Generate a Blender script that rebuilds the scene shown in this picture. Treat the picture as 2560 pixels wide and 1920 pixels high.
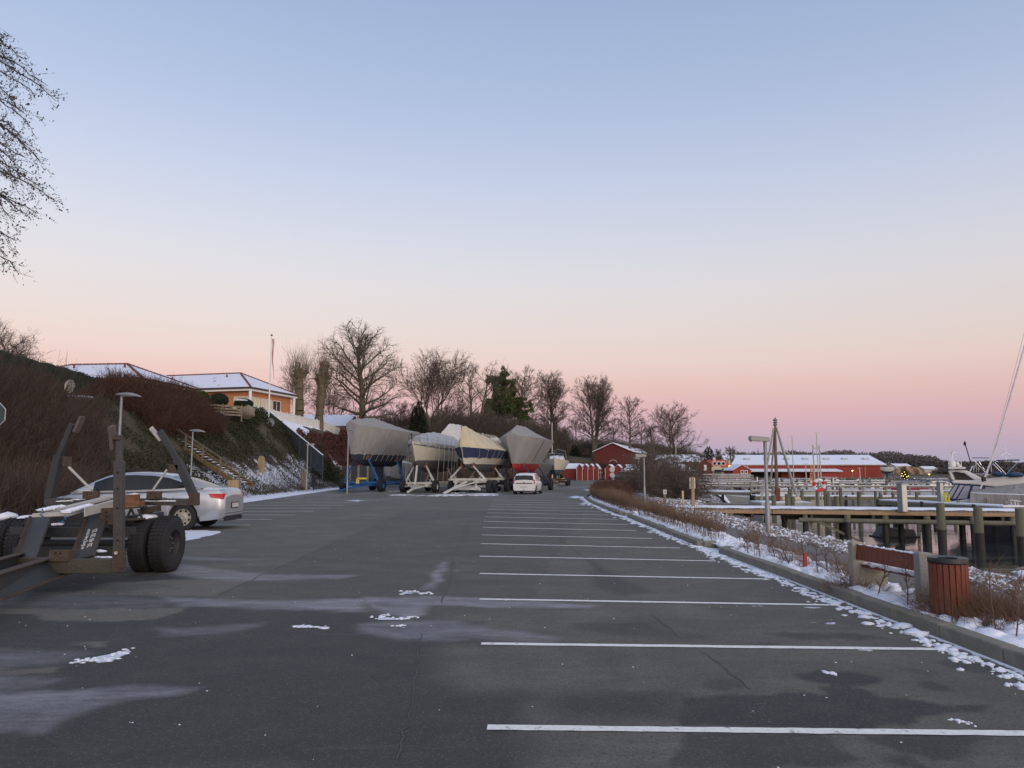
import bpy, math, random
import numpy as np
from mathutils import Vector, Matrix, noise as mnoise
for _o in list(bpy.data.objects): bpy.data.objects.remove(_o)
random.seed(7); RNG = np.random.default_rng(7)
R = math.radians
SC = bpy.context.scene
COL = SC.collection
# ------------------------------------------------------------------ camera
CAM_H = 1.63; PITCH = R(6.46); FPX = 1924.0
cd = bpy.data.cameras.new('camera'); cam = bpy.data.objects.new('camera', cd); COL.objects.link(cam)
cam.location = (0, 0, CAM_H); cam.rotation_euler = (R(90) + PITCH, 0, 0)
cd.sensor_width = 36.0; cd.lens = 36.0 * FPX / 2560.0; cd.clip_start = 0.05; cd.clip_end = 12000
SC.camera = cam
# ------------------------------------------------------------------ light and exposure
def lin(c): return tuple(((x/255.0)/12.92 if x/255.0 <= 0.04045 else (((x/255.0)+0.055)/1.055)**2.4) for x in c)
SC.view_settings.view_transform = 'Standard'; SC.view_settings.look = 'None'
SC.view_settings.exposure = 0.0; SC.view_settings.gamma = 1.0; SC.view_settings.use_curve_mapping = False
world = bpy.data.worlds.new("World"); SC.world = world; world.use_nodes = True
def build_world():
    nt = world.node_tree; N = nt.nodes; L = nt.links; N.clear()
    out = N.new('ShaderNodeOutputWorld')
    tc = N.new('ShaderNodeTexCoord'); sep = N.new('ShaderNodeSeparateXYZ'); L.new(tc.outputs['Generated'], sep.inputs[0])
    asin = N.new('ShaderNodeMath'); asin.operation = 'ARCSINE'; L.new(sep.outputs[2], asin.inputs[0])
    # the pink belt stands a little higher over the hill (left) than over the sea (right)
    az = N.new('ShaderNodeMath'); az.operation = 'MULTIPLY_ADD'; az.inputs[1].default_value = 0.012; L.new(sep.outputs[0], az.inputs[0]); L.new(asin.outputs[0], az.inputs[2])
    mr = N.new('ShaderNodeMapRange'); mr.inputs['From Min'].default_value = 0; mr.inputs['From Max'].default_value = R(50); L.new(az.outputs[0], mr.inputs['Value'])
    ramp = N.new('ShaderNodeValToRGB'); cr = ramp.color_ramp; cr.interpolation = 'B_SPLINE' if False else 'EASE'
    cr.interpolation = 'LINEAR'
    stops = [(-0.1,(170,169,192)), (1.0,(174,171,193)), (2.0,(186,171,192)), (3.2,(203,173,190)), (4.6,(217,178,187)), (6.2,(225,190,188)), (8.0,(229,205,200)),
             (10.5,(225,212,210)), (13.5,(220,216,220)), (17.0,(209,212,226)), (21.0,(194,203,227)), (26.0,(174,190,220)), (33.0,(154,175,210)), (50.0,(120,145,188))]
    els = cr.elements
    while len(els) > 1: els.remove(els[-1])
    els[0].position = 0; els[0].color = (*lin(stops[0][1]), 1)
    for a, c in stops[1:]:
        e = els.new(a/50.0); e.color = (*lin(c), 1)
    L.new(mr.outputs[0], ramp.inputs[0])
    # afterglow behind the photographer (where the sun has set)
    dot = N.new('ShaderNodeVectorMath'); dot.operation = 'DOT_PRODUCT'; dot.inputs[1].default_value = Vector((0.50, -0.86, 0.10)).normalized(); L.new(tc.outputs['Generated'], dot.inputs[0])
    gm = N.new('ShaderNodeMapRange'); gm.interpolation_type = 'SMOOTHSTEP'; gm.inputs['From Min'].default_value = 0.05; gm.inputs['From Max'].default_value = 1.0; L.new(dot.outputs['Value'], gm.inputs['Value'])
    gc = N.new('ShaderNodeVectorMath'); gc.operation = 'SCALE'; gc.inputs[0].default_value = (1.25, 1.02, 0.84); L.new(gm.outputs[0], gc.inputs['Scale'])
    add = N.new('ShaderNodeVectorMath'); add.operation = 'ADD'; L.new(ramp.outputs[0], add.inputs[0]); L.new(gc.outputs[0], add.inputs[1])
    dim = N.new('ShaderNodeMath'); dim.operation = 'MULTIPLY_ADD'; dim.inputs[1].default_value = -0.09; dim.inputs[2].default_value = 0.99; L.new(sep.outputs[0], dim.inputs[0])
    bg = N.new('ShaderNodeBackground'); L.new(dim.outputs[0], bg.inputs[1]); L.new(add.outputs[0], bg.inputs[0])
    sky = N.new('ShaderNodeTexSky'); sky.sky_type = 'NISHITA'; sky.sun_disc = False; sky.sun_elevation = R(0.5); sky.sun_rotation = R(150); sky.air_density = 1.0
    bg2 = N.new('ShaderNodeBackground'); bg2.inputs[1].default_value = 0.05; L.new(sky.outputs[0], bg2.inputs[0])
    ad = N.new('ShaderNodeAddShader'); L.new(bg.outputs[0], ad.inputs[0]); L.new(bg2.outputs[0], ad.inputs[1])
    L.new(ad.outputs[0], out.inputs['Surface'])
build_world()
sl = bpy.data.lights.new('sun', 'SUN'); sl.energy = 0.5; sl.angle = R(30); sl.color = (1.0, 0.88, 0.78)
sun = bpy.data.objects.new('sun', sl); COL.objects.link(sun)
sun.rotation_euler = Vector((-0.50, 0.86, -0.20)).to_track_quat('-Z', 'Y').to_euler()

# ------------------------------------------------------------------ pixel -> world helpers (measurements taken from the photograph)
CP, SP = math.cos(PITCH), math.sin(PITCH)
def ray(u, v):
    x = (u-1280.0)/FPX; y = (960.0-v)/FPX
    return np.array([x, CP - y*SP, SP + y*CP])
def G(u, v, z=0.0):
    d = ray(u, v); t = (z-CAM_H)/d[2]; return (d[0]*t, d[1]*t, z)
def A(u, v, Y):
    d = ray(u, v); t = Y/d[1]; return (d[0]*t, Y, CAM_H + d[2]*t)
def UV(x, y, z):
    z = z - CAM_H; dy = y*CP + z*SP; dz = -y*SP + z*CP
    return (1280 + FPX*x/dy, 960 - FPX*dz/dy)
# ------------------------------------------------------------------ materials
MATS = {}
def mat(name, col, rough=0.7, var=0.15, scale=3.0, bump=0.0, bscale=40.0, metal=0.0, col2=None, spec=0.5, emit=None, estr=0.0, trans=0.0, coat=0.0, thresh=None, stretch=None, alpha=None):
    if name in MATS: return MATS[name]
    m = bpy.data.materials.new(name); m.use_nodes = True; nt = m.node_tree; N = nt.nodes; L = nt.links
    b = N['Principled BSDF']; b.inputs['Roughness'].default_value = rough; b.inputs['Metallic'].default_value = metal
    b.inputs['Specular IOR Level'].default_value = spec; b.inputs['Coat Weight'].default_value = coat
    b.inputs['Transmission Weight'].default_value = trans
    tc = N.new('ShaderNodeTexCoord'); src = tc.outputs['Object']
    if stretch:
        mp = N.new('ShaderNodeMapping'); mp.inputs['Scale'].default_value = stretch; L.new(src, mp.inputs[0]); src = mp.outputs[0]
    nz = N.new('ShaderNodeTexNoise'); nz.inputs['Scale'].default_value = scale; nz.inputs['Detail'].default_value = 5; nz.inputs['Roughness'].default_value = 0.65; L.new(src, nz.inputs['Vector'])
    rp = N.new('ShaderNodeMapRange')
    if thresh: rp.inputs['From Min'].default_value, rp.inputs['From Max'].default_value = thresh
    else: rp.inputs['From Min'].default_value, rp.inputs['From Max'].default_value = 0.3, 0.7
    L.new(nz.outputs['Fac'], rp.inputs['Value'])
    mx = N.new('ShaderNodeMix'); mx.data_type = 'RGBA'; L.new(rp.outputs[0], mx.inputs[0])
    c2 = col2 if col2 else tuple(min(1, c*(1+var)) for c in col)
    c1 = col if col2 else tuple(c*(1-var) for c in col)
    mx.inputs[6].default_value = (*c1, 1); mx.inputs[7].default_value = (*c2, 1)
    L.new(mx.outputs[2], b.inputs['Base Color'])
    if bump:
        n2 = N.new('ShaderNodeTexNoise'); n2.inputs['Scale'].default_value = bscale; n2.inputs['Detail'].default_value = 4; L.new(src, n2.inputs['Vector'])
        bp = N.new('ShaderNodeBump'); bp.inputs['Strength'].default_value = min(1, bump); bp.inputs['Distance'].default_value = 0.02*max(1, bump); L.new(n2.outputs['Fac'], bp.inputs['Height']); L.new(bp.outputs[0], b.inputs['Normal'])
    if emit: b.inputs['Emission Color'].default_value = (*emit, 1); b.inputs['Emission Strength'].default_value = estr
    MATS[name] = m; return m
def M_(name): return MATS[name]
SNOW = mat('snow', (0.74,0.78,0.86), 0.75, 0.05, 6, 0.6, 25)
# ------------------------------------------------------------------ mesh collector
class MB:
    def __init__(s): s.v = []; s.f = []; s.n = 0
    def add(s, verts, faces):
        o = s.n; s.v.extend([tuple(p) for p in verts]); s.n += len(verts); s.f.extend([tuple(i+o for i in f) for f in faces]); return s
    def box(s, c, size, rz=0, M=None):
        x, y, z = size[0]/2, size[1]/2, size[2]/2
        P = [(-x,-y,-z),(x,-y,-z),(x,y,-z),(-x,y,-z),(-x,-y,z),(x,-y,z),(x,y,z),(-x,y,z)]
        if M is not None: P = [tuple(M @ Vector(p)) for p in P]
        cs, sn = math.cos(rz), math.sin(rz)
        P = [(c[0]+p[0]*cs-p[1]*sn, c[1]+p[0]*sn+p[1]*cs, c[2]+p[2]) for p in P]
        return s.add(P, [(0,3,2,1),(4,5,6,7),(0,1,5,4),(1,2,6,5),(2,3,7,6),(3,0,4,7)])
    def beam(s, a, b, w, h, up=(0,0,1)):
        a = Vector(a); b = Vector(b); d = (b-a).normalized(); u = Vector(up)
        if abs(d.dot(u)) > 0.99: u = Vector((0,1,0))
        r = d.cross(u).normalized(); u = r.cross(d).normalized(); P = []
        for q in (a, b):
            for i, j in ((-1,-1),(1,-1),(1,1),(-1,1)): P.append(q + r*(i*w/2) + u*(j*h/2))
        return s.add(P, [(0,1,2,3),(7,6,5,4),(0,4,5,1),(1,5,6,2),(2,6,7,3),(3,7,4,0)])
    def tube(s, pts, r, n=8, cap=True):
        pts = [Vector(p) for p in pts]; m = len(pts)
        if not hasattr(r, '__len__'): r = [r]*m
        P = []; F = []
        for i, p in enumerate(pts):
            d = (pts[min(i+1, m-1)] - pts[max(i-1, 0)]).normalized()
            u = Vector((0,0,1)) if abs(d.z) < 0.95 else Vector((0,1,0))
            a = d.cross(u).normalized(); b = a.cross(d).normalized()
            for k in range(n):
                t = 2*math.pi*k/n; P.append(p + a*(math.cos(t)*r[i]) + b*(math.sin(t)*r[i]))
        for i in range(m-1):
            for k in range(n): F.append((i*n+k, i*n+(k+1)%n, (i+1)*n+(k+1)%n, (i+1)*n+k))
        if cap: F.append(tuple(range(n-1, -1, -1))); F.append(tuple((m-1)*n+k for k in range(n)))
        return s.add(P, F)
    def lathe(s, prof, c=(0,0,0), n=20, axis='z', rz=0):
        P = []; F = []; m = len(prof)
        for (r, h) in prof:
            for k in range(n):
                t = 2*math.pi*k/n; a, b = r*math.cos(t), r*math.sin(t)
                if axis == 'z': q = (a, b, h)
                elif axis == 'x': q = (h, a, b)
                else: q = (a, h, b)
                if rz: q = (q[0]*math.cos(rz)-q[1]*math.sin(rz), q[0]*math.sin(rz)+q[1]*math.cos(rz), q[2])
                P.append((q[0]+c[0], q[1]+c[1], q[2]+c[2]))
        for i in range(m-1):
            for k in range(n): F.append((i*n+k, i*n+(k+1)%n, (i+1)*n+(k+1)%n, (i+1)*n+k))
        return s.add(P, F)
    def prism(s, poly, a, b, plane='xz'):
        # poly in the named plane, extruded from a to b along the third axis
        def mk(p, t):
            return {'xz': (p[0], t, p[1]), 'yz': (t, p[0], p[1]), 'xy': (p[0], p[1], t)}[plane]
        n = len(poly); P = [mk(p, a) for p in poly] + [mk(p, b) for p in poly]
        F = [tuple(range(n)), tuple(range(2*n-1, n-1, -1))] + [(i, i+n, (i+1)%n+n, (i+1)%n) for i in range(n)]
        return s.add(P, F)
    def blob(s, c, r, seed=0, amp=0.25, sub=2, flat=None):
        P, F = ICO[sub]; out = []
        for p in P:
            k = 1 + amp*mnoise.noise(Vector(p)*1.7 + Vector((seed*3.1, seed*1.7, seed*0.7)))*1.6
            q = [p[0]*r[0]*k, p[1]*r[1]*k, p[2]*r[2]*k]
            if flat is not None and q[2] < flat: q[2] = flat
            out.append((c[0]+q[0], c[1]+q[1], c[2]+q[2]))
        return s.add(out, F)
    def grid(s, rows):
        n = len(rows[0]); P = [p for r in rows for p in r]; F = []
        for i in range(len(rows)-1):
            for k in range(n-1): F.append((i*n+k, i*n+k+1, (i+1)*n+k+1, (i+1)*n+k))
        return s.add(P, F)
    def build(s, name, m, parent=None, smooth=False, loc=None, rz=None, bevel=0.0):
        me = bpy.data.meshes.new(name); me.from_pydata(s.v, [], s.f); me.materials.append(m)
        if smooth: me.shade_smooth() if smooth is True else None
        o = bpy.data.objects.new(name, me); COL.objects.link(o)
        if smooth == 'auto':
            me.shade_smooth(); me.set_sharp_from_angle(angle=R(40))
        if parent is not None: o.parent = parent
        if loc is not None: o.location = loc
        if rz is not None: o.rotation_euler = (0, 0, rz)
        if bevel:
            md = o.modifiers.new('bevel', 'BEVEL'); md.width = bevel; md.segments = 2; md.limit_method = 'ANGLE'
        return o
def _ico(sub):
    import bmesh
    bm = bmesh.new(); bmesh.ops.create_icosphere(bm, subdivisions=sub, radius=1)
    P = [tuple(v.co) for v in bm.verts]; F = [tuple(v.index for v in f.verts) for f in bm.faces]; bm.free(); return P, F
ICO = {k: _ico(k) for k in (1, 2, 3)}
def np_mesh(name, V, F, m, parent=None, smooth=False, attrs=None, k=None):
    """V (n,3) array, F (m,k) int array"""
    V = np.asarray(V, dtype=np.float32); F = np.asarray(F, dtype=np.int32); kk = F.shape[1]
    me = bpy.data.meshes.new(name); me.vertices.add(len(V)); me.vertices.foreach_set('co', V.ravel())
    me.loops.add(F.size); me.loops.foreach_set('vertex_index', F.ravel())
    me.polygons.add(len(F)); me.polygons.foreach_set('loop_start', np.arange(0, F.size, kk, dtype=np.int32))
    if attrs:
        for an, av in attrs.items():
            at = me.attributes.new(an, 'FLOAT', 'POINT'); at.data.foreach_set('value', np.asarray(av, dtype=np.float32).ravel())
    me.update(calc_edges=True); me.validate()
    me.materials.append(m)
    if smooth: me.shade_smooth()
    o = bpy.data.objects.new(name, me); COL.objects.link(o)
    if parent is not None: o.parent = parent
    return o
def tag(o, label=None, cat=None, group=None, kind=None):
    if label: o['label'] = label
    if cat: o['category'] = cat
    if group: o['group'] = group
    if kind: o['kind'] = kind
    return o
def thing(name, label, cat, loc=(0,0,0), rz=0, group=None):
    o = bpy.data.objects.new(name, None); COL.objects.link(o); o.location = loc; o.rotation_euler = (0, 0, rz); o.empty_display_size = 0.3
    return tag(o, label, cat, group)
def struct(o): o['kind'] = 'structure'; return o
def stuff(o, label=None, cat=None):
    o['kind'] = 'stuff'
    if label: o['label'] = label
    if cat: o['category'] = cat
    return o
KIDS = {}
def copy_tree(root, loc, rz=None, label=None, scale=None):
    def cp(o, par):
        c = o.copy(); COL.objects.link(c)
        if par is not None: c.parent = par
        for ch in [x for x in bpy.data.objects if x.parent == o and x != c]: cp(ch, c)
        return c
    r = cp(root, None); r.location = loc
    if rz is not None: r.rotation_euler = (0, 0, rz)
    if scale is not None: r.scale = scale if hasattr(scale, '__len__') else (scale,)*3
    if label: r['label'] = label
    return r
def sstep(x, a, b):
    t = np.clip((np.asarray(x, dtype=float)-a)/(b-a), 0, 1); return t*t*(3-2*t)
def wnoise(x, y, sc, seed=0):
    """cheap smooth value noise, vectorised"""
    x = np.asarray(x, float)*sc + seed*17.3; y = np.asarray(y, float)*sc + seed*9.1
    xi = np.floor(x); yi = np.floor(y); fx = x-xi; fy = y-yi; fx = fx*fx*(3-2*fx); fy = fy*fy*(3-2*fy)
    def h(a, b): 
        t = np.sin(a*127.1 + b*311.7 + seed*3.3)*43758.5453; return t-np.floor(t)
    return (h(xi,yi)*(1-fx)+h(xi+1,yi)*fx)*(1-fy) + (h(xi,yi+1)*(1-fx)+h(xi+1,yi+1)*fx)*fy
def fbm(x, y, sc, seed=0, oct=4):
    s = 0; a = 0.5
    for i in range(oct): s = s + a*wnoise(x, y, sc*2**i, seed+i); a *= 0.5
    return s/ (1-0.5**oct)
# ================================================================== GROUND
WATER_Z = -1.25
def interp(y, ys, xs): return np.interp(y, ys, xs)
def x_shore(y): return interp(y, [0,28,34,40,50,60,75,100,140,180,188,190,192,330,380,420], [9.3,9.4,9.9,10.8,13,17,22,32,46,56,58,112,116,150,400,4000])
def x_lotL(y): return interp(y, [0,10,17,24,40,72,100,170], [-9.0,-9.6,-11.2,-13.4,-14.1,-16,-16.5,-16.5])
def x_base(y): return interp(y, [0,20,50,75,100,120,170], [-15.5,-16,-17,-17.4,-18.0,-20,-60])
def x_lotR(y): return interp(y, [0,40,44,48,55,60,64,70,85,110,150,170], [4.2,4.15,4.3,4.6,5.6,7.2,9.6,11,13,18,25,27])
def y_back(x): return interp(x, [-400,-60,-24,-17,0,10,20,32,44,60,80], [70,75,88,96,122,146,150,154,200,230,300])
def h_back(x): return interp(x, [-400,-20,0,15,30,50,70,90,130], [6.5,6.5,5.6,4.6,4.0,3.0,2.0,1.0,0.6])
def land_z(x, y):
    x = np.asarray(x, float); y = np.asarray(y, float)
    hh = interp(y, [50,76], [6.2,6.9]); ww_ = interp(y, [40,70,80,100], [10.5,9.0,7.2,7.0])
    left = hh*sstep(-(x - x_base(y))/ww_, 0.0, 1.0) + 0.35*sstep(-(x-x_base(y)), 10, 30)
    left = left + 0.55*np.clip(0.18*(-(x-x_base(y)))*sstep(-(x-x_base(y)),0,2), 0, 1)*0.3
    back = h_back(x)*sstep(y - y_back(x), 0, 16)*sstep(-x, -130, -70)
    z = np.maximum(left, back)
    z = z + (fbm(x, y, 0.35, 3)-0.5)*0.5*sstep(z, 0.3, 2.0)
    far = 6*sstep(y, 385, 520) + 10*sstep(y, 500, 1500) 
    far = far*(0.7+0.6*fbm(x, y, 0.008, 5, 3))
    z = np.maximum(z, far)
    s = x - x_shore(y)
    z = z - sstep(s, -1.7, 0.8)*np.where(y < 188, 2.4, 2.4)*sstep(s, -1.7, 0.8)**0.3
    z = z - 0.24*np.clip((x-6.4)/(x_shore(y)-1.3-6.4), 0, 1)*(y < 66)*(x > 6)*(s < .8)
    z = np.where((y < 385) & (s > 0.8), -2.4, z)
    return z - 0.02
# --- land
X = np.unique(np.concatenate([np.linspace(-1500,-400,12), np.linspace(-400,-60,30), np.linspace(-60,-12,130), np.linspace(-12,4,10), np.linspace(4,14,90), np.linspace(14,130,150), np.linspace(130,420,40), np.linspace(420,4000,30)]))
Y = np.unique(np.concatenate([np.linspace(-60,0,8), np.linspace(0,40,90), np.linspace(40,110,150), np.linspace(110,240,110), np.linspace(240,560,60), np.linspace(560,5000,30)]))
XX, YY = np.meshgrid(X, Y); ZZ = land_z(XX, YY)
nx, ny = len(X), len(Y)
idx = (np.arange(ny-1)[:,None]*nx + np.arange(nx-1)[None,:]).ravel(); FQ = np.stack([idx, idx+1, idx+1+nx, idx+nx], 1)
sb = -(XX - x_base(YY))
snow = np.zeros_like(XX)
snow = np.maximum(snow, 0.97*(sb < 0.5)*(XX < 0)*(1))                       # strip between lot and slope
slope_snow = 0.62*sstep(sb, 7.5, 0.5) + 0.10
slope_snow = slope_snow*(0.55 + 0.45*sstep(YY, 34, 52))
snow = np.where((sb >= 0.5) & (YY < 100), slope_snow, snow)
snow = np.where((sb >= 10.5) & (YY < 120), 0.35, snow)
snow = np.where((sb >= 0.5) & (sb < 9) & (YY > 78) & (YY < 100), 0.8, snow)
snow = np.where((YY > y_back(XX)) & (XX > -24), 0.30, snow)
snow = np.where((XX > 3) & (YY < 70), 0.86, snow)
snow = np.where((XX > x_lotR(YY)-3) & (YY >= 70) & (YY < 400) & ~((YY > y_back(XX))), 0.42, snow)
snow = np.where(YY > 385, 0.33, snow)
def land_material():
    m = bpy.data.materials.new('frozen_ground'); m.use_nodes = True; nt = m.node_tree; N = nt.nodes; L = nt.links; b = N['Principled BSDF']; b.inputs['Roughness'].default_value = 0.9
    tc = N.new('ShaderNodeTexCoord'); at = N.new('ShaderNodeAttribute'); at.attribute_name = 'snow'
    n1 = N.new('ShaderNodeTexNoise'); n1.inputs['Scale'].default_value = 1.1; n1.inputs['Detail'].default_value = 8; n1.inputs['Roughness'].default_value = 0.72; L.new(tc.outputs['Object'], n1.inputs['Vector'])
    n2 = N.new('ShaderNodeTexNoise'); n2.inputs['Scale'].default_value = 0.5; n2.inputs['Detail'].default_value = 6; L.new(tc.outputs['Object'], n2.inputs['Vector'])
    mx = N.new('ShaderNodeMix'); mx.data_type = 'RGBA'; mx.inputs[6].default_value = (0.05,0.038,0.024,1); mx.inputs[7].default_value = (0.11,0.085,0.05,1); L.new(n2.outputs['Fac'], mx.inputs[0])
    n3 = N.new('ShaderNodeTexNoise'); n3.inputs['Scale'].default_value = 9; n3.inputs['Detail'].default_value = 5; L.new(tc.outputs['Object'], n3.inputs['Vector'])
    mx1 = N.new('ShaderNodeMix'); mx1.data_type = 'RGBA'; mx1.inputs[7].default_value = (0.035,0.045,0.02,1); L.new(mx.outputs[2], mx1.inputs[6])
    g = N.new('ShaderNodeMapRange'); g.inputs['From Min'].default_value = 0.5; g.inputs['From Max'].default_value = 0.62; L.new(n3.outputs['Fac'], g.inputs['Value']); L.new(g.outputs[0], mx1.inputs[0])
    a = N.new('ShaderNodeMath'); a.operation = 'SUBTRACT'; L.new(at.outputs['Fac'], a.inputs[0]); L.new(n1.outputs['Fac'], a.inputs[1])
    mr = N.new('ShaderNodeMapRange'); mr.inputs['From Min'].default_value = -0.03; mr.inputs['From Max'].default_value = 0.03; L.new(a.outputs[0], mr.inputs['Value'])
    mx2 = N.new('ShaderNodeMix'); mx2.data_type = 'RGBA'; mx2.inputs[7].default_value = (0.74,0.78,0.86,1); L.new(mr.outputs[0], mx2.inputs[0]); L.new(mx1.outputs[2], mx2.inputs[6]); L.new(mx2.outputs[2], b.inputs['Base Color'])
    bp = N.new('ShaderNodeBump'); bp.inputs['Strength'].default_value = 0.7; bp.inputs['Distance'].default_value = 0.12; L.new(n1.outputs['Fac'], bp.inputs['Height']); L.new(bp.outputs[0], b.inputs['Normal'])
    return m
LANDM = land_material()
ground = struct(np_mesh('ground', np.stack([XX, YY, ZZ], -1).reshape(-1, 3), FQ, LANDM, smooth=True, attrs={'snow': snow}))
# --- water
def water_material():
    m = bpy.data.materials.new('harbour_water'); m.use_nodes = True; nt = m.node_tree; N = nt.nodes; L = nt.links; b = N['Principled BSDF']
    b.inputs['Base Color'].default_value = (0.03,0.035,0.035,1); b.inputs['Roughness'].default_value = 0.03; b.inputs['IOR'].default_value = 1.45; b.inputs['Specular IOR Level'].default_value = 0.8
    tc = N.new('ShaderNodeTexCoord'); mp = N.new('ShaderNodeMapping'); mp.inputs['Scale'].default_value = (0.7, 2.2, 1); L.new(tc.outputs['Object'], mp.inputs[0])
    n = N.new('ShaderNodeTexNoise'); n.inputs['Scale'].default_value = 1.2; n.inputs['Detail'].default_value = 3; L.new(mp.outputs[0], n.inputs['Vector'])
    bp = N.new('ShaderNodeBump'); bp.inputs['Strength'].default_value = 0.12; bp.inputs['Distance'].default_value = 0.05; L.new(n.outputs['Fac'], bp.inputs['Height']); L.new(bp.outputs[0], b.inputs['Normal'])
    n2 = N.new('ShaderNodeTexNoise'); n2.inputs['Scale'].default_value = 0.35; n2.inputs['Detail'].default_value = 5; L.new(mp.outputs[0], n2.inputs['Vector'])
    r = N.new('ShaderNodeMapRange'); r.inputs['From Min'].default_value = 0.45; r.inputs['From Max'].default_value = 0.6; r.inputs['To Min'].default_value = 0.02; r.inputs['To Max'].default_value = 0.14; L.new(n2.outputs['Fac'], r.inputs['Value']); L.new(r.outputs[0], b.inputs['Roughness'])
    return m
w = MB(); w.grid([[( -3000, -200, WATER_Z), (6000, -200, WATER_Z)], [(-3000, 8000, WATER_Z), (6000, 8000, WATER_Z)]])
struct(w.build('water', water_material()))
# --- asphalt lot, with the stains seen in the photograph measured on the ground
def pts(s, ox, oy, k):
    return np.array([G(ox + x*k, oy + y*k)[:2] for x, y in s])
def sdpoly(px, py, poly):
    """signed distance, negative inside"""
    d = np.full(px.shape, 1e9); inside = np.zeros(px.shape, bool); n = len(poly)
    for i in range(n):
        ax, ay = poly[i]; bx, by = poly[(i+1) % n]; ex, ey = bx-ax, by-ay
        t = np.clip(((px-ax)*ex + (py-ay)*ey)/(ex*ex+ey*ey+1e-9), 0, 1)
        d = np.minimum(d, np.hypot(px-ax-t*ex, py-ay-t*ey))
        c = ((ay > py) != (by > py)) & (px < (bx-ax)*(py-ay)/((by-ay) if abs(by-ay) > 1e-9 else 1e-9) + ax); inside ^= c
    return np.where(inside, -d, d)
def ell(cx, cy, rx, ry, tilt=0, n=20):
    return [(cx + rx*math.cos(2*math.pi*i/n), cy + ry*math.sin(2*math.pi*i/n) + tilt*math.cos(2*math.pi*i/n)) for i in range(n)]
yr = np.geomspace(1.6, 175, 460); nc = 330
rows = []
tt = np.linspace(0, 1, nc)
XL = x_lotL(yr)[:,None]; XR = x_lotR(yr)[:,None]; LX = XL + (XR-XL)*tt[None,:]; LY = np.repeat(yr[:,None], nc, 1)
edge = np.minimum(LX-XL, XR-LX)
LZ = 0.004 + 0*LX
k6 = 900/2212; k7 = 800/2141; k8 = 860/2212
wxn = LX + (fbm(LX, LY, 2.2, 11)-0.5)*0.22; wyn = LY + (fbm(LX, LY, 1.7, 12)-0.5)*0.35 + (fbm(LX, LY, 9, 14)-.5)*.10
def mask(poly, soft, near=True):
    d = sdpoly(wxn, wyn, poly); return np.clip(0.5 - d/soft, 0, 1)
dry = np.zeros_like(LX)       # + lighter olive, - darker wet
frost = np.zeros_like(LX)
# broad dark (damp) foreground
big = pts([(-600,470),(500,455),(1300,470),(1560,540),(2212,560),(2900,640),(3300,900),(3200,1560),(-600,1560)], 0, 1300, k6)
wet = 0.80*mask(big, 0.25)
for P in ([(-300,535),(1100,550),(1090,580),(960,615),(290,620),(200,585),(-300,580)], [(700,385),(900,372),(1500,380),(1320,465),(1000,460),(1110,430),(1050,405)], [(455,745),(710,742),(670,775)], [(-300,930),(320,915),(300,945),(-300,980)]):
    dd = mask(pts(P, 0, 1300, k6), 0.06); wet *= (1-dd); dry += 0.9*dd
under = pts([(-400,330),(760,330),(1150,330),(1120,370),(700,385),(400,470),(-400,520)], 0, 1300, k6); wet = np.maximum(wet, 0.9*mask(under, 0.3))  # soft darker patch of asphalt below the trailer, set through this mask
for P, s, a in (([(-300,985),(150,975),(330,985),(300,1010),(0,1050),(-300,1060)],.2,.5), ([(-300,1060),(200,1045),(600,1030),(1000,1040),(1170,1050),(1100,1090),(700,1130),(480,1200),(250,1290),(-300,1270)],.28,.75),
                ([(1000,470),(1500,500),(2212,490),(2250,560),(1900,560),(1500,535),(1100,540)],.3,.8), ([(1060,270),(1200,280),(1500,330),(2170,343),(2100,360),(1400,378),(1080,345)],.25,.7),
                ([(-300,790),(450,800),(560,820),(300,885),(-300,920)],.4,.45), ([(950,665),(1640,640),(1500,690),(1100,715)],.25,.45), ([(1100,225),(1690,245),(1500,255),(1100,245)],.2,.35), ([(-300,440),(700,460),(1100,500),(1000,540),(-300,530)],.4,.3)):
    frost = np.maximum(frost, a*mask(pts(P, 0, 1300, k6), s*.6))
for P, s, a in (([(0,520),(800,522),(1600,570),(1500,590),(900,592),(500,575),(430,640),(350,660),(300,640),(0,560)],.22,.85), ([(0,690),(300,675),(600,680),(900,740),(1300,795),(1250,822),(600,812),(0,770)],.3,.6),
                ([(550,280),(580,285),(540,380),(500,460),(440,465),(480,380)],.2,.85), ([(630,340),(680,345),(640,352)],.1,.5)):
    frost = np.maximum(frost, a*mask(pts(P, 900, 1300, k7), s*.6))
for P, s, a in (([(690,20),(760,0),(720,130),(640,250),(600,420),(520,700),(430,900),(380,1500),(300,1659),(180,1659),(270,1400),(340,1000),(430,700),(540,430),(600,260)],.2,.5), ([(1260,1180),(1500,1165),(2141,1150),(2141,1340),(1500,1330),(1270,1290)],.35,.8),
                ([(1560,900),(1750,910),(1740,1010),(1600,1000)],.3,.4), ([(1540,250),(1640,330),(1780,400),(1960,490),(1780,500),(1560,450),(1560,380)],.2,.6), ([(1450,700),(1900,680),(2141,760),(2141,800),(1800,780),(1480,750)],.3,.6)):
    wet = np.maximum(wet, a*mask(pts(P, 900, 1300, k7), s))
dl = mask(pts([(560,850),(1500,850),(1560,1000),(1300,1170),(650,1130),(560,1080)], 900, 1300, k7), .4); wet *= (1-0.75*dl); dry += 0.15*dl
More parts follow.
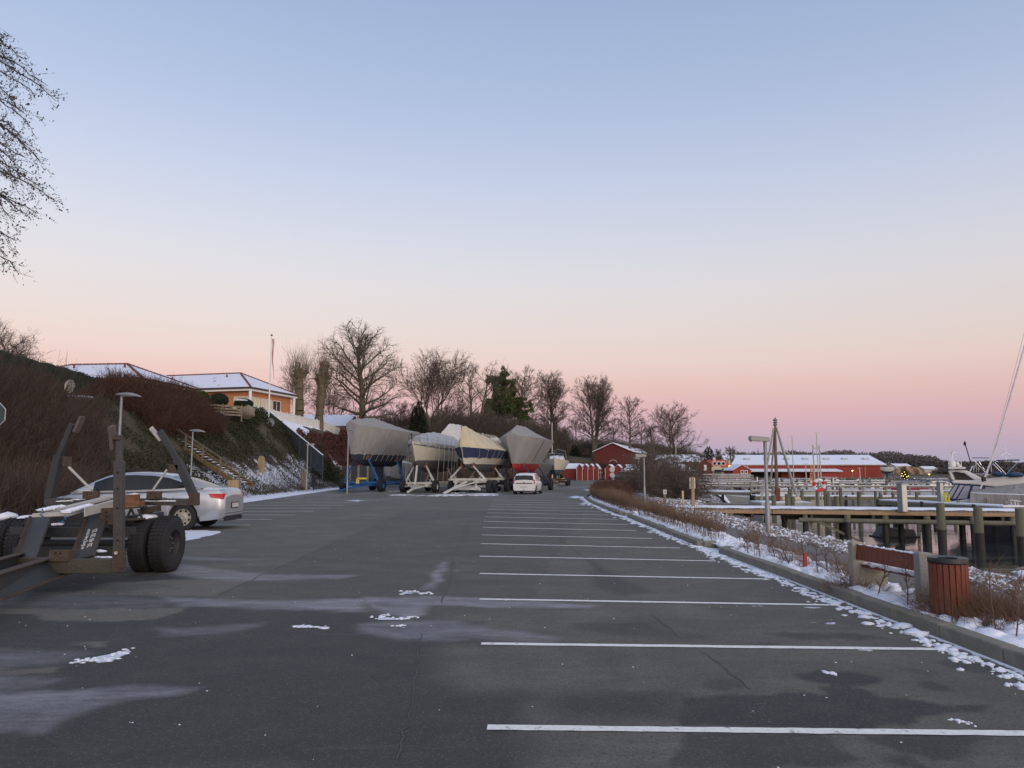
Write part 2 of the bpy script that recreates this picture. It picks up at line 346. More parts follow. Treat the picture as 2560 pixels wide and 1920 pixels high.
for P, a in ((ell(1015,500,255,48,18),1.0), ([(-40,620),(350,605),(650,625),(800,605),(990,620),(900,560),(1100,553),(1250,600),(1310,640),(1500,640),(1660,680),(1800,660),(1980,668),(1950,720),(1690,740),(1490,770),(1560,825),(-40,805)],.95), (ell(1610,555,115,24,12),.75),
             ([(500,205),(700,200),(900,212),(1100,210),(1400,255),(1000,250),(800,255)],.7), (ell(560,280,82,16,5),.6), ([(1640,390),(1900,405),(2100,430),(2300,470),(2100,490),(1750,450)],.6), (ell(270,545,130,38,10),.6), (ell(1540,470,70,18,6),.35),
             ([(1100,860),(2000,870),(1900,970),(1650,1025),(1400,985),(1200,920)],.8), ([(-40,850),(880,862),(1000,950),(1250,1090),(-40,1100)],.75), ([(1350,1040),(1500,1020),(1700,1100),(1380,1100)],.7), (ell(230,55,80,10),.5), (ell(100,235,90,16),.5)):
    wet = np.maximum(wet, a*mask(pts(P, 1700, 1500, k8), 0.05))
# paving seam: newer strip left of the lane centre
seam = pts([(1340,465),(2212,70),(2500,-60),(3600,-60),(3200,560),(1500,560)], 0, 1300, k6); wet = np.maximum(wet, 0.28*mask(seam, 0.04))
snowb = 0.72*np.clip(1-(XR-LX)/np.where(LY > 12, 0.75, 0.22), 0, 1) * (LY < 75) * (LX > -5)
snowb = np.maximum(snowb, 0.95*np.clip(1-(LX-XL)/0.5, 0, 1))
for P, ox, oy, kk, a in (([(465,880),(540,850),(620,835),(720,800),(790,795),(760,835),(660,885),(590,882),(540,868)],0,1300,k6,.70),([(110,665),(130,632),(180,640),(260,652),(375,645),(300,668),(200,668)],900,1300,k7,.68),([(275,508),(320,470),(360,485),(470,490),(440,502),(340,498)],900,1300,k7,.66),([(1805,655),(1860,645),(1910,660),(1860,670)],0,1300,k6,.66),([(1930,655),(2040,668),(2040,678),(1940,665)],0,1300,k6,.6),([(235,706),(310,706),(310,718),(235,716)],900,1300,k7,.62),([(345,665),(430,680),(500,740),(560,780),(690,800),(480,795),(450,760),(400,710)],1700,1500,k8,.50),([(1745,765),(1800,778),(1920,808),(1850,815),(1770,790)],1700,1500,k8,.66),([(930,462),(985,470),(1040,500),(1000,500)],1700,1500,k8,.62),([(1170,205),(1240,208),(1230,222),(1180,218)],1700,1500,k8,.7),([(1760,425),(1840,440),(1800,445)],1700,1500,k8,.7),([(800,50),(930,52),(900,68),(820,62)],1700,1500,k8,.62),([(350,30),(560,34),(600,52),(520,48)],1700,1500,k8,.58),([(810,130),(1050,150),(960,160),(840,145)],1700,1500,k8,.52),([(1120,300),(1260,300),(1250,330),(1160,318)],1700,1500,k8,.60),([(1980,665),(2212,745),(2200,760),(2060,715)],1700,1500,k8,.50),([(1790,668),(1870,680),(1860,695),(1800,685)],1700,1500,k8,.66)):
    snowb = np.maximum(snowb, a*mask(pts(P, ox, oy, kk), .05))
p = pts([(1130,60),(1350,70),(1340,85),(1130,130)], 0, 1300, k6); snowb = np.maximum(snowb, 1.2*mask(p, .15))
for (uu, vv, sx, sy) in ((1210,1235,60,3),(1130,1237,80,2),(890,1252,40,2.5),(1560,1211,40,3),(1480,1225,30,4),(1440,1243,30,5),(1380,1215,25,2),(1460,1260,25,5)):
    q = np.array([G(uu-sx, vv)[:2], G(uu, vv-sy)[:2], G(uu+sx, vv)[:2], G(uu, vv+sy)[:2]]); snowb = np.maximum(snowb, 0.62*mask(q, 0.8))
fx = 0.35*sstep(fbm(LX*0.35, LY*0.12, 1.0, 31), 0.52, 0.75)*sstep(LY, 30, 60); frost = np.maximum(frost, fx)
def asphalt_material():
    m = bpy.data.materials.new('asphalt'); m.use_nodes = True; nt = m.node_tree; N = nt.nodes; L = nt.links; b = N['Principled BSDF']
    tc = N.new('ShaderNodeTexCoord')
    def attr(n): a = N.new('ShaderNodeAttribute'); a.attribute_name = n; return a.outputs['Fac']
    def noise(s, d=6, r=0.6, st=None):
        n = N.new('ShaderNodeTexNoise'); n.inputs['Scale'].default_value = s; n.inputs['Detail'].default_value = d; n.inputs['Roughness'].default_value = r
        if st:
            mp = N.new('ShaderNodeMapping'); mp.inputs['Scale'].default_value = st; L.new(tc.outputs['Object'], mp.inputs[0]); L.new(mp.outputs[0], n.inputs['Vector'])
        else: L.new(tc.outputs['Object'], n.inputs['Vector'])
        return n.outputs['Fac']
    def mr(s, a, b_, c=0, d=1):
        n = N.new('ShaderNodeMapRange'); n.inputs['From Min'].default_value = a; n.inputs['From Max'].default_value = b_; n.inputs['To Min'].default_value = c; n.inputs['To Max'].default_value = d; L.new(s, n.inputs['Value']); return n.outputs[0]
    def mix(f, a, b_):
        n = N.new('ShaderNodeMix'); n.data_type = 'RGBA'
        L.new(f, n.inputs[0]) if not isinstance(f, float) else setattr(n.inputs[0], 'default_value', f)
        for i, c in ((6, a), (7, b_)):
            if isinstance(c, tuple): n.inputs[i].default_value = (*c, 1)
            else: L.new(c, n.inputs[i])
        return n.outputs[2]
    def mul(a, b_, op='MULTIPLY'):
        n = N.new('ShaderNodeMath'); n.operation = op
        for i, c in ((0, a), (1, b_)):
            if isinstance(c, (int, float)): n.inputs[i].default_value = c
            else: L.new(c, n.inputs[i])
        return n.outputs[0]
    base = mix(mr(noise(0.28, 5), .38, .64), (0.180,0.178,0.152), (0.240,0.234,0.198))
    base = mix(mul(mr(noise(0.9, 8, .72, (.7,1.5,1)), .44, .60), .55), base, (0.100,0.101,0.093))
    base = mix(mr(noise(1.6, 7, .7), .42, .66), base, (0.146,0.145,0.126))
    wetf = mul(attr('wet'), mr(noise(2.4, 6, .7), .2, .6, .75, 1.1))
    base = mix(wetf, base, (0.050,0.051,0.052))
    base = mix(mul(attr('dry'), 0.7), base, (0.24,0.228,0.188))
    # aggregate: light and dark chips
    vor = N.new('ShaderNodeTexVoronoi'); vor.inputs['Scale'].default_value = 95; L.new(tc.outputs['Object'], vor.inputs['Vector'])
    sepc = N.new('ShaderNodeSeparateColor'); L.new(vor.outputs['Color'], sepc.inputs[0])
    base = mix(mr(sepc.outputs[0], .86, 1, 0, .38), base, (0.30,0.29,0.26))
    base = mix(mr(sepc.outputs[1], .70, 1, 0, .5), base, (0.03,0.03,0.03))
    base = mix(mr(noise(300, 2), .4, .7, 0, .35), base, (0.045,0.045,0.045))
    base = mix(mr(noise(38, 6, .75), .38, .68, 0, .42), base, (0.060,0.060,0.056))
    # cracks, tyre smears
    base = mix(mul(mr(noise(3.0, 5, .6, (0.25,2.2,1)), .60, .75), .25), base, (0.17,0.17,0.17))
    fr = mul(attr('frost'), mr(noise(1.9, 9, .78, (0.6,1.6,1)), .28, .6))
    fr = mul(fr, mr(noise(60, 3), .2, .6, .55, 1.0))
    base = mix(fr, base, (0.37,0.37,0.41))
    sn = mul(attr('snowb'), noise(7.0, 9, .72), 'SUBTRACT'); snf = mr(sn, .0, .05)
    base = mix(snf, base, (0.74,0.78,0.86))
    # scattered crumbs of snow
    crumb = mr(noise(4.2, 9, .8), .745, .765); base = mix(crumb, base, (0.7,0.74,0.82))
    L.new(base, b.inputs['Base Color'])
    rg = mr(wetf, 0, 1, .80, .66); L.new(rg, b.inputs['Roughness']); b.inputs['Specular IOR Level'].default_value = 0.22
    hsum = mul(noise(120, 4, .7), mul(snf, 0.5), 'ADD')
    bp = N.new('ShaderNodeBump'); bp.inputs['Strength'].default_value = 0.7; bp.inputs['Distance'].default_value = 0.02; L.new(hsum, bp.inputs['Height']); L.new(bp.outputs[0], b.inputs['Normal'])
    return m
ASPH = asphalt_material()
idx = (np.arange(len(yr)-1)[:,None]*nc + np.arange(nc-1)[None,:]).ravel(); FQ = np.stack([idx, idx+1, idx+1+nc, idx+nc], 1)
struct(np_mesh('parking_lot', np.stack([LX, LY, LZ], -1).reshape(-1, 3), FQ, ASPH, smooth=True, attrs={'wet': wet, 'dry': dry, 'frost': frost, 'snowb': snowb}))
def quad_sheet(mb, a, b, w, z, seg=14, jit=0.006):
    a = np.array(a[:2]); b = np.array(b[:2]); d = b-a; n = np.array([-d[1], d[0]])/np.hypot(*d)
    r0 = []; r1 = []
    for i in range(seg+1):
        p = a + d*i/seg; j0 = RNG.normal()*jit; j1 = RNG.normal()*jit
        q0 = p + n*(w/2+j0); q1 = p - n*(w/2+j1); r0.append((q0[0], q0[1], z)); r1.append((q1[0], q1[1], z))
    mb.grid([r1, r0])
def paint_material():
    m = mat('road_paint', (0.80,0.80,0.75), 0.6, 0.1, 30, 0.3, 90)
    nt = m.node_tree; N = nt.nodes; L = nt.links; b = N['Principled BSDF']; old = b.inputs['Base Color'].links[0].from_socket
    tc = N.new('ShaderNodeTexCoord'); n = N.new('ShaderNodeTexNoise'); n.inputs['Scale'].default_value = 14; n.inputs['Detail'].default_value = 8; n.inputs['Roughness'].default_value = .8; L.new(tc.outputs['Object'], n.inputs['Vector'])
    r = N.new('ShaderNodeMapRange'); r.inputs['From Min'].default_value = .56; r.inputs['From Max'].default_value = .64; L.new(n.outputs['Fac'], r.inputs['Value'])
    mx = N.new('ShaderNodeMix'); mx.data_type = 'RGBA'; L.new(r.outputs[0], mx.inputs[0]); L.new(old, mx.inputs[6]); mx.inputs[7].default_value = (0.2,0.2,0.2,1); L.new(mx.outputs[2], b.inputs['Base Color'])
    return m
PAINT = paint_material()
# right-hand bays: left ends and right ends measured
ends = [((1218,1821),(2610,1837)), ((1203,1611),(2353,1625)), ((1199,1499),(2072,1514)), ((1199,1435),(1925,1449)), ((1199,1391.5),(1790,1403.5)), ((1202,1360),(1700,1371)), ((1205,1338),(1630,1347)),
        ((1207,1319),(1590,1327)), ((1209,1304),(1570,1312)), ((1213,1292.5),(1545,1299)), ((1217,1282.5),(1520,1288)), ((1220,1274),(1500,1279.5)), ((1224,1266.5),(1480,1271.5)), ((1228,1260.5),(1465,1264.5)), ((1231,1255),(1455,1258.5)), ((1234,1250),(1445,1253))]
mk = thing('bay_markings', None, None); del mk; 
for o in [x for x in bpy.data.objects if x.name == 'bay_markings']: bpy.data.objects.remove(o)
for i, (a, b) in enumerate(ends):
    mb = MB(); quad_sheet(mb, G(*a), G(*b), 0.10, 0.009, 40, 0.003); o = mb.build('bay_line', PAINT); struct(o)
for (u, v) in ((626,1313),(680,1299),(738.7,1288),(784,1279),(826,1271),(859,1263.5),(897,1257.5),(945,1252.5),(975,1248)):
    e = G(u, v); mb = MB(); quad_sheet(mb, (e[0]-4.9, e[1]+0.05), e, 0.10, 0.009, 20, 0.003); struct(mb.build('bay_line', PAINT))
TAR = mat('tar_seam', (0.062,0.062,0.058), .8, .3, 20)
for q, ox, oy, kk, w_ in (([(1215,0),(1290,80),(1400,180),(1500,250),(1640,355)],900,1300,k7,.035),([(1960,630),(2141,790)],900,1300,k7,.03),([(130,330),(300,450),(460,580)],1700,1500,k8,.02),([(1340,465),(1700,300),(2212,70)],0,1300,k6,.03),([(620,250),(600,420),(540,560)],900,1300,k7,.04),([(410,760),(380,1000),(330,1300),(250,1640)],900,1300,k7,.03)):
    P = pts(q, ox, oy, kk); Q = [P[0]]
    for a, b in zip(P[:-1], P[1:]):
        for j in range(1, 9): Q.append(a+(b-a)*j/8 + RNG.normal(0, .012, 2))
    r0, r1 = [], []
    for i, p_ in enumerate(Q):
        d = Q[min(i+1, len(Q)-1)]-Q[max(i-1, 0)]; n_ = np.array([-d[1], d[0]])/np.hypot(*d); ww = w_*.28*RNG.uniform(.3, 1.3); r0.append((*(p_+n_*ww), .0075)); r1.append((*(p_-n_*ww), .0075))
    mb = MB(); mb.grid([r1, r0]); struct(mb.build('tar_seam', TAR))
# --- kerb stones along the right side
CONC = mat('kerb_concrete', (0.15,0.145,0.115), 0.85, 0.3, 5, 0.5, 60, col2=(0.23,0.22,0.175))
kerb = bpy.data.objects.new('kerb', None); COL.objects.link(kerb); struct(kerb)
def kerb_run(x0, y0, x1, y1, h=0.12, w=0.17, L_=1.0):
    n = max(1, int(round(math.hypot(x1-x0, y1-y0)/L_)))
    for i in range(n):
        a = (x0+(x1-x0)*i/n, y0+(y1-y0)*i/n); b = (x0+(x1-x0)*(i+1)/n, y0+(y1-y0)*(i+1)/n)
        rz = math.atan2(b[1]-a[1], b[0]-a[0]); l = math.hypot(b[0]-a[0], b[1]-a[1]) - 0.012
        mb = MB(); mb.box((0,0,0), (l, w, h+0.25)); dz = random.uniform(-.008,.008)
        mb.build('kerb_stone', CONC, kerb, loc=((a[0]+b[0])/2, (a[1]+b[1])/2, h/2-0.125+dz+0.004), rz=rz+random.uniform(-.006,.006), bevel=0.018)
kerb_run(4.40, 2.0, 4.22, 15.7)
kerb_run(4.22, 15.7, 4.45, 15.9, L_=.3)
kerb_run(4.10, 17.0, 4.15, 27.5); kerb_run(4.15, 17.0, 5.15, 17.15, L_=.95)
kerb_run(4.05, 28.6, 4.1, 40); kerb_run(4.1, 28.5, 4.9, 28.6)
kerb_run(4.1, 40, 4.5, 48); kerb_run(4.5, 48, 5.6, 55); kerb_run(5.6, 55, 7.4, 60.5)
# --- path
def ribbon(name, ys, xl, xr, z, m, seg=10, bumpz=0.0, attrs=None, jit=0.0):
    V = []; nn = seg+1
    for y in ys:
        a, b = xl(y), xr(y)
        for i in range(nn):
            t = i/seg; x = a+(b-a)*t; x += jit*(float(fbm(y, i, 1.3, 3))-.5) if i in (0, seg) else 0
            V.append((x, y, (z(x, y) if callable(z) else z) + bumpz*float(fbm(x, y, 3.0, 5)-0.5)))
    id_ = (np.arange(len(ys)-1)[:,None]*nn + np.arange(nn-1)[None,:]).ravel(); F = np.stack([id_, id_+1, id_+1+nn, id_+nn], 1)
    return np_mesh(name, np.array(V), F, m, smooth=True)
xpl = lambda y: float(interp(y, [0,30,38,50,63,72], [5.15,5.0,5.7,7.2,8.6,10.2])); xpr = lambda y: float(interp(y, [0,16,20,30,38,50,63,72], [6.35,6.35,6.15,5.95,6.95,8.4,9.95,12.2]))
PATHM = mat('path_asphalt', (0.14,0.13,0.12), 0.85, 0.18, 2.0, 0.4, 120)
struct(ribbon('path', np.linspace(1, 72, 120), xpl, xpr, 0.06, PATHM))
VERGE = mat('snow_crust', (0.74,0.78,0.86), 0.75, 0.05, 3.5, 0.8, 22, col2=(0.10,0.075,0.05), thresh=(0.60,0.66))
struct(ribbon('snow_verge', np.linspace(1, 60, 500), lambda y: float(x_lotR(y))+0.16, xpl, lambda x, y: 0.075, VERGE, 14, 0.10))
STONEBED = mat('stone_bed', (0.72,0.76,0.84), 0.8, 0.1, 5, 1.0, 14, col2=(0.12,0.10,0.09), thresh=(0.43,0.50))
struct(ribbon('stone_bank', np.linspace(1, 62, 400), xpr, lambda y: float(x_shore(y))+0.4, lambda x, y: max(-1.9, 0.03-.20*max(0, min(1, (x-xpr(y))/max(.5, float(x_shore(y))-1.3-xpr(y))))-1.2*float(sstep(x, float(x_shore(y))-1.5, float(x_shore(y))+0.3))), STONEBED, 22, 0.16))
# ================================================================== TREES AND BRUSH
def norm_rows(a): return a/np.maximum(np.linalg.norm(a, axis=-1, keepdims=True), 1e-9)
class Segs:
    """tapered prisms collected as arrays"""
    def __init__(s): s.p = []; s.q = []; s.a = []; s.b = []
    def add(s, p, q, a, b):
        s.p.append(np.atleast_2d(p)); s.q.append(np.atleast_2d(q)); n = len(s.p[-1])
        s.a.append(np.broadcast_to(np.asarray(a, float), (n,)).copy()); s.b.append(np.broadcast_to(np.asarray(b, float), (n,)).copy())
    def mesh(s, name, m, parent=None, n=3):
        if not s.p: return None
        p = np.concatenate(s.p); q = np.concatenate(s.q); a = np.concatenate(s.a); b = np.concatenate(s.b)
        d = norm_rows(q-p); up = np.where(np.abs(d[:,2:3]) > 0.9, np.array([[1.,0,0]]), np.array([[0,0,1.]]))
        u = norm_rows(np.cross(d, up)); w = np.cross(u, d); k = len(p); V = np.zeros((k, 2*n, 3))
        for i in range(n):
            t = 2*math.pi*i/n; o = u*math.cos(t) + w*math.sin(t); V[:,i] = p + o*a[:,None]; V[:,n+i] = q + o*b[:,None]
        base = (np.arange(k)*2*n)[:,None]; F = np.concatenate([base + np.array([[i, (i+1)%n, n+(i+1)%n, n+i]]) for i in range(n)])
        return np_mesh(name, V.reshape(-1, 3), F, m, parent, smooth=(n > 4))
def rot_about(d, axis, ang):
    axis = axis/np.linalg.norm(axis); return d*math.cos(ang) + np.cross(axis, d)*math.sin(ang) + axis*np.dot(axis, d)*(1-math.cos(ang))
def limb(S, p, d, L, r0, r1, nseg, wob, grav, rng):
    pts_ = [np.array(p, float)]; dirs = []; d = np.array(d, float); d /= np.linalg.norm(d)
    for i in range(nseg):
        d = d + rng.normal(0, wob, 3) + np.array([0, 0, grav]); d /= np.linalg.norm(d); dirs.append(d.copy()); pts_.append(pts_[-1] + d*L/nseg)
    rr = np.linspace(r0, r1, nseg+1)
    S.add(np.array(pts_[:-1]), np.array(pts_[1:]), rr[:-1], rr[1:]); return pts_, dirs, rr
def side_dirs(d, n, ang, rng):
    out = []; a = np.cross(d, [0.3, 0.2, 1.0]); a /= np.linalg.norm(a); t0 = rng.uniform(0, 6.28)
    for i in range(n):
        ax = rot_about(a, d, t0 + i*2.4 + rng.normal(0, .3)); out.append(rot_about(d, ax, ang*rng.uniform(.75, 1.25)))
    return out
def twigs(S, base, dirs, n, L, r, spread, grav, rng, kink=2):
    """n twigs from each base point (arrays), two kinks each"""
    b = np.repeat(base, n, 0); d = norm_rows(np.repeat(dirs, n, 0) + rng.normal(0, spread, (len(b), 3)) + np.array([0, 0, grav])); l = L*rng.uniform(.5, 1.3, (len(b), 1)); rr = r
    for k in range(kink):
        e = b + d*l/kink; S.add(b, e, rr, rr*0.62); b = e; rr *= 0.62; d = norm_rows(d + rng.normal(0, .22, d.shape) + np.array([0, 0, grav*.5]))
    return b, d
def bare_tree(name, label, loc, H, W, bole=0.25, style='round', seed=1, m=None, mt=None, group='bare trees along the hillside', rtrunk=None, twig_r=0.022, dens=1.0, stems=1, lean=0.0):
    rng = np.random.default_rng(seed); T = Segs(); C = Segs(); rt = rtrunk or H*0.02
    root = thing(name, label, 'tree', loc, 0, group)
    for st in range(stems):
        off = rng.normal(0, W*0.05, 3)*(stems > 1); off[2] = -0.4
        d0 = np.array([lean + (rng.normal(0, .16) if stems > 1 else rng.normal(0, .02)), rng.normal(0, .03), 1.0])
        Ht = H*(0.80 if style != 'fan' else 0.55)*(rng.uniform(.8, 1) if stems > 1 else 1)
        P, D, Rr = limb(T, off, d0, Ht, rt/(stems**.4), rt*0.22/(stems**.4), 12, 0.035, 0.01, rng)
        P = np.array(P); nl = int({'round': 26, 'fan': 16, 'column': 26, 'spread': 22}[style]*dens/(stems**.5))
        for i in range(nl):
            f = bole + (0.98-bole)*((i+rng.uniform(0, 1))/nl)**{'round': 0.9, 'fan': .45, 'column': .8, 'spread': 0.9}[style]
            k = min(11, int(f*12)); p = P[k] + (P[k+1]-P[k])*(f*12-k); d = D[k]
            az = i*2.4 + rng.uniform(-.4, .4)
            g = (f-bole)/(1-bole)
            el = {'round': R(8) + R(55)*g, 'fan': R(48)+R(25)*g, 'column': R(28)+R(45)*g, 'spread': R(15)+R(45)*g}[style]
            dd = np.array([math.cos(az)*math.cos(el), math.sin(az)*math.cos(el), math.sin(el)])
            env = {'round': math.sqrt(max(0.05, 1-(1.25*g-0.35)**2)), 'fan': .95-.1*g, 'column': math.sqrt(max(.08, 1-(1.3*g-.40)**2)), 'spread': 1.05-.6*g**1.5}[style]
            Ll = W/2*env/max(math.cos(el), .45)*rng.uniform(.85, 1.08)
            if style == 'fan': Ll = min(Ll, H*0.62)
            for _k in range(12):
                rr_ = Ll*math.cos(el); top_ = H*(1 - .30*min(1, rr_/(W/2))**2)
                if p[2] + Ll*math.sin(el)*1.08 > top_: Ll *= .90
                else: break
            Ll = max(Ll, H*.06)
            r0 = rt*(0.36-.18*g)/(stems**.3)
            P1, D1, R1 = limb(T, p, dd, Ll, r0, r0*.2, 7, .11, 0.035 if style != 'spread' else -0.01, rng)
            nb = max(6, int(Ll*2.1*dens))
            for j in range(nb):
                ff = 0.15 + .85*(j+rng.uniform(0, 1))/nb; kk = min(6, int(ff*7)); pp = P1[kk] + (P1[kk+1]-P1[kk])*(ff*7-kk); sd = side_dirs(D1[kk], 1, R(48), rng)[0]; sd[2] += .12; L2 = max(0.7, Ll*(0.42-.22*ff))*rng.uniform(.7, 1.2)
                r2 = max(r0*.30, twig_r*1.3); P2, D2, _ = limb(C, pp, sd, L2, r2, twig_r, 4, .15, 0.02, rng)
                bp = np.array([P2[a] + (P2[a+1]-P2[a])*u for a in range(1, 4) for u in (.2, .7)]); bd = norm_rows(np.array([D2[a] for a in range(1, 4) for u in (0, 1)]) + rng.normal(0, .55, (6, 3)))
                e, ed = twigs(C, bp, bd, 2, max(.45, L2*.42), twig_r*.8, .3, .05, rng)
                twigs(C, e, ed, 2, max(.3, L2*.22), twig_r*.5, .4, .03, rng, 1)
    T.mesh('trunk', m or BARK, root, 7); C.mesh('crown', mt or TWIG, root, 3)
    return root
BARK = mat('bark', (0.075,0.062,0.040), 0.95, 0.3, 4, 0.8, 12, col2=(0.135,0.118,0.075))
BARKD = mat('bark_dark', (0.05,0.042,0.034), 0.95, 0.3, 4, 0.8, 12)
BARKP = mat('bark_pale', (0.24,0.20,0.14), 0.95, 0.3, 4, 0.6, 12, col2=(0.13,0.11,0.08))
TWIG = mat('twig', (0.115,0.088,0.070), 0.95, 0.25, 1)
TWIGP = mat('twig_pale', (0.15,0.115,0.085), 0.95, 0.25, 1)
def gz(x, y): return float(land_z(x, y))
def tree_at(u, v_top, Y, vb=None, **k):
    """loc, height from the photograph's top pixel"""
    x, y, zt = A(u, v_top, Y); zb = gz(x, Y); return (x, Y, zb), zt - zb
def px_w(w, Y): return w/FPX*Y
def T_(name, label, u, vt, wpx, Y, **k):
    k['twig_r'] = k.get('twig_r', .03)*.72; k['dens'] = k.get('dens', 1)*.88
    loc, H = tree_at(u, vt, Y); H += 0.3; wpx *= (1.0 if k.get('style') == 'column' else 1.22); return bare_tree(name, label, loc, H*1.03, px_w(wpx, Y), **k)
T_('bare_tree', 'largest bare tree with a broad rounded crown, right of the two pollarded trunks', 912, 818, 190, 108, bole=.10, style='round', seed=11, rtrunk=.62, m=BARK, dens=1.35, twig_r=.026)
T_('bare_tree', 'bare tree fanning out from low stems, between the largest tree and the dark conifer', 1088, 880, 165, 120, bole=.12, style='fan', seed=12, stems=4, dens=.95, twig_r=.030, rtrunk=.42)
T_('bare_tree', 'bare round-crowned tree directly left of the ivy-covered tree', 1186, 900, 100, 132, bole=.12, style='round', seed=13, stems=2, dens=.9, twig_r=.03, rtrunk=.45)
T_('bare_tree', 'pale bare tree peeping out behind the ivy-covered tree', 1300, 920, 110, 150, bole=.2, style='round', seed=14, mt=TWIGP, twig_r=.035, dens=1.1)
T_('bare_tree', 'narrow bare tree standing behind the grey covered boat with the red keel', 1387, 922, 90, 160, bole=.22, style='column', seed=15, stems=3, dens=1.15, twig_r=.034, rtrunk=.5)
T_('bare_tree', 'bare twin tree with pale lower trunks, left of the red barn', 1482, 940, 104, 172, bole=.24, style='column', seed=16, stems=3, dens=1.2, twig_r=.036, rtrunk=.6, m=BARK)
T_('bare_tree', 'slim bare tree growing in front of the red barn roof', 1572, 990, 74, 168, bole=.25, style='round', seed=17, twig_r=.034, rtrunk=.38, dens=1.0)
T_('bare_tree', 'dome-crowned bare tree farthest right on the hillside', 1680, 1012, 118, 185, bole=.10, style='round', seed=18, stems=2, twig_r=.036, rtrunk=.42, dens=1.0)
T_('bare_tree', 'thin forked bare tree left of the dome-crowned tree', 1632, 1062, 60, 180, bole=.2, style='column', seed=19, twig_r=.034, rtrunk=.25, dens=.7)
T_('bare_tree', 'loose pale bare tree behind the first pollarded trunk', 728, 900, 90, 104, bole=.15, style='fan', seed=21, stems=2, twig_r=.02, rtrunk=.2, mt=TWIGP, dens=.8)
T_('bare_tree', 'low bare tree between the pollards and the largest tree', 840, 950, 110, 125, bole=.1, style='spread', seed=22, stems=2, twig_r=.028, rtrunk=.25, dens=1.0)
T_('bare_tree', 'bare tree peeking over the far end of the hedge at the left edge', 20, 838, 130, 48, bole=.05, style='spread', seed=23, stems=3, twig_r=.015, rtrunk=.16, dens=1.0)
for o_ in []: pass
# pollarded trunks
def pollard(label, u, vt, vk, Y, wtr, seed, lean=0.0):
    rng = np.random.default_rng(seed); x, y, zk = A(u, vk, Y); zt = A(u, vt, Y)[2]; zb = gz(x, Y); root = thing('pollard_tree', label, 'tree', (x, Y, zb), 0, 'pollarded trunks by the white fence')
    T = Segs(); C = Segs(); r = wtr; Hk = zk-zb
    P = [np.array([0, 0, -.3])]; rr = [r*1.25]
    for i in range(1, 11): P.append(np.array([lean*i/10*2 + rng.normal(0, .05), rng.normal(0, .05), Hk*i/10])); rr.append(r*(1.05-.15*i/10)*(1+rng.normal(0, .08)))
    T.add(np.array(P[:-1]), np.array(P[1:]), rr[:-1], rr[1:])
    heads = [(P[-1], r*.95)]
    for a in range(5):
        k = rng.integers(5, 10); az = rng.uniform(0, 6.28); b = P[k] + np.array([math.cos(az), math.sin(az), 0])*r*.7; e = b + np.array([math.cos(az)*.5, math.sin(az)*.5, .8])*rng.uniform(.6, 1.4); T.add(b, e, r*.45, r*.40); heads.append((e, r*.45))
    for i, (h, rh) in enumerate(heads): MB().blob(tuple(h), (rh*1.2, rh*1.2, rh*.9), seed+i, .3, 2).build('knob', BARKG, root, smooth=True)
    o = T.mesh('trunk', BARKG, root, 10)
    for i, (h, rh) in enumerate(heads):
        n = 60 if i == 0 else 26; b = h + rng.normal(0, 1, (n, 3))*np.array([rh, rh, rh*.4]); top = (zt-zk) if i == 0 else (zt-zk)*.8
        d = norm_rows((b-h)*np.array([.35,.35,0]) + np.array([0, 0, 1.0]) + rng.normal(0, .08, (n, 3))); e, ed = twigs(C, b, d, 1, top, .022, .03, .05, rng, 3)
    for k in range(2, 10):
        n = 16; az = rng.uniform(0, 6.28, n); b = P[k] + np.stack([np.cos(az)*r, np.sin(az)*r, rng.uniform(-.4, .4, n)], 1); d = norm_rows(np.stack([np.cos(az), np.sin(az), np.full(n, .6)], 1)); e, ed = twigs(C, b, d, 1, 1.6, .016, .2, .08, rng, 3); twigs(C, e, ed, 3, .7, .010, .4, .05, rng, 1)
    C.mesh('crown', TWIGP, root, 3)
BARKG = mat('bark_green', (0.085,0.068,0.038), 0.95, 0.3, 3, 1.2, 9, col2=(0.15,0.125,0.075))
pollard('left pollarded trunk with upright shoots beside the house with the porch', 750, 862, 930, 96, .56, 31)
pollard('right, taller pollarded trunk with a brush of upright shoots', 799, 850, 912, 98, .58, 32, .3)
# leaf cloud
def leaves(name, pts_, size, m, parent=None, rng=RNG, tri=False):
    n = len(pts_); a = norm_rows(rng.normal(0, 1, (n, 3))); b = norm_rows(np.cross(a, rng.normal(0, 1, (n, 3)))); s = size*rng.uniform(.5, 1.3, (n, 1))
    if tri:
        V = np.stack([pts_ + a*s, pts_ - a*s*.5 + b*s*.6, pts_ - a*s*.5 - b*s*.6], 1).reshape(-1, 3); F = np.arange(n*3).reshape(-1, 3)
    else:
        V = np.stack([pts_ + a*s, pts_ + b*s*.5, pts_ - a*s, pts_ - b*s*.5], 1).reshape(-1, 3); F = np.arange(n*4).reshape(-1, 4)
    return np_mesh(name, V, F, m, parent)
IVYT = mat('ivy_tree_leaf', (0.040,0.060,0.020), .7, .5, .5, col2=(0.10,0.125,0.045), spec=.2)
IVY = mat('ivy', (0.020,0.026,0.013), 0.7, 0.5, 1.2, col2=(0.048,0.052,0.024), spec=.2)
YEW = mat('yew', (0.010,0.016,0.008), 0.8, 0.4, 2, col2=(0.025,0.03,0.016), spec=.2)
LAUREL = mat('laurel', (0.02,0.042,0.010), 0.5, 0.5, 2, col2=(0.06,0.085,0.022), spec=.3)
FIR = mat('fir', (0.012,0.022,0.012), 0.8, 0.4, 1, spec=.2)
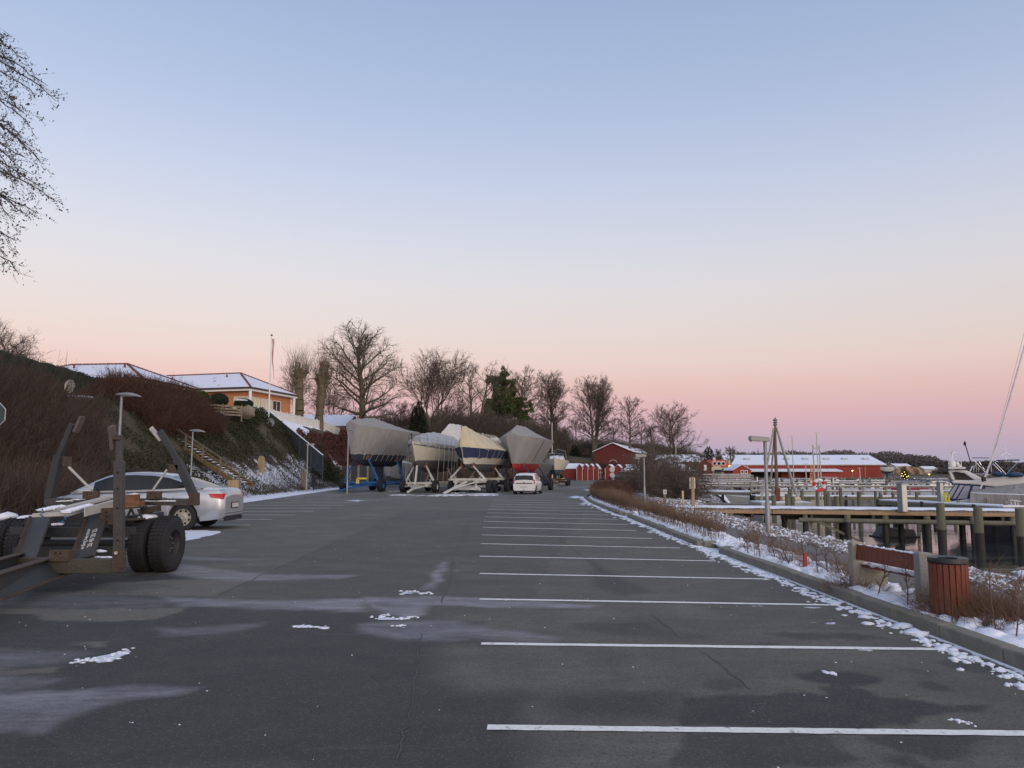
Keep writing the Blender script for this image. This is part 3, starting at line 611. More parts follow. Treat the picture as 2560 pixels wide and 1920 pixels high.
def clump_pts(n, ell_list, rng, shell=.55):
    out = []
    tot = sum(e[3]*e[4]*e[5] for e in ell_list)
    for (cx, cy, cz, rx, ry, rz) in ell_list:
        k = int(n*rx*ry*rz/tot)+1; d = norm_rows(rng.normal(0, 1, (k, 3))); r = rng.uniform(shell, 1, (k, 1)); out.append(np.array([[cx, cy, cz]]) + d*r*np.array([[rx, ry, rz]]))
    return np.concatenate(out)
def ivy_tree():
    Y = 148; rng = np.random.default_rng(5); x, y, zt = A(1262, 926, Y); zb = gz(x, Y); s = Y/FPX
    root = thing('ivy_covered_tree', 'tall tree smothered in dark green ivy among the bare trees', 'tree', (x, Y, zb)); T = Segs(); C = Segs()
    limb(T, (0,0,-.4), (0,0,1), (zt-zb)*.9, .5, .15, 10, .03, 0, rng)
    E = []
    for (u, v, ru, rv) in ((1245,945,26,24),(1232,985,20,40),(1268,1000,34,45),(1248,1040,40,40),(1292,1040,30,28),(1318,1018,16,14),(1262,935,10,22),(1275,965,18,26),(1300,1005,18,16),(1225,1030,14,36),(1262,1080,30,30),(1225,950,12,14),(1325,1005,8,7),(1310,1030,18,12)):
        px, py, pz = A(u, v, Y); 
        for j in range(10):
            E.append((px-x+rng.uniform(-.7,.7)*ru*s, rng.normal(0, ru*s*.5), pz-zb+rng.uniform(-.75,.75)*rv*s, ru*s*rng.uniform(.35,.6), ru*s*.5, rv*s*rng.uniform(.25,.45)))
    P_ = clump_pts(52000, E, rng, .25); leaves('crown', P_, .20, IVYT, root, rng); T.mesh('trunk', BARKD, root, 6)
    b = P_[rng.integers(0, len(P_), 700)]; d = norm_rows(b*np.array([1,1,.2]) - np.array([0,0,0]) + np.array([0,0,6.])); twigs(C, b, d, 1, 2.6, .03, .3, .05, rng, 3); C.mesh('twigs', TWIGP, root)
ivy_tree()
def conifer(label, u, vt, wpx, Y, m, seed, name='conifer', n=7000, vb=None, peaks=3):
    rng = np.random.default_rng(seed); x, y, zt = A(u, vt, Y); zb = gz(x, Y); W = px_w(wpx, Y); H = zt-zb
    root = thing(name, label, 'conifer', (x, Y, zb)); T = Segs(); limb(T, (0,0,-.3), (0,0,1), H*.85, W*.05, W*.01, 6, .01, 0, rng); T.mesh('trunk', BARKD, root, 6)
    t = rng.uniform(0, 1, n)**.75; pk = rng.integers(0, peaks, n); ox = (pk-(peaks-1)/2)*W*.16; hh = 1-.10*np.abs(pk-(peaks-1)/2)
    rad = W/2*np.clip(1.25*t**.65, 0, 1)*(0.72 if peaks > 1 else 1)*(1-.0*t); az = rng.uniform(0, 6.28, n); rr = rad*rng.uniform(.55, 1, n)*(1+.22*np.sin(az*5+t*25))
    P_ = np.stack([ox + rr*np.cos(az), rr*np.sin(az), H*(hh-t*hh*.97)], 1); leaves('crown', P_, W*.045, m, root, rng); return root
conifer('dark conifer behind the white-tarped boats, right of the largest bare tree', 1046, 1003, 52, 112, YEW, 41)
conifer('dark round evergreen on the bank left of the red barn', 1436, 1112, 36, 168, YEW, 42, n=4000, peaks=2)
# ---- thickets (nobody could count the twigs)
def thicket(name, label, fn, n, L, r, spread, m, seed, kinks=2, side=2, lean=(0,0,1.), cat='brush'):
    rng = np.random.default_rng(seed); x, y, h = fn(rng, n); z = land_z(x, y); b = np.stack([x, y, z + h*rng.uniform(0, .75, len(x))], 1)
    d = norm_rows(np.array([lean]) + rng.normal(0, spread, (len(x), 3))*np.array([1,1,.5])); S = Segs(); e, ed = twigs(S, b, d, 1, L, r, .1, .03, rng, kinks)
    if side: twigs(S, e, ed, side, L*.5, r*.6, .45, .02, rng, 1)
    return stuff(S.mesh(name, m, None, 3), label, cat)
BROWNTWIG = mat('brown_twig', (0.050,0.034,0.025), 0.95, .3, .35, col2=(0.105,0.070,0.052))
REDTWIG = mat('red_twig', (0.055,0.026,0.018), 0.95, .3, .35, col2=(0.110,0.052,0.036))
GREYTWIG = mat('grey_twig', (0.085,0.07,0.055), 0.95, .3, .2)
def f_left(rng, n):
    y = rng.uniform(15, 41, n); x = x_base(y) - rng.uniform(-.4, 1, n)**1*rng.uniform(0, 9.5, n); h = 1.9*np.ones(n)*sstep(-(x-x_base(y)), -.5, 2.0) + .3; zz = land_z(x, y); uu = 1280 + FPX*x/(y*CP + (zz-CAM_H)*SP); k = (uu < 175 + 60*np.sin(zz*1.3) + rng.normal(0, 25, n)) & (zz < 4.6+rng.normal(0,.3,n)); return x[k], y[k], h[k]
thicket('bramble_thicket', 'dense dark brown thicket of bare twigs covering the slope at the left edge', f_left, 52000, 1.15, .011, .42, BROWNTWIG, 51)
def f_left2(rng, n):
    y = rng.uniform(24, 50, n); x = x_base(y) - rng.uniform(4.0, 11, n); uu = 1280 + FPX*x/(y+.5); zz = land_z(x, y); k = (uu < 265 + rng.normal(0, 20, n)) & (zz < 5.0); return x[k], y[k], 1.0*np.ones(k.sum())
thicket('bramble_thicket', 'brown scrub on the upper slope between the thicket and the clipped hedge', f_left2, 12000, .9, .012, .5, BROWNTWIG, 52)
def f_crest(rng, n):
    y = rng.uniform(50, 63, n); x = -27.0 + (y-43)*.02 + rng.uniform(-1.2, 1.4, n); h = interp(y, [50,54,63], [.25,.5,.4]); return x, y, h*np.ones(n)
thicket('beech_hedge', 'reddish brown leafless hedge along the crest above the steps', f_crest, 24000, .55, .016, .5, REDTWIG, 53, cat='hedge')
def f_crest2(rng, n):
    y = rng.uniform(49, 60, n); x = -25.2 + rng.uniform(-1.2, 2.8, n); return x, y, 1.3*np.ones(n)
thicket('bramble_thicket', 'reddish brown scrub hanging below the crest hedge beside the handrail', f_crest2, 12000, .9, .014, .5, REDTWIG, 54)
# evergreen ground cover on the slope
def ground_leaves(name, label, fn, n, size, m, seed, cat='ground cover'):
    rng = np.random.default_rng(seed); x, y, h = fn(rng, n); z = land_z(x, y); keep = fbm(x, y, .55, seed, 4) > .40; x, y, z, h = x[keep], y[keep], z[keep], h[keep]; hump = h*(.25 + 1.1*fbm(x, y, .8, seed+3, 3))
    P_ = np.stack([x, y, z + hump*rng.uniform(0.2, 1, len(x))], 1); return stuff(leaves(name, P_, size, m, None, rng), label, cat)
ground_leaves('evergreen_shrubs', 'dark evergreen cotoneaster covering the slope left of the wooden steps', lambda r, n: ((lambda y: x_base(y) - r.uniform(.8, 8.5, n))(yy := r.uniform(33, 49, n)), yy, .55*np.ones(n)), 20000, .07, IVY, 61)
ground_leaves('evergreen_shrubs', 'dark evergreen cotoneaster covering the slope between the steps and the grey fence', lambda r, n: ((lambda y: x_base(y) - 2.6 - 1.0 - r.uniform(0, 1, n)**.7*4.6)(yy := r.uniform(51, 77, n)), yy, .85*np.ones(n)), 30000, .085, IVY, 62)
ground_leaves('evergreen_shrubs', 'sparse low evergreen twigs in the snow at the foot of the slope', lambda r, n: ((lambda y: x_base(y) - r.uniform(.2, 4.5, n))(yy := r.uniform(38, 78, n)), yy, .25*np.ones(n)), 16000, .07, IVY, 63)
thicket('dry_weeds', 'dry brown weeds poking out of the snow at the foot of the slope', lambda r, n: ((lambda y: x_base(y) - r.uniform(-.3, 4.5, n))(yy := r.uniform(36, 79, n)), yy, .15*np.ones(n)), 5000, .45, .010, .6, GREYTWIG, 64, 2, 1)
BURG = mat('burgundy_leaf', (0.040,0.012,0.012), .8, .4, 1.0, col2=(0.090,0.026,0.022))
ground_leaves('burgundy_shrubs', 'deep burgundy barberry bushes below the white fence', lambda r, n: (lambda y: ((interp(y, [78,92,106], [-20.3,-20.6,-21.0]) + r.uniform(-2.1, 2.4, n)), y, 1.0*np.ones(n)))(r.uniform(80, 112, n)), 32000, .14, BURG, 65, 'shrubs')
ground_leaves('evergreen_shrubs', 'dark green bush at the foot of the grey sloping fence', lambda r, n: (r.normal(-19.2, .9, n), r.normal(78.5, 1.6, n), 2.4*np.ones(n)), 9000, .10, IVY, 66, 'shrubs')
# background woods behind the boats and over the barn
def f_back(rng, n):
    x = rng.uniform(-28, 62, n); y = y_back(x) + rng.uniform(10, 34, n); y = np.where(x < -12, np.maximum(y, 128+rng.uniform(0, 20, n)), y); y = np.where((x > 12) & (x < 46), np.maximum(y, 214+rng.uniform(0, 14, n)), y); h = interp(x, [-28,-10,10,40,62], [3.2,4.6,5.6,5.2,3.6])*(.75+.5*fbm(x, y, .12, 8, 3)); return x, y, h
thicket('scrub_wood', 'hazy brown scrub and young trees filling the hillside behind the boats', f_back, 42000, 1.8, .030, .5, GREYTWIG, 55, 2, 2, cat='wood')
def f_gap(rng, n):
    x = rng.uniform(-18, 2, n); y = y_back(x) + rng.uniform(-2, 12, n); y = np.where(x < -12, np.maximum(y, 124+rng.uniform(0, 8, n)), y); return x, y, 1.6*np.ones(n)
thicket('scrub_wood', 'dark brown undergrowth on the bank directly behind the laid-up boats', f_gap, 16000, 1.2, .03, .5, TWIG, 57, 2, 1, cat='brush')
def f_bank(rng, n):
    x = rng.uniform(-4, 34, n); y = y_back(x) + rng.uniform(-1, 8, n); return x, y, .7*np.ones(n)
thicket('brown_hedge_bank', 'low rust brown hedge on the bank above the row of red sheds', f_bank, 16000, .8, .04, .5, REDTWIG, 56, 2, 1, cat='hedge')
for (u, vt, w, Y, s) in ((1010,1010,90,150,71),(1150,1000,80,165,72),(1345,1030,70,190,73),(1440,1040,70,200,74),(1530,1050,80,205,75),(1600,1050,70,215,76),(1120,1020,80,160,77)):
    T_('bare_tree', {71:'small bare tree filling the gap left of the dark conifer',72:'small bare tree behind the white-tarped boat',73:'small distant bare tree left of the narrow triple-stemmed tree',74:'distant bare tree between the narrow tree and the twin tree',75:'distant bare tree right of the twin tree, over the barn ridge',76:'distant bare tree above the right end of the barn roof',77:'distant bare tree above the white-tarped boat, behind the fan-shaped tree'}[s], u, vt, w, Y, style='round', seed=s, bole=.15, dens=.75, twig_r=.04, rtrunk=.25)
# overhanging twigs of a beech left of the frame
def beech():
    rng = np.random.default_rng(81); Y = 15.0; root = thing('beech_tree', 'beech reaching drooping twigs into the picture at the upper left edge', 'tree', (-13.2, Y, gz(-13.2, Y))); zb = root.location.z
    T = Segs(); C = Segs(); Lf = []
    limb(T, (0,0,-.3), (0,0,1), 11.0, .38, .12, 10, .02, 0, rng)
    for (u, v, z0) in ((12,115,9.6),(35,165,8.9),(60,150,8.6),(140,252,8.5),(120,215,8.6),(80,225,8.2),(75,315,7.5),(55,280,7.7),(60,345,7.2),(75,375,6.9),(65,395,6.7),(108,408,6.6),(70,430,6.3),(110,470,6.1),(145,508,6.0),(95,530,5.5),(62,535,5.4),(30,545,5.3),(38,605,4.6),(42,672,4.0),(20,645,4.1),(50,455,6.0),(20,360,7.2),(40,260,8.2),(25,420,6.7),(15,500,5.7)):
        e = np.array(A(u, v, Y + rng.uniform(-1.2, 1.2))) - np.array(root.location); b = np.array([.2, 0, z0 - zb*0 + 1.0]); b[2] = e[2] + 1.3
        n = 16; ts = np.linspace(0, 1, n+1)[:,None]; mid = (b+e)/2 + np.array([.3, 0, .55]) + rng.normal(0, .12, 3); P_ = b*(1-ts)**2 + 2*mid*ts*(1-ts) + e*ts**2 + rng.normal(0, .02, (n+1, 3))
        rr = np.linspace(.035, .006, n+1); T.add(P_[:-1], P_[1:], rr[:-1], rr[1:]); D_ = norm_rows(P_[1:]-P_[:-1])
        sel = P_[5:-1]; sd = D_[5:]
        e1, d1 = twigs(C, sel, sd, 3, .34, .006, .30, -.10, rng, 3); e2, d2 = twigs(C, e1, d1, 2, .14, .004, .3, -.08, rng, 1)
        for E_, D2 in ((e1, d1), (e2, d2), (sel, sd)): Lf.append(E_ + rng.normal(0, .03, E_.shape))
    T.mesh('trunk', BARKD, root, 6); C.mesh('crown', BARKD, root, 3); L_ = np.concatenate(Lf); L_ = np.concatenate([L_, L_ + rng.normal(0, .06, L_.shape)]); leaves('leaf_buds', L_, .028, BARKD, root, rng)
beech()
# shoreline tangle (u 1600-1720)
def tangle(label, u, v, Y, W, H, seed, n=9):
    rng = np.random.default_rng(seed); x, y, z = A(u, v, Y); root = thing('bare_shrub', label, 'shrub', (x, Y, min(z, gz(x, Y)+.1)), 0, 'tangled bare shrubs on the shore'); T = Segs(); C = Segs()
    for i in range(n):
        az = rng.uniform(0, 6.28); el = rng.uniform(.3, 1.2); d = np.array([math.cos(az)*math.cos(el), math.sin(az)*math.cos(el), math.sin(el)]); L_ = rng.uniform(.6, 1)*min(H, W/2/max(.3, math.cos(el)))*1.25
        P1, D1, _ = limb(T, rng.normal(0, .3, 3)*np.array([1,1,.1]), d, L_, .07, .02, 8, .25, -.03, rng)
        for k in range(1, 8):
            for j in range(4):
                sd = side_dirs(D1[k], 1, R(60), rng)[0]; P2, D2, _ = limb(C, P1[k], sd, L_*.35, .018, .008, 4, .3, -.02, rng); b = np.array(P2[1:]); twigs(C, b, np.array(D2), 4, .5, .008, .6, -.02, rng, 2)
    T.mesh('stems', BARK, root, 5); C.mesh('twigs', TWIG, root, 3)
tangle('big tangled leafless shrub spilling down the shore in front of the patchy snowy roof', 1650, 1235, 58, 6.5, 3.6, 91, 26)
tangle('tangled leafless shrub closest to the pier, on the boulders', 1690, 1240, 50, 4.6, 2.2, 92, 16)
tangle('tangled leafless shrub behind the promenade lamps', 1625, 1205, 68, 6, 3.6, 93, 22)
# twig hedge in the planting strip
STEM = mat('stem', (0.13,0.075,0.05), .9, .3, 2)
STRAW = mat('straw', (0.22,0.15,0.095), .95, .3, 1.5, col2=(0.13,0.075,0.05))
def strip_hedge():
    rng = np.random.default_rng(101); S = Segs(); n = 5200
    y = 13 + (60-13)*rng.uniform(0, 1, n)**.8; lo = x_lotR(y)+.28; hi = np.interp(y, [0,30,38,50,63], [4.9,4.75,5.2,6.6,8.0]); x = lo + (hi-lo)*rng.uniform(0, 1, n)
    gap = ((y > 15.6) & (y < 17.2)) | ((y > 27.4) & (y < 28.6)); keep = ~gap & (rng.uniform(0, 1, n) < np.interp(y, [13,18,30,45,60], [.25,.4,.6,1,1])); x, y = x[keep], y[keep]
    h = np.interp(y, [13,22,35,60], [.45,.48,.55,.72]); b = np.stack([x, y, np.full(len(x), .05)], 1); d = norm_rows(np.array([[0,0,1.]]) + rng.normal(0, .16, b.shape))
    S2 = Segs(); e, ed = twigs(S2, b, d, 1, .5, .006, .05, .02, rng, 3)
    b2 = b + d*h[:,None]*.5; twigs(S2, b2, d, 5, .30, .004, .45, .15, rng, 2); twigs(S2, e, ed, 3, .2, .003, .4, .1, rng, 1)
    stuff(S2.mesh('dry_stems', STRAW, None, 3), 'strip of dry straw coloured stems between the kerb and the path', 'dry plants')
strip_hedge()
def f_far(rng, n):
    y = rng.uniform(40, 61, n); x = x_lotR(y)+.5+rng.uniform(0, 1, n)*1.6; return x, y, .62*np.ones(n)
thicket('brown_hedge', 'low brown hedge rounding the far end of the planting strip', f_far, 9000, .45, .010, .5, REDTWIG, 103, 2, 1, cat='hedge')
def sapling(x, y, h, seed, label, n=7):
    rng = np.random.default_rng(seed); root = thing('bare_sapling', label, 'plant', (x, y, .06), 0, 'thin bare saplings in the snowy planting strip'); S = Segs()
    P1, D1, _ = limb(S, (0,0,0), (rng.normal(0,.12), rng.normal(0,.12), 1), h, .009, .004, 8, .06, .02, rng)
    for k in range(2, 8):
        for j in range(2):
            sd = side_dirs(D1[k], 1, R(50), rng)[0]; P2, D2, _ = limb(S, P1[k], sd, h*.28*rng.uniform(.5, 1.2), .0045, .002, 4, .12, .05, rng); twigs(S, np.array(P2[1:]), np.array(D2), 1, .07, .002, .5, .05, rng, 1)
    S.mesh('stems', STEM, root, 4)
# ================================================================== SMALL STUFF ON THE GROUND
def lumps(name, label, spots, m=SNOW, z=0.005, cat='snow'):
    mb = MB()
    for i, (x, y, r, h) in enumerate(spots): mb.blob((x, y, z), (r*random.uniform(.8,1.3), r*random.uniform(.8,1.3), h), i*1.3, .35, 2 if r > .05 else 1)
    return stuff(mb.build(name, m, smooth=True), label, cat)
def spots_poly(path, n, spread, rr, hh, z=0):
    out = []
    for i in range(n):
        t = random.random()*(len(path)-1); k = int(t); a, b = path[k], path[k+1]; f = t-k; out.append((a[0]+(b[0]-a[0])*f + random.gauss(0, spread), a[1]+(b[1]-a[1])*f + random.gauss(0, spread), random.uniform(*rr), random.uniform(*hh)))
    return out
def gp(l, ox, oy, k): return [G(ox+x*k, oy+y*k)[:2] for x, y in l]
lumps('snow_lump', 'ragged patch of old snow on the asphalt at the lower left', spots_poly(gp([(470,878),(540,855),(640,865),(720,830),(785,800)], 0, 1300, k6), 49, .035, (.01,.03), (.003,.009)))
lumps('snow_lump', 'nearest curved streak of snow left of the first long bay line', spots_poly(gp([(115,655),(160,640),(220,660),(300,662),(370,648)], 900, 1300, k7), 31, .04, (.012,.035), (.004,.010)))
lumps('snow_lump', 'short streak of snow beyond the nearer curved one', spots_poly(gp([(280,502),(320,478),(380,488),(430,497),(468,490)], 900, 1300, k7), 22, .05, (.012,.035), (.004,.010)))
lumps('snow_lump', 'thin smear of snow between the lane and the trailer', spots_poly(gp([(1812,655),(1880,660),(1940,660),(2040,672)], 0, 1300, k6), 13, .03, (.02,.06), (.004,.01)))
lumps('snow_lump', 'small flattened piece of snow left of the snow smear', spots_poly(gp([(230,712),(270,710),(310,712)], 900, 1300, k7), 8, .02, (.01,.03), (.004,.012)))
lumps('snow_lump', 'scrap of icy snow near the bottom right corner', spots_poly(gp([(1745,770),(1800,790),(1910,812)], 1700, 1500, k8), 16, .015, (.006,.02), (.004,.01)))
lumps('snow_lump', 'bits of snow inside the dark oval puddle stain', spots_poly(gp([(930,465),(980,475),(1040,500)], 1700, 1500, k8), 14, .015, (.01,.035), (.004,.01)))
kl = []
for i in range(1000):
    y = 5 + 45*random.random()**1.6; x = x_lotR(y) - .12 - abs(random.gauss(0, .13)); kl.append((float(x), y, random.uniform(.010,.055)*min(2.0, .6+y/20), random.uniform(.005,.026)))
kl.append((4.05, 7.95, .10, .045)); kl.append((4.12, 8.35, .07, .035))
lumps('kerb_snow', 'crumbly ridge of snow lying in the gutter along the kerb', kl)
vl = []
for i in range(1100):
    y = 3 + 45*random.random()**1.5; x = float(x_lotR(y)) + .25 + random.random()*.75; vl.append((x, y, random.uniform(.05,.16), random.uniform(.03,.09)))
lumps('verge_snow', 'bumpy snow cover on the planting strip behind the kerb', vl, z=.07)
cr = []
for i in range(170):
    x = random.uniform(-7, 4); y = 3.5 + 14*random.random()**1.3; cr.append((x, y, random.uniform(.003,.010), random.uniform(.002,.005)))
lumps('snow_crumbs', 'tiny crumbs of snow scattered over the asphalt', cr)
sp = []
for i in range(2600):
    y = 6 + 40*random.random()**1.25; a = xpr(y); b = float(x_shore(y))-1.2; x = a + .15 + (b-a)*random.random(); sp.append((x, y, random.uniform(.05,.15), random.uniform(.04,.11)))
RUB = mat('rubble', (0.72,0.76,0.84), .85, .1, 9, .8, 30, col2=(0.16,0.135,0.12), thresh=(.44,.50))
mb = MB()
for i, (x, y, r, h) in enumerate(sp): mb.blob((x, y, 0.06-.20*max(0, min(1, (x-xpr(y))/max(.5, float(x_shore(y))-1.3-xpr(y))))), (r, r*random.uniform(.7,1.2), h), i, .4, 1)
stuff(mb.build('stone_rubble', RUB, smooth=False), 'snow-dusted rubble stones along the outer edge of the path', 'stones')
BOULD = [mat('boulder_pink', (0.21,0.165,0.145), .9, .25, 3, 1.0, 12), mat('boulder_grey', (0.17,0.16,0.145), .9, .25, 3, 1.0, 12), mat('boulder_tan', (0.23,0.185,0.15), .9, .25, 3, 1.0, 12)]
proto = {}
caps = []
def boulder(x, y, z, r, mi, label, sd):
    key = (mi, sd % 5)
    if key not in proto:
        mb = MB(); mb.blob((0,0,0), (1, .8, .62), sd*3.3, .42, 3); o = mb.build('boulder', BOULD[mi], smooth='auto'); proto[key] = o.data; bpy.data.objects.remove(o)
    o = bpy.data.objects.new('boulder', proto[key]); COL.objects.link(o); o.location = (x, y, z); o.scale = (r, r, r*random.uniform(.8,1.1)); o.rotation_euler = (0, 0, random.uniform(0, 6.28)); tag(o, label, 'boulder', 'boulders along the waterline')
    if random.random() < .55: caps.append((x, y, z + r*.40, r))
LB = 'rounded granite boulder dusted with snow on the bank above the water'
nb = 0
for i in range(120):
    y = 8.5 + 44*(i/120.) + random.uniform(-.2, .2); s = float(x_shore(y)); 
    if 33.4 < y < 35.6: continue
    off = random.choice([-1.05, -.75, -.35, .0]); r = random.uniform(.22, .55); zz = -.30 - 1.0*float(sstep(off, -1.5, .5))
    boulder(s+off, y, zz, r, random.choice([0,0,1,2]), LB, i)
boulder(8.95, 13.7, -.30, .40, 1, 'large pale grey boulder at the right edge of the picture, beyond the litter bin', 7)
mb = MB()
for i, (x, y, z, r) in enumerate(caps): mb.blob((x+random.uniform(-.1,.1)*r, y, z), (r*.6, r*.5, r*.16), i, .3, 2)
stuff(mb.build('boulder_snow', SNOW, smooth=True), 'thin caps of snow on top of the shore boulders', 'snow')
# saplings and grass near the bench
for i, (u, v, h) in enumerate(((2270,1520,.62),(2170,1448,.50),(2195,1492,.50),(2155,1470,.48),(2390,1500,.55),(2490,1578,.68),(2540,1600,.60),(2560,1575,.62),(2070,1440,.42),(2100,1445,.45),(2045,1437,.4),(1975,1420,.45),(1935,1400,.42),(2010,1405,.4),(2525,1560,.5),(1900,1395,.4),(1870,1385,.38),(2350,1540,.35))):
    g_ = G(u, v, .07); sapling(g_[0], g_[1], h, 200+i, ['thin bare sapling in front of the bench seat','bare sapling at the left bench slab','second bare sapling in front of the bench, left of the first','short bare sapling left of the bench','bare sapling in front of the litter bin','tall bare sapling right of the grass tuft','bare sapling near the right edge of the picture','rightmost bare sapling, cut by the picture edge'][i] if i < 8 else 'thin bare sapling sticking out of the snowy strip behind the kerb')
def grass_tuft(label, x, y, W, H, n, m, seed, name='grass_tuft'):
    rng = np.random.default_rng(seed); S = Segs(); b = np.stack([rng.normal(0, W*.3, n), rng.normal(0, W*.3, n), np.zeros(n)], 1); d = norm_rows(b*np.array([1.2/W*.6,1.2/W*.6,0]) + np.array([-.15,0,.75]) + rng.normal(0, .30, b.shape)); twigs(S, b, d, 1, H, .0035, .1, -.15, rng, 4)
    o = S.mesh(name, m, None, 3); o.location = (x, y, .05); return stuff(o, label, 'dry grass')
DRYG = mat('dry_grass', (0.20,0.125,0.075), .95, .3, 5, col2=(0.13,0.07,0.045))
g_ = G(2440, 1560, .06); grass_tuft('bushy tuft of dry brown grass beside the litter bin', g_[0]+.25, g_[1]+.1, .8, .46, 1500, DRYG, 301)
g_ = G(2360, 1535, .06); grass_tuft('tuft of dry grass at the foot of the litter bin', g_[0]+.08, g_[1]-.12, .6, .42, 750, DRYG, 302)
g_ = G(2145, 1483, .06); grass_tuft('dry grass around the left bench slab', g_[0], g_[1]+.2, .45, .35, 350, DRYG, 303)
g_ = G(2440, 1575, .06); grass_tuft('small dark green grass tuft growing out of the snow at the kerb', g_[0]+.02, g_[1]-.1, .09, .09, 90, mat('green_grass', (0.03,0.05,0.015), .9, .2), 304)
for i in range(16):
    u = 1840 + i*15; g_ = G(u, 1375 + (u-1840)*.33, .06); grass_tuft('sparse dry grass in the planting strip behind the kerb', g_[0]+random.uniform(.1,.6), g_[1], .3, .30, 80, DRYG, 310+i)
# ================================================================== LITTER BIN, BENCH, MARKER
REDWOOD = mat('red_wood', (0.13,0.028,0.014), .55, .3, 3, .5, 60, stretch=(6,6,.6), col2=(0.235,0.058,0.028))
DARKMET = mat('dark_metal', (0.025,0.026,0.03), .45, .2, 6, metal=.4)
def litter_bin():
    x, y, _ = A(2375, 1500, 8.5); root = thing('litter_bin', 'round litter bin with red wooden slats and a dark metal rim beside the bench', 'litter bin', (x, y, .05)); r = .186; H = .60
    mb = MB(); mb.lathe([(r*.86, .03), (r*.86, H-.02)], n=28); mb.lathe([(.0,.03),(r*.86,.03)], n=28); mb.build('liner', DARKMET, root, smooth='auto')
    n = 20
    for i in range(n):
        t = 2*math.pi*i/n; mb = MB(); mb.box((0,0,0), (.020, 2*math.pi*r/n-.010, H-.02)); mb.build('slat', REDWOOD, root, loc=(math.cos(t)*r*.97, math.sin(t)*r*.97, (H-.02)/2+.01+random.uniform(-.003,.003)), rz=t, bevel=.003)
    mb = MB(); mb.lathe([(r*1.0,H-.005),(r*1.06,H),(r*1.06,H+.045),(r*1.02,H+.055),(r*.55,H+.045),(r*.55,H+.01),(r*1.0,H-.005)], n=32); mb.build('rim', DARKMET, root, smooth='auto')
litter_bin()
GRAN = mat('granite', (0.19,0.185,0.175), .85, .2, 60, .9, 90, col2=(0.36,0.35,0.33))
GRANL = mat('granite_pale', (0.36,0.33,0.26), .85, .2, 60, .5, 90, col2=(0.27,0.25,0.20))
def bench():
    a = np.array(G(2297, 1524, .05)[:2]); b = np.array(G(2124, 1477, .05)[:2]); d = a-b; L_ = float(np.hypot(*d)); ang = math.atan2(d[1], d[0])
    root = thing('park_bench', 'park bench with red planks between granite slabs, seen from behind', 'bench', (float(b[0]), float(b[1]), .05), ang)   # +x runs towards the camera, +y towards the water
    H = .655
    prof = [(0,-.05),(0,H-.02),(.03,H),(.14,H-.01),(.25,H-.05),(.34,H-.12),(.42,H-.22),(.47,.36),(.50,-.05)]
    for i, x in enumerate((0.0, L_-.05)):
        mb = MB(); mb.prism(prof, x, x+.11, 'yz'); mb.build('end_slab', GRANL if i == 0 else GRAN, root, bevel=.008)
    mb = MB(); mb.box((.115+.20, .20, .18), (.09,.42,.40)); 
    mb = MB(); mb.beam((.11,.075,H-.135), (L_-.05,.075,H-.135), .045, .20, up=(0,.12,1)); mb.build('backrest', REDWOOD, root, bevel=.005)
    for j in range(3):
        mb = MB(); mb.beam((.11,.17+j*.115,.345), (L_-.05,.17+j*.115,.345), .105, .04); mb.build('seat_plank', REDWOOD, root, bevel=.004)
    sp_ = [(random.uniform(.15,L_-.08), random.uniform(.12,.42), random.uniform(.03,.07), random.uniform(.015,.03)) for _ in range(150)]
    mb = MB()
    for i, (x, y, r, h) in enumerate(sp_): mb.blob((x, y, .37), (r*1.4, r, h), i, .3, 2)
    o = mb.build('seat_snow', SNOW, root, smooth=True); o['kind'] = 'stuff'
    mb = MB()
    for i in range(34): mb.blob((.11+random.random()**.6*(L_-.2), .072+random.uniform(-.012,.012), H-.035), (.05,.022,random.uniform(.006,.02)), i, .3, 1)
    o = mb.build('top_snow', SNOW, root, smooth=True); o['kind'] = 'stuff'
bench()
mb = MB(); mb.box((0,0,.16), (.05,.05,.34)); g_ = G(2014, 1432, .05); tag(mb.build('marker_peg', mat('peg_red', (.30,.03,.02), .6), None, loc=(g_[0], g_[1], .03), bevel=.004), 'short red marker peg in the planting strip', 'marker')
# ================================================================== LAMPS
GALV = mat('galvanised', (0.22,0.23,0.235), .45, .15, 5, .1, 30, metal=.5)
LAMPH = mat('lamp_housing', (0.20,0.215,0.23), .5, .1, 4, metal=.2)
LAMPW = mat('lamp_paint', (0.30,0.295,0.26), .6, .1, 4)
def street_lamp(label, x, y, h, rz=0, r=.05):
    root = thing('street_lamp', label, 'street lamp', (x, y, gz(x, y) if x < -12 else 0), rz, 'street lamps with curved heads along the foot of the slope'); z0 = root.location.z; h = h - z0
    mb = MB(); mb.tube([(0,0,-.2),(0,0,.9),(0,0,.95),(0,0,h)], [r*1.25,r*1.25,r,r*.8], 12); mb.build('pole', GALV, root, smooth='auto')
    P, F = ICO[3]; mb = MB(); out = []
    for p in P:
        xx = p[0]; zz = p[2]; zz = zz*(.085 if zz > 0 else .02); wy = .14*(1-.15*xx)*(1 if xx < .2 else 1-.5*(xx-.2)); out.append((xx*.42+.22, p[1]*wy, h + .05 + zz - .05*(xx+.2)**2*(xx > -.2)))
    mb.add(out, F); mb.build('lamp_head', LAMPH, root, smooth=True)
    mb = MB(); mb.box((.22,0,h+.02), (.42,.16,.02)); mb.build('lens', LAMPW, root)
p_ = A(304, 990, 24.3); street_lamp('nearest street lamp with a leaf-shaped grey head, rising behind the rusty trailer', p_[0], 24.3, p_[2]-.02, R(0), .055)
p_ = A(482, 1079, 38); street_lamp('second street lamp with a leaf-shaped grey head, rising behind the silver car', p_[0], 38, p_[2]-.02, 0, .05)
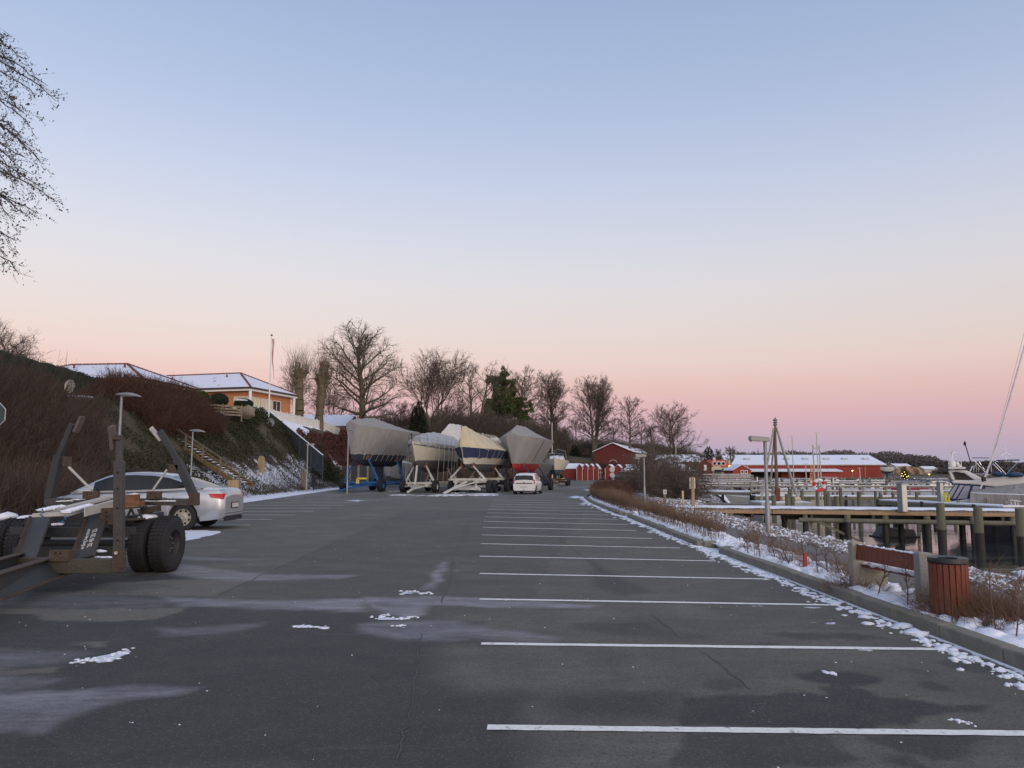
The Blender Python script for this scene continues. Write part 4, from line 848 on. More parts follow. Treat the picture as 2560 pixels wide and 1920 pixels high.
def box_lamp(label, x, y, h, rz, hl=.42, r=.045, z0=0, m=GALV):
    root = thing('path_lamp', label, 'street lamp', (x, y, z0), rz, 'box-headed lamps'); 
    mb = MB(); mb.tube([(0,0,-.3),(0,0,.82),(0,0,.86),(0,0,h)], [r*1.5,r*1.5,r,r], 12); mb.build('pole', m, root, smooth='auto')
    mb = MB(); s = hl
    mb.prism([(-s,-.01),(-s,.085),(-s+.03,.11),(.06,.075),(.10,.06),(.10,-.045),(-s+.05,-.02)], -.085, .085, 'xz'); mb.v = [(a, b, c+h) for a, b, c in mb.v]; mb.build('lamp_head', LAMPW, root, bevel=.008)
    mb = MB(); mb.box((-s*.55,0,h-.035), (s*.75,.12,.03)); mb.build('lens', mat('lens', (.5,.5,.48), .3), root)
g_ = G(1921, 1337); box_lamp('nearest path lamp with a box head, standing in the stones before the pier', g_[0], g_[1], A(1915, 1100, g_[1])[2], R(8), .42, .045, 0)
g_ = G(1612, 1261); box_lamp('second path lamp, taller of the pair by the shore shrubs', g_[0], g_[1], A(1612, 1140, g_[1])[2], 0, .42, .04)
g_ = G(1598, 1228.5); box_lamp('third path lamp, shorter and farther of the pair by the shore shrubs', g_[0], g_[1], A(1598, 1146, g_[1])[2], 0, .42, .04)
g_ = G(766, 1228); box_lamp('pale box-headed lamp at the left lot edge before the blue cradle boat', g_[0], g_[1], A(766, 1112, g_[1])[2], R(180), .55, .05, m=LAMPW)
p_ = A(871, 1077, 56); street_lamp('street lamp standing in front of the leftmost grey covered yacht', p_[0], 56, p_[2], 0, .06)
g_ = G(1429, 1198); box_lamp('tiny distant lamp in front of the left red shed', g_[0], g_[1], A(1429, 1161, g_[1])[2], 0, .45, .05)
# ================================================================== WOODEN POSTS, WASTE BIN, SIGNS
OLDWOOD = mat('old_wood', (0.20,0.165,0.12), .9, .3, 4, .7, 20, stretch=(1,1,.2))
TANW = mat('tan_wood', (0.36,0.25,0.145), .85, .25, 4, .5, 20, stretch=(1,1,.3))
g_ = A(651, 1222, 62); tag(MB().prism([(-.26,0),(-.26,1.1),(-.14,1.33),(.1,1.36),(.26,1.15),(.26,0)], -.12, .12, 'xz').build('timber_post', TANW, None, loc=(g_[0], 62, gz(g_[0],62)-.05), bevel=.03), 'squat tan timber post at the foot of the slope, left of the pale lamp', 'post')
g_ = G(762, 1226); tag(MB().prism([(-.24,0),(-.24,1.45),(-.1,1.62),(.12,1.6),(.26,1.4),(.26,0)], -.12, .12, 'xz').build('timber_post', OLDWOOD, None, loc=(g_[0]-.25, g_[1]+.6, 0), bevel=.03), 'weathered timber post directly behind the pale lamp', 'post')
root = thing('waste_bin', 'dark waste bin beside the weathered timber post', 'litter bin', (g_[0]+.55, g_[1]+.8, 0)); MB().box((0,0,.75), (.38,.38,.95)).build('body', DARKMET, root, bevel=.02); MB().box((0,0,1.26), (.44,.44,.06)).build('lid', DARKMET, root, bevel=.01); MB().box((0,0,.14), (.1,.1,.3)).build('foot', DARKMET, root)
# octagonal sign seen from behind at the left edge
SIGNB = mat('sign_back', (0.045,0.06,0.06), .5, .1, 5, metal=.3); EDGE = mat('sign_edge', (0.45,0.46,0.46), .5)
p_ = A(-19, 1037, 13.0); root = thing('octagonal_sign', 'back of an octagonal road sign cut off by the left edge', 'road sign', (p_[0], 13.0, 0)); zc = p_[2]; rs = .245
oc = [(rs*math.cos(R(22.5+45*k)), zc + rs*math.sin(R(22.5+45*k))) for k in range(8)]; MB().prism(oc, -.012, .012, 'xz').build('plate', SIGNB, root)
mb = MB()
for k in range(8): a, b = oc[k], oc[(k+1)%8]; mb.beam((a[0],-.014,a[1]), (b[0],-.014,b[1]), .008, .012, up=(0,1,0))
mb.build('rim', EDGE, root); MB().tube([(0,.035,-.3),(0,.035,zc+.2)], .03, 10).build('pole', GALV, root, smooth='auto')
# two round signs on a post at the path entrance
g_ = G(1531, 1229); root = thing('road_sign', 'two round signs seen from behind on one post at the path entrance', 'road sign', (g_[0], g_[1], 0)); SG = mat('sign_grey', (.50,.50,.48), .5)
MB().tube([(0,0,-.2),(0,0,A(1531,1167,g_[1])[2])], .035, 8).build('pole', GALV, root)
for vv in (1174, 1188.5):
    zc = A(1531, vv, g_[1])[2]; mb = MB(); mb.lathe([(0,-.06),(.205,-.06),(.215,-.05),(.205,-.04),(0,-.04)], c=(0,0,zc), n=24, axis='y'); mb.build('sign_disc', SG, root, smooth='auto')
g_ = G(1534, 1229); tag(MB().box((0,0,.35), (.30,.22,.7)).build('cable_cabinet', mat('cab', (.33,.33,.28), .7), None, loc=(g_[0]-.05, g_[1]-.6, .05), bevel=.02), 'small grey cabinet at the base of the round signs', 'cabinet')
# small path marker with a digit
g_ = G(1649.5, 1262); root = thing('marker_post', 'short wooden marker post with a white number plate on the stony bank', 'post', (g_[0]+.25, g_[1], -.1)); MB().box((0,0,.35), (.10,.10,.9)).build('post', OLDWOOD, root); MB().box((0,-.06,.72), (.16,.02,.22)).build('plate', SG, root)
def text(name, body, size, m, parent, loc, rot, ext=.001):
    c = bpy.data.curves.new(name, 'FONT'); c.body = body; c.size = size; c.extrude = ext; c.align_x = 'CENTER'; c.align_y = 'CENTER'; c.materials.append(m); o = bpy.data.objects.new(name, c); COL.objects.link(o)
    if parent: o.parent = parent
    o.location = loc; o.rotation_euler = rot
    bpy.context.view_layer.update(); dg = bpy.context.evaluated_depsgraph_get(); me = bpy.data.meshes.new_from_object(o.evaluated_get(dg)); o2 = bpy.data.objects.new(name, me); COL.objects.link(o2); o2.parent = parent; o2.location = loc; o2.rotation_euler = rot
    bpy.data.objects.remove(o); return o2
text('number', '8', .16, DARKMET, root, (0,-.072,.72), (R(90),0,0))
# ================================================================== LEFT SIDE: HEDGE, HOUSES, FENCES, STEPS
def L_(root): 
    q = np.array(root.location); return lambda p: (p[0]-q[0], p[1]-q[1], p[2]-q[2])
HEDGE = mat('clipped_hedge', (0.010,0.018,0.009), .9, .4, 1.5, 1.2, 9, col2=(0.022,0.032,0.016))
def clipped_hedge():
    ys = np.linspace(28, 58.5, 60); root = thing('clipped_hedge', 'tall clipped dark green hedge along the crest behind the satellite dish', 'hedge', (-29.6, 28, gz(-29.6, 28))); z0 = root.location.z
    rows = []
    rng = np.random.default_rng(7)
    for y in ys:
        zt = interp(y, [28,36,45,52,58.5], [8.9,8.6,8.35,8.15,7.9]); zb = gz(-29.0, y)-.3; r = lambda: rng.normal(0, .035)
        rows.append([(.9+r(), y-28, zb-z0), (.95+r(), y-28, (zb+zt)/2-z0+r()), (.9+r(), y-28, zt-.15-z0+r()), (.75+r(), y-28, zt-z0+r()), (-.9+r(), y-28, zt-z0+r()), (-1+r(), y-28, zb-z0)])
    mb = MB(); mb.grid(rows); mb.f.append((0,1,2,3,4,5)); n = len(rows)*6; mb.f.append(tuple(range(n-1, n-7, -1))); mb.build('body', HEDGE, root, smooth=True)
    n = 14000; y = rng.uniform(0, 30.5, n); zt = np.interp(y+28, [28,36,45,52,58.5], [8.9,8.6,8.35,8.15,7.9]); side = rng.uniform(0, 1, n) < .7; x = np.where(side, .95, rng.uniform(-.9, .9, n)); z = np.where(side, 6.0 + (zt-6.0)*rng.uniform(0, 1, n), zt) - z0
    leaves('leaves', np.stack([x, y, z], 1) + rng.normal(0, .04, (n, 3)), .05, HEDGE, root, rng)
clipped_hedge()
BRICK = mat('orange_brick', (0.44,0.17,0.065), .85, .15, 2, .6, 40, col2=(0.50,0.21,0.09)); WHITEP = mat('white_paint', (0.70,0.69,0.64), .6, .06, 4)
FASCIA = mat('dark_fascia', (0.055,0.03,0.03), .6, .2, 3); RTILE = mat('red_tile', (0.13,0.045,0.038), .8, .3, 6)
GLASSD = mat('window_glass', (0.012,0.014,0.016), .06, .2, 1, spec=.35); CURT = mat('curtain', (0.55,0.52,0.36), .7, .1, 3)
def roof_material(name, sx, axis_z=True):
    m = mat(name, (0.70,0.74,0.82), .75, .05, 3, 0); nt = m.node_tree; N = nt.nodes; L = nt.links; b = N['Principled BSDF']; old = b.inputs['Base Color'].links[0].from_socket
    tc = N.new('ShaderNodeTexCoord'); br = N.new('ShaderNodeTexBrick'); br.inputs['Scale'].default_value = 1.0; br.offset = 0; br.inputs['Brick Width'].default_value = sx; br.inputs['Row Height'].default_value = sx*1.1; br.inputs['Mortar Size'].default_value = .022; br.inputs['Mortar Smooth'].default_value = .8
    br.inputs['Color1'].default_value = (1,1,1,1); br.inputs['Color2'].default_value = (.96,.96,.96,1); br.inputs['Mortar'].default_value = (.50,.47,.52,1)
    mp = N.new('ShaderNodeMapping'); L.new(tc.outputs['Object'], mp.inputs[0]); L.new(mp.outputs[0], br.inputs['Vector'])
    mx = N.new('ShaderNodeMix'); mx.data_type = 'RGBA'; mx.blend_type = 'MULTIPLY'; mx.inputs[0].default_value = .8; L.new(old, mx.inputs[6]); L.new(br.outputs[0], mx.inputs[7])
    n = N.new('ShaderNodeTexNoise'); n.inputs['Scale'].default_value = .9; n.inputs['Detail'].default_value = 6; L.new(tc.outputs['Object'], n.inputs['Vector'])
    r = N.new('ShaderNodeMapRange'); r.inputs['From Min'].default_value = .68; r.inputs['From Max'].default_value = .73; L.new(n.outputs['Fac'], r.inputs['Value'])
    m2 = N.new('ShaderNodeMix'); m2.data_type = 'RGBA'; L.new(r.outputs[0], m2.inputs[0]); L.new(mx.outputs[2], m2.inputs[6]); m2.inputs[7].default_value = (.26,.07,.045,1); L.new(m2.outputs[2], b.inputs['Base Color'])
    return m
SROOF = roof_material('snowy_tiles', .34)
SROOF2 = mat('snowy_roof', (0.72,0.76,0.84), .75, .04, 3, .4, 8)
def hip_house(label, corner, rz, Lx, Ly, z0, ze, zr, hipx, walls=True, group=None, over=.6):
    """corner = near-right corner; local -x runs left along the front, +y goes back"""
    root = thing('bungalow', label, 'house', (corner[0], corner[1], z0), rz); e = ze-z0; r = zr-z0; o = over
    mb = MB(); mb.box((-Lx/2, Ly/2, e/2-.6), (Lx-.02, Ly-.02, e+1.0)); mb.build('wall', BRICK, root)
    A_ = (-Lx-o,-o,e); B_ = (o,-o,e); C_ = (o,Ly+o,e); D_ = (-Lx-o,Ly+o,e); R1 = (-Lx+hipx,Ly/2,r); R2 = (-hipx,Ly/2,r)
    mb = MB(); mb.add([A_,B_,C_,D_,R1,R2], [(0,1,5,4),(1,2,5),(2,3,4,5),(3,0,4)]); rf = mb.build('roof', SROOF, root)
    for a, b in ((R2,B_),(R2,C_),(R1,A_),(R1,D_),(R1,R2)):
        n = int(math.dist(a, b)/.38); mb = MB()
        for i in range(n):
            p = [a[k]+(b[k]-a[k])*(i+.5)/n for k in range(3)]; q = [(b[k]-a[k])/n*.46 for k in range(3)]; mb.tube([[p[k]-q[k] for k in range(3)], [p[k]+q[k] for k in range(3)]], [.13,.10], 6)
        oo = mb.build('ridge_tiles', RTILE, rf); oo['kind'] = 'stuff'
    mb = MB(); h = e-.10
    for a, b in ((A_,B_),(B_,C_),(C_,D_),(D_,A_)): mb.beam((a[0],a[1],h), (b[0],b[1],h), .06, .20)
    mb.build('gutter', FASCIA, root)
    mb = MB(); mb.box(((-Lx)/2,Ly/2,e-.30), (Lx+2*o-.1,Ly+2*o-.1,.20)); mb.build('eaves', WHITEP, root)
    for (x, f) in ((-Lx*.25,.35),(-Lx*.62,.35)):
        mb = MB(); mb.tube([(x,Ly*.35,e+(r-e)*.66),(x,Ly*.35,e+(r-e)*.66+.45)], .09, 8); mb.build('vent', RTILE, root)
    return root, e
c2 = A(622.6, 967, 82.0); h2, e2 = hip_house('long bungalow with snowy hipped roof, white columns and a glazed corner porch', (c2[0], 82.0), R(-15), 19.5, 8.4, 7.4, c2[2]-.05, A(604.5, 930, 86)[2], 4.0)
def win(root, x0, x1, z0, z1, y, name='window', m=None, axis='x', bars=0):
    mb = MB(); t = .07
    if axis == 'x':
        mb.box(((x0+x1)/2, y-.02, z1), (x1-x0+t, .06, t)); mb.box(((x0+x1)/2, y-.02, z0), (x1-x0+t, .08, t)); mb.box((x0, y-.02, (z0+z1)/2), (t, .06, z1-z0-t)); mb.box((x1, y-.02, (z0+z1)/2), (t, .06, z1-z0-t))
        for i in range(bars): mb.box((x0+(x1-x0)*(i+1)/(bars+1), y-.02, (z0+z1)/2), (t*.7, .05, z1-z0-t))
        f = mb.build(name, WHITEP, root); MB().box(((x0+x1)/2, y+.004, (z0+z1)/2), (x1-x0-t, .02, z1-z0-t)).build('pane', m or GLASSD, f)
    else:
        mb.box((y+.02, (x0+x1)/2, z1), (.06, x1-x0+t, t)); mb.box((y+.02, (x0+x1)/2, z0), (.08, x1-x0+t, t)); mb.box((y+.02, x0, (z0+z1)/2), (.06, t, z1-z0-t)); mb.box((y+.02, x1, (z0+z1)/2), (.06, t, z1-z0-t))
        for i in range(bars): mb.box((y+.02, x0+(x1-x0)*(i+1)/(bars+1), (z0+z1)/2), (.05, t*.7, z1-z0-t))
        f = mb.build(name, WHITEP, root); MB().box((y-.004, (x0+x1)/2, (z0+z1)/2), (.02, x1-x0-t, z1-z0-t)).build('pane', m or GLASSD, f)
    return f
win(h2, -5.0, -3.6, .95, 2.0, -.0, bars=0)
win(h2, -1.75, -.05, .55, 2.15, -.0, m=CURT, bars=1); win(h2, .15, 2.1, .35, 2.15, .0, m=CURT, axis='y', bars=1); win(h2, 2.4, 4.3, .35, 2.15, .0, m=CURT, axis='y', bars=1); win(h2, 4.6, 6.2, .35, 2.15, .0, axis='y', bars=1)
for (x, y) in ((.42,-.35),(.42,8.4)):
    mb = MB(); mb.tube([(x,y,-.3),(x,y,e2-.4)], .17, 12); mb.build('column', WHITEP, h2, smooth='auto')
c1 = A(349, 944, 64.6); h1, e1 = hip_house('bungalow with a snowy hipped roof half hidden behind the clipped hedge', (c1[0], 64.6), R(-6), 13.0, 8.2, 6.6, c1[2]-.05, A(286, 906, 68)[2], 3.8)
win(h1, -1.5, -.35, 1.35, 2.25, 0, m=CURT, bars=1); mb = MB(); mb.tube([(-2.4,-.55,e1-.1),(-2.35,-.3,e1-.5),(-2.1,-.06,e1-.75),(-2.1,-.06,0)], .05, 8); mb.build('downpipe', FASCIA, h1)
# link roof between the two
def slab_roof(name, label, P, thick, m, cat='house', wall=None):
    x0 = P[0]; root = thing(name, label, cat, (x0[0], x0[1], x0[2])); q = [tuple(np.array(p)-np.array(x0)) for p in P]; low = [(a, b, c-thick) for a, b, c in q]; n = len(q)
    mb = MB(); mb.add(q, [tuple(range(n))]); mb.build('roof', m, root); mb = MB(); qq = [(a, b, c-.01) for a, b, c in q]; mb.add(qq+low, [tuple(range(2*n-1, n-1, -1))] + [(i, i+n, (i+1)%n+n, (i+1)%n) for i in range(n)]); mb.build('eaves', FASCIA, root); return root
slab_roof('house_wing', 'low snowy roof wing linking the two bungalows', [A(352,946,70), A(425,968,73), A(455,962,79), A(415,938,79), A(300,908,76)], .25, SROOF, wall=None)
r3 = thing('house', 'low house with a broad snow-covered roof behind the two pollarded trunks', 'house', (-38, 112, 6.4)); 
def gable(root, x0, x1, y0, y1, zb, ze, zr, mw, mr, axis='x', over=.4, name_w='wall'):
    mb = MB()
    if axis == 'x':
        ym = (y0+y1)/2; mb.add([(x0,y0,zb),(x1,y0,zb),(x1,y1,zb),(x0,y1,zb),(x0,y0,ze),(x1,y0,ze),(x1,y1,ze),(x0,y1,ze),(x0,ym,zr-.05),(x1,ym,zr-.05)], [(0,1,5,4),(2,3,7,6),(1,2,6,9,5),(3,0,4,8,7)])
        k = (zr-ze)/((y1-y0)/2); zo = ze-over*k; t = .12
        pr = [(y0-over,zo),(ym,zr),(y1+over,zo),(y1+over,zo+t),(ym,zr+t),(y0-over,zo+t)]; w = MB(); w.prism(pr, x0-over, x1+over, 'yz')
    else:
        xm = (x0+x1)/2; mb.add([(x0,y0,zb),(x1,y0,zb),(x1,y1,zb),(x0,y1,zb),(x0,y0,ze),(x1,y0,ze),(x1,y1,ze),(x0,y1,ze),(xm,y0,zr-.05),(xm,y1,zr-.05)], [(0,1,5,8,4),(1,2,6,5),(2,3,7,9,6),(3,0,4,7)])
        k = (zr-ze)/((x1-x0)/2); zo = ze-over*k; t = .12
        pr = [(x0-over,zo),(xm,zr),(x1+over,zo),(x1+over,zo+t),(xm,zr+t),(x0-over,zo+t)]; w = MB(); w.prism(pr, y0-over, y1+over, 'xz')
    mb.build(name_w, mw, root); return w.build('roof', mr, root)
gable(r3, -4, 13.2, 0, 9, -1, 2.0, 3.6, BRICK, SROOF2, over=1.0)
MB().box((4.5,-1.02,1.62),(19.2,.10,.22)).build('gutter', mat('blue_fascia', (.06,.08,.14), .5), r3)
# flagpole with streamer
p_ = A(672, 1026, 76); pt = A(684, 842, 76.5); root = thing('flagpole', 'tall white flagpole with a thin hanging pennant in front of the porch', 'flagpole', (p_[0], 76, p_[2]-.8)); l = L_(root)
MB().tube([l((p_[0],76,p_[2]-.8)), l((p_[0]+.02,76,pt[2]))], [.09,.045], 10).build('pole', WHITEP, root, smooth='auto'); MB().blob((.02,0,pt[2]-root.location.z+.08), (.13,.13,.10), 1, 0, 1).build('finial', FASCIA, root)
PEN = mat('pennant', (.35,.12,.11), .8, .3, 1.2, col2=(.45,.38,.38)); mb = MB(); zt = pt[2]-root.location.z; r0 = []; r1 = []
for i in range(30):
    t = i/29; x = .06 + .26*math.sin(t*1.7)*t + .04*math.sin(t*9); z = zt-.3-4.0*t; w_ = .20*(1-t)+.02; y = .03*math.sin(t*14); r0.append((x,y,z)); r1.append((x+w_,y+.05*math.sin(t*20),z-.02))
mb.grid([r0, r1]); sol = mb.build('pennant', PEN, root); md = sol.modifiers.new('s', 'SOLIDIFY'); md.thickness = .01
# white fence on the terrace
def fence_between(name, label, a, b, n, hpost, panel, mp, gw=.10, cat='fence'):
    root = thing(name, label, cat, a); d = np.array(b)-np.array(a)
    for i in range(n+1): p = d*i/n; mb = MB(); mb.box((p[0],p[1],p[2]+hpost/2-.2), (gw,gw,hpost+.4)); mb.build('post', mp, root)
    for i in range(n): panel(root, d*i/n, d*(i+1)/n)
    return root
def white_panel(root, p, q):
    d = q-p; L2 = math.hypot(d[0], d[1]); mb = MB(); k = int(L2/.14)
    for z in (.12,.78,1.08): mb.beam((p[0],p[1],p[2]+z), (q[0],q[1],q[2]+z), .05, .07)
    o = mb.build('rail', WHITEP, root); o['kind'] = 'stuff'
    for i in range(k):
        t = (i+.5)/k; c = p+d*t; m2 = MB(); m2.box((c[0],c[1],c[2]+.43), (.105,.03,.70), rz=math.atan2(d[1], d[0])); 
        PK.append(1); m2.build('board', WHITEP, root) if len(PK) < 240 else None
    m2 = MB()
    for i in range(k*2):
        t = (i+.5)/(k*2); c = p+d*t; m2.box((c[0],c[1],c[2]+.93), (.025,.03,.26), rz=math.atan2(d[1], d[0]))
    o = m2.build('lattice', WHITEP, root); o['kind'] = 'stuff'
PK = []
fa = A(645,1045,76); fb = A(790,1072,96); fence_between('white_fence', 'white board fence with a lattice top along the terrace above the burgundy bushes', fa, fb, 9, 1.2, white_panel, WHITEP)
PK = []; fc = A(868,1095,118); fence_between('white_fence', 'far stretch of white board fence ending behind the grey covered boat', (fb[0]+.1,fb[1]+.2,fb[2]), fc, 6, 1.2, white_panel, WHITEP)
# slatted wooden fence by the laurel
def slat_panel(root, p, q):
    for z in (.12,.36,.60,.84): mb = MB(); mb.beam((p[0],p[1],p[2]+z), (q[0],q[1],q[2]+z), .03, .15); mb.build('slat', OLDWOOD, root)
fence_between('slat_fence', 'short fence of horizontal wooden slats below the round clipped bushes', A(508,1036,64), A(604,1042,66), 2, 1.0, slat_panel, OLDWOOD)
# dark grey sloping fence
GREYF = mat('grey_fence', (0.045,0.055,0.065), .7, .2, 3)
def board_panel(root, p, q):
    d = q-p; L2 = math.hypot(d[0], d[1]); k = int(L2/.16)
    for i in range(k):
        c = p+d*(i+.5)/k; mb = MB(); mb.box((c[0],c[1],c[2]+.95), (.15,.03,1.9), rz=math.atan2(d[1], d[0])); mb.build('board', GREYF, root)
    mb = MB(); mb.beam((p[0],p[1],p[2]+1.95), (q[0],q[1],q[2]+1.95), .10, .05); mb.build('cap', SNOW if p[0] > -20.5 else GREYF, root)
ga = A(672,1075,79); gb = A(806,1190,72.5); fence_between('sloping_fence', 'dark grey board fence running down the slope between the evergreens and burgundy bushes', ga, gb, 5, 1.9, board_panel, GREYF)
fa2 = A(560,1032,66.5); fence_between('sloping_fence', 'dark low fence with snow on top along the upper edge of the evergreen slope', A(505,1052,60.5), A(655,1075,76), 5, 1.0, lambda r, p, q: (MB().beam((p[0],p[1],p[2]+.45), (q[0],q[1],q[2]+.45), .05, .85).build('panel', GREYF, r), MB().beam((p[0],p[1],p[2]+.92), (q[0],q[1],q[2]+.92), .14, .06).build('snow_cap', SNOW, r)), GREYF)
# dark wall with pale posts behind the blue cradle
root = thing('retaining_fence', 'dark board fence with pale concrete posts behind the blue boat cradle', 'fence', (-18.3, 84, 0))
for i, u in enumerate((853, 876, 897, 920)): p = A(u, 1165, 84); MB().box((p[0]+18.3,-.08,1.05), (.2,.16,2.4)).build('post', mat('pale_conc', (.22,.21,.18), .9), root)
for k in range(8): MB().box((3.4,.06,.55+k*.22), (10.5,.05,.20)).build('board', GREYF, root)
# laurel, round bushes, ball
def bush(label, u, v, Y, ru, rv, m, seed, n=5000, size=.09, name='bush', shape='round'):
    rng = np.random.default_rng(seed); x, y, z = A(u, v, Y); s = Y/FPX; root = thing(name, label, 'shrub', (x, Y, z-rv*s)); E = [(rng.normal(0, .3)*ru*s, rng.normal(0, .3)*ru*s, rv*s*(1+rng.normal(0, .25)), ru*s*rng.uniform(.45,.75), ru*s*.6, rv*s*rng.uniform(.5,.75)) for _ in range(7)] if shape == 'rough' else [(0,0,rv*s,ru*s,ru*s,rv*s)]
    leaves('foliage', clump_pts(n, E, rng, .8), size, m, root, rng); mb = MB()
    for e in E: mb.blob(e[:3], tuple(q*.86 for q in e[3:]), seed, .1, 2)
    mb.build('core', m, root, smooth=True); return root
bush('sprawling bright green laurel bush with snow on top, left of the round clipped bushes', 484, 994, 63, 46, 20, LAUREL, 1, 6000, .11, shape='rough')
bush('square-cut dark green bush between the laurel and the brick wall', 546, 1001, 66, 25, 19, HEDGE, 2, 4000, .06); bush('rounded dark bush with snow on its top in front of the glazed corner', 609, 1010, 68, 24, 14, HEDGE, 3, 3500, .06)
tag(MB().blob((0,0,0), (1.3,.5,.12), 4, .2, 2).build('bush_snow', SNOW, None, smooth=True, loc=A(470,977,63)), 'patch of snow lying on the laurel bush', 'snow')
tag(MB().blob((0,0,0), (.6,.4,.10), 4, .2, 2).build('bush_snow', SNOW, None, smooth=True, loc=A(603,1001,67.5)), 'cap of snow on the rounded dark bush', 'snow')
tag(MB().blob((0,0,0), (.7,.4,.6), 5, .25, 2).build('garden_stone', OLDWOOD, None, smooth='auto', loc=A(619,1030,67)), 'brown garden boulder at the end of the slat fence', 'stone')
DISH = mat('dish', (.50,.50,.44), .5, .05, 3)
def dish(label, u, v, Y, r, rz, m=DISH):
    x, y, z = A(u, v, Y); root = thing('satellite_dish', label, 'satellite dish', (x, Y, z), rz); mb = MB(); mb.lathe([(0.0,.10),(r*.5,.075),(r*.85,.02),(r,-.02),(r*1.0,-.035),(r*.84,.0),(r*.5,.055),(0,.08)], n=28, axis='y'); o = mb.build('reflector', m, root, smooth='auto'); o.scale = (1,1,1.12)
    MB().tube([(0,0,-r*.9),(.08,-.45,-r*.95)], .018, 6).build('arm', FASCIA, root); MB().lathe([(0,-.06),(.05,-.06),(.05,.06),(0,.06)], c=(.09,-.47,-r*.93), n=10, axis='y').build('receiver', m, root); MB().tube([(0,.15,-r*2.2),(0,.12,0)], .03, 6).build('mast', FASCIA, root)
dish('white satellite dish standing against the clipped hedge', 175, 966, 42.5, .34, R(-12)); dish('round grey disc beside the end of the white fence', 676, 1056, 74, .38, R(30), LAMPH)
tag(MB().blob((0,0,0), (.9,.5,.14), 4, .3, 2).build('snow_patch', SNOW, None, smooth=True, loc=A(196,994,44)), 'patch of snow under the satellite dish', 'snow')
# wooden steps with handrail
STEPW = mat('step_wood', (0.20,0.125,0.045), .9, .3, 3, .5, 20, stretch=(1,1,.3)); RAILW = mat('rail_wood', (0.155,0.125,0.095), .9, .25, 4)
def steps():
    a = np.array(A(598, 1216, 47.5)); b = np.array(A(349, 1046, 54.5)); a[2] += .05; root = thing('wooden_steps', 'wooden steps with a handrail climbing the snowy slope behind the silver car', 'steps', tuple(a)); d = b-a; n = 26
    side = np.array([d[1], -d[0], 0.]); side /= np.linalg.norm(side); side = side if side[1] < 0 else -side
    for s_, nm in ((0, 'stringer'), (1.0, 'stringer')): p = -side*s_; mb = MB(); mb.beam(tuple(p), tuple(p+d), .06, .26); mb.build(nm, STEPW, root)
    for i in range(n):
        c = d*(i+.5)/n - side*.5; mb = MB(); mb.box((c[0],c[1],c[2]+.10), (.30,.94,.04), rz=math.atan2(d[1], d[0])); t = mb.build('tread', RAILW, root)
        if random.random() < .8: mb = MB(); mb.blob((c[0],c[1],c[2]+.13), (.12,.42,.035), i, .2, 1); mb.build('snow', SNOW, t, smooth=True)
    for i in range(7): p = d*(i/6.0); mb = MB(); mb.box((p[0],p[1]-.05,p[2]+.42), (.09,.09,1.05)); mb.build('post', RAILW, root)
    mb = MB(); mb.beam((0,-.05,.95), tuple(d+np.array([0,-.05,.95])), .06, .10); mb.build('handrail', RAILW, root)
    for i in range(3): p = d*(.0-.012*i); 
steps()
root = thing('concrete_block', 'pale tan block at the foot of the wooden steps', 'block', A(583, 1222, 47.0)); MB().box((0,0,.15), (.55,.5,.75)).build('block', TANW, root, bevel=.03)
# ================================================================== BOAT TRAILER (left foreground)
STEELB = mat('trailer_blue', (0.018,0.028,0.036), .65, .3, 3, .5, 30, col2=(0.04,0.035,0.03)); RUST = mat('rust', (0.050,0.030,0.022), .85, .3, 6, .8, 40, col2=(0.088,0.062,0.044)); OLIVE = mat('olive_steel', (0.066,0.052,0.030), .65, .3, 4, .5, 30, col2=(0.050,0.050,0.042)); RUBBER = mat('rubber', (0.014,0.014,0.015), .8, .3, 5, .6, 60)
GSTEEL = mat('worn_steel', (0.028,0.036,0.040), .5, .3, 3, .5, 25, col2=(0.066,0.052,0.038)); ALU = mat('aluminium', (.42,.41,.37), .55, .1, 5, .2, 30); BLOCKW = mat('block_wood', (0.19,0.085,0.045), .85, .3, 6, .5, 30, stretch=(.3,3,3)); HOLE = mat('hole', (.004,.004,.004), .9, 0, 1)
def wheel(parent, c, r, w, rim_r, ax=1, nlug=8, tread=True, m_rim=None):
    """axle along x, outer face at +x*ax"""
    mb = MB(); pr = [(rim_r*.98,-w/2+.02),(rim_r*1.02,-w/2),(r*.86,-w/2-.01),(r*.96,-w/2+.015),(r,-w/2+.05),(r,w/2-.05),(r*.96,w/2-.015),(r*.86,w/2+.01),(rim_r*1.02,w/2),(rim_r*.98,w/2-.02)]
    mb.lathe([(a, b*ax) for a, b in pr], n=44, axis='x')
    t = mb.build('tyre', RUBBER, parent, smooth='auto', loc=c)
    if tread:
        mb = MB()
        for k in range(44):
            an = 2*math.pi*k/44
            for s in (-1, 0, 1): M = Matrix.Rotation(an, 3, 'X'); q = M @ Vector((s*w*.30, 0, r+.003)); mb.box(tuple(q), (w*.24, r*.09, .012), M=M)
        o = mb.build('tread', RUBBER, t); o['kind'] = 'stuff'
    mb = MB(); f = ax*(w/2-.05); mb.lathe([(0,f-.10*ax),(rim_r*.35,f-.10*ax),(rim_r*.40,f-.05*ax),(rim_r*.62,f-.055*ax),(rim_r*.72,f-.10*ax),(rim_r*.90,f-.085*ax),(rim_r*.93,f+.0*ax),(rim_r*1.0,f+.03*ax),(rim_r*1.0,f-.12*ax)], n=32, axis='x'); rm = mb.build('rim', m_rim or STEELB, parent, smooth='auto', loc=c)
    mb = MB()
    for k in range(nlug): an = 2*math.pi*k/nlug; mb.lathe([(0,.03*ax),(.014,.03*ax),(.014,0)], c=(f-.055*ax, math.cos(an)*rim_r*.5, math.sin(an)*rim_r*.5), n=6, axis='x')
    o = mb.build('lug_nuts', GALV, rm); o['kind'] = 'stuff'
    return t
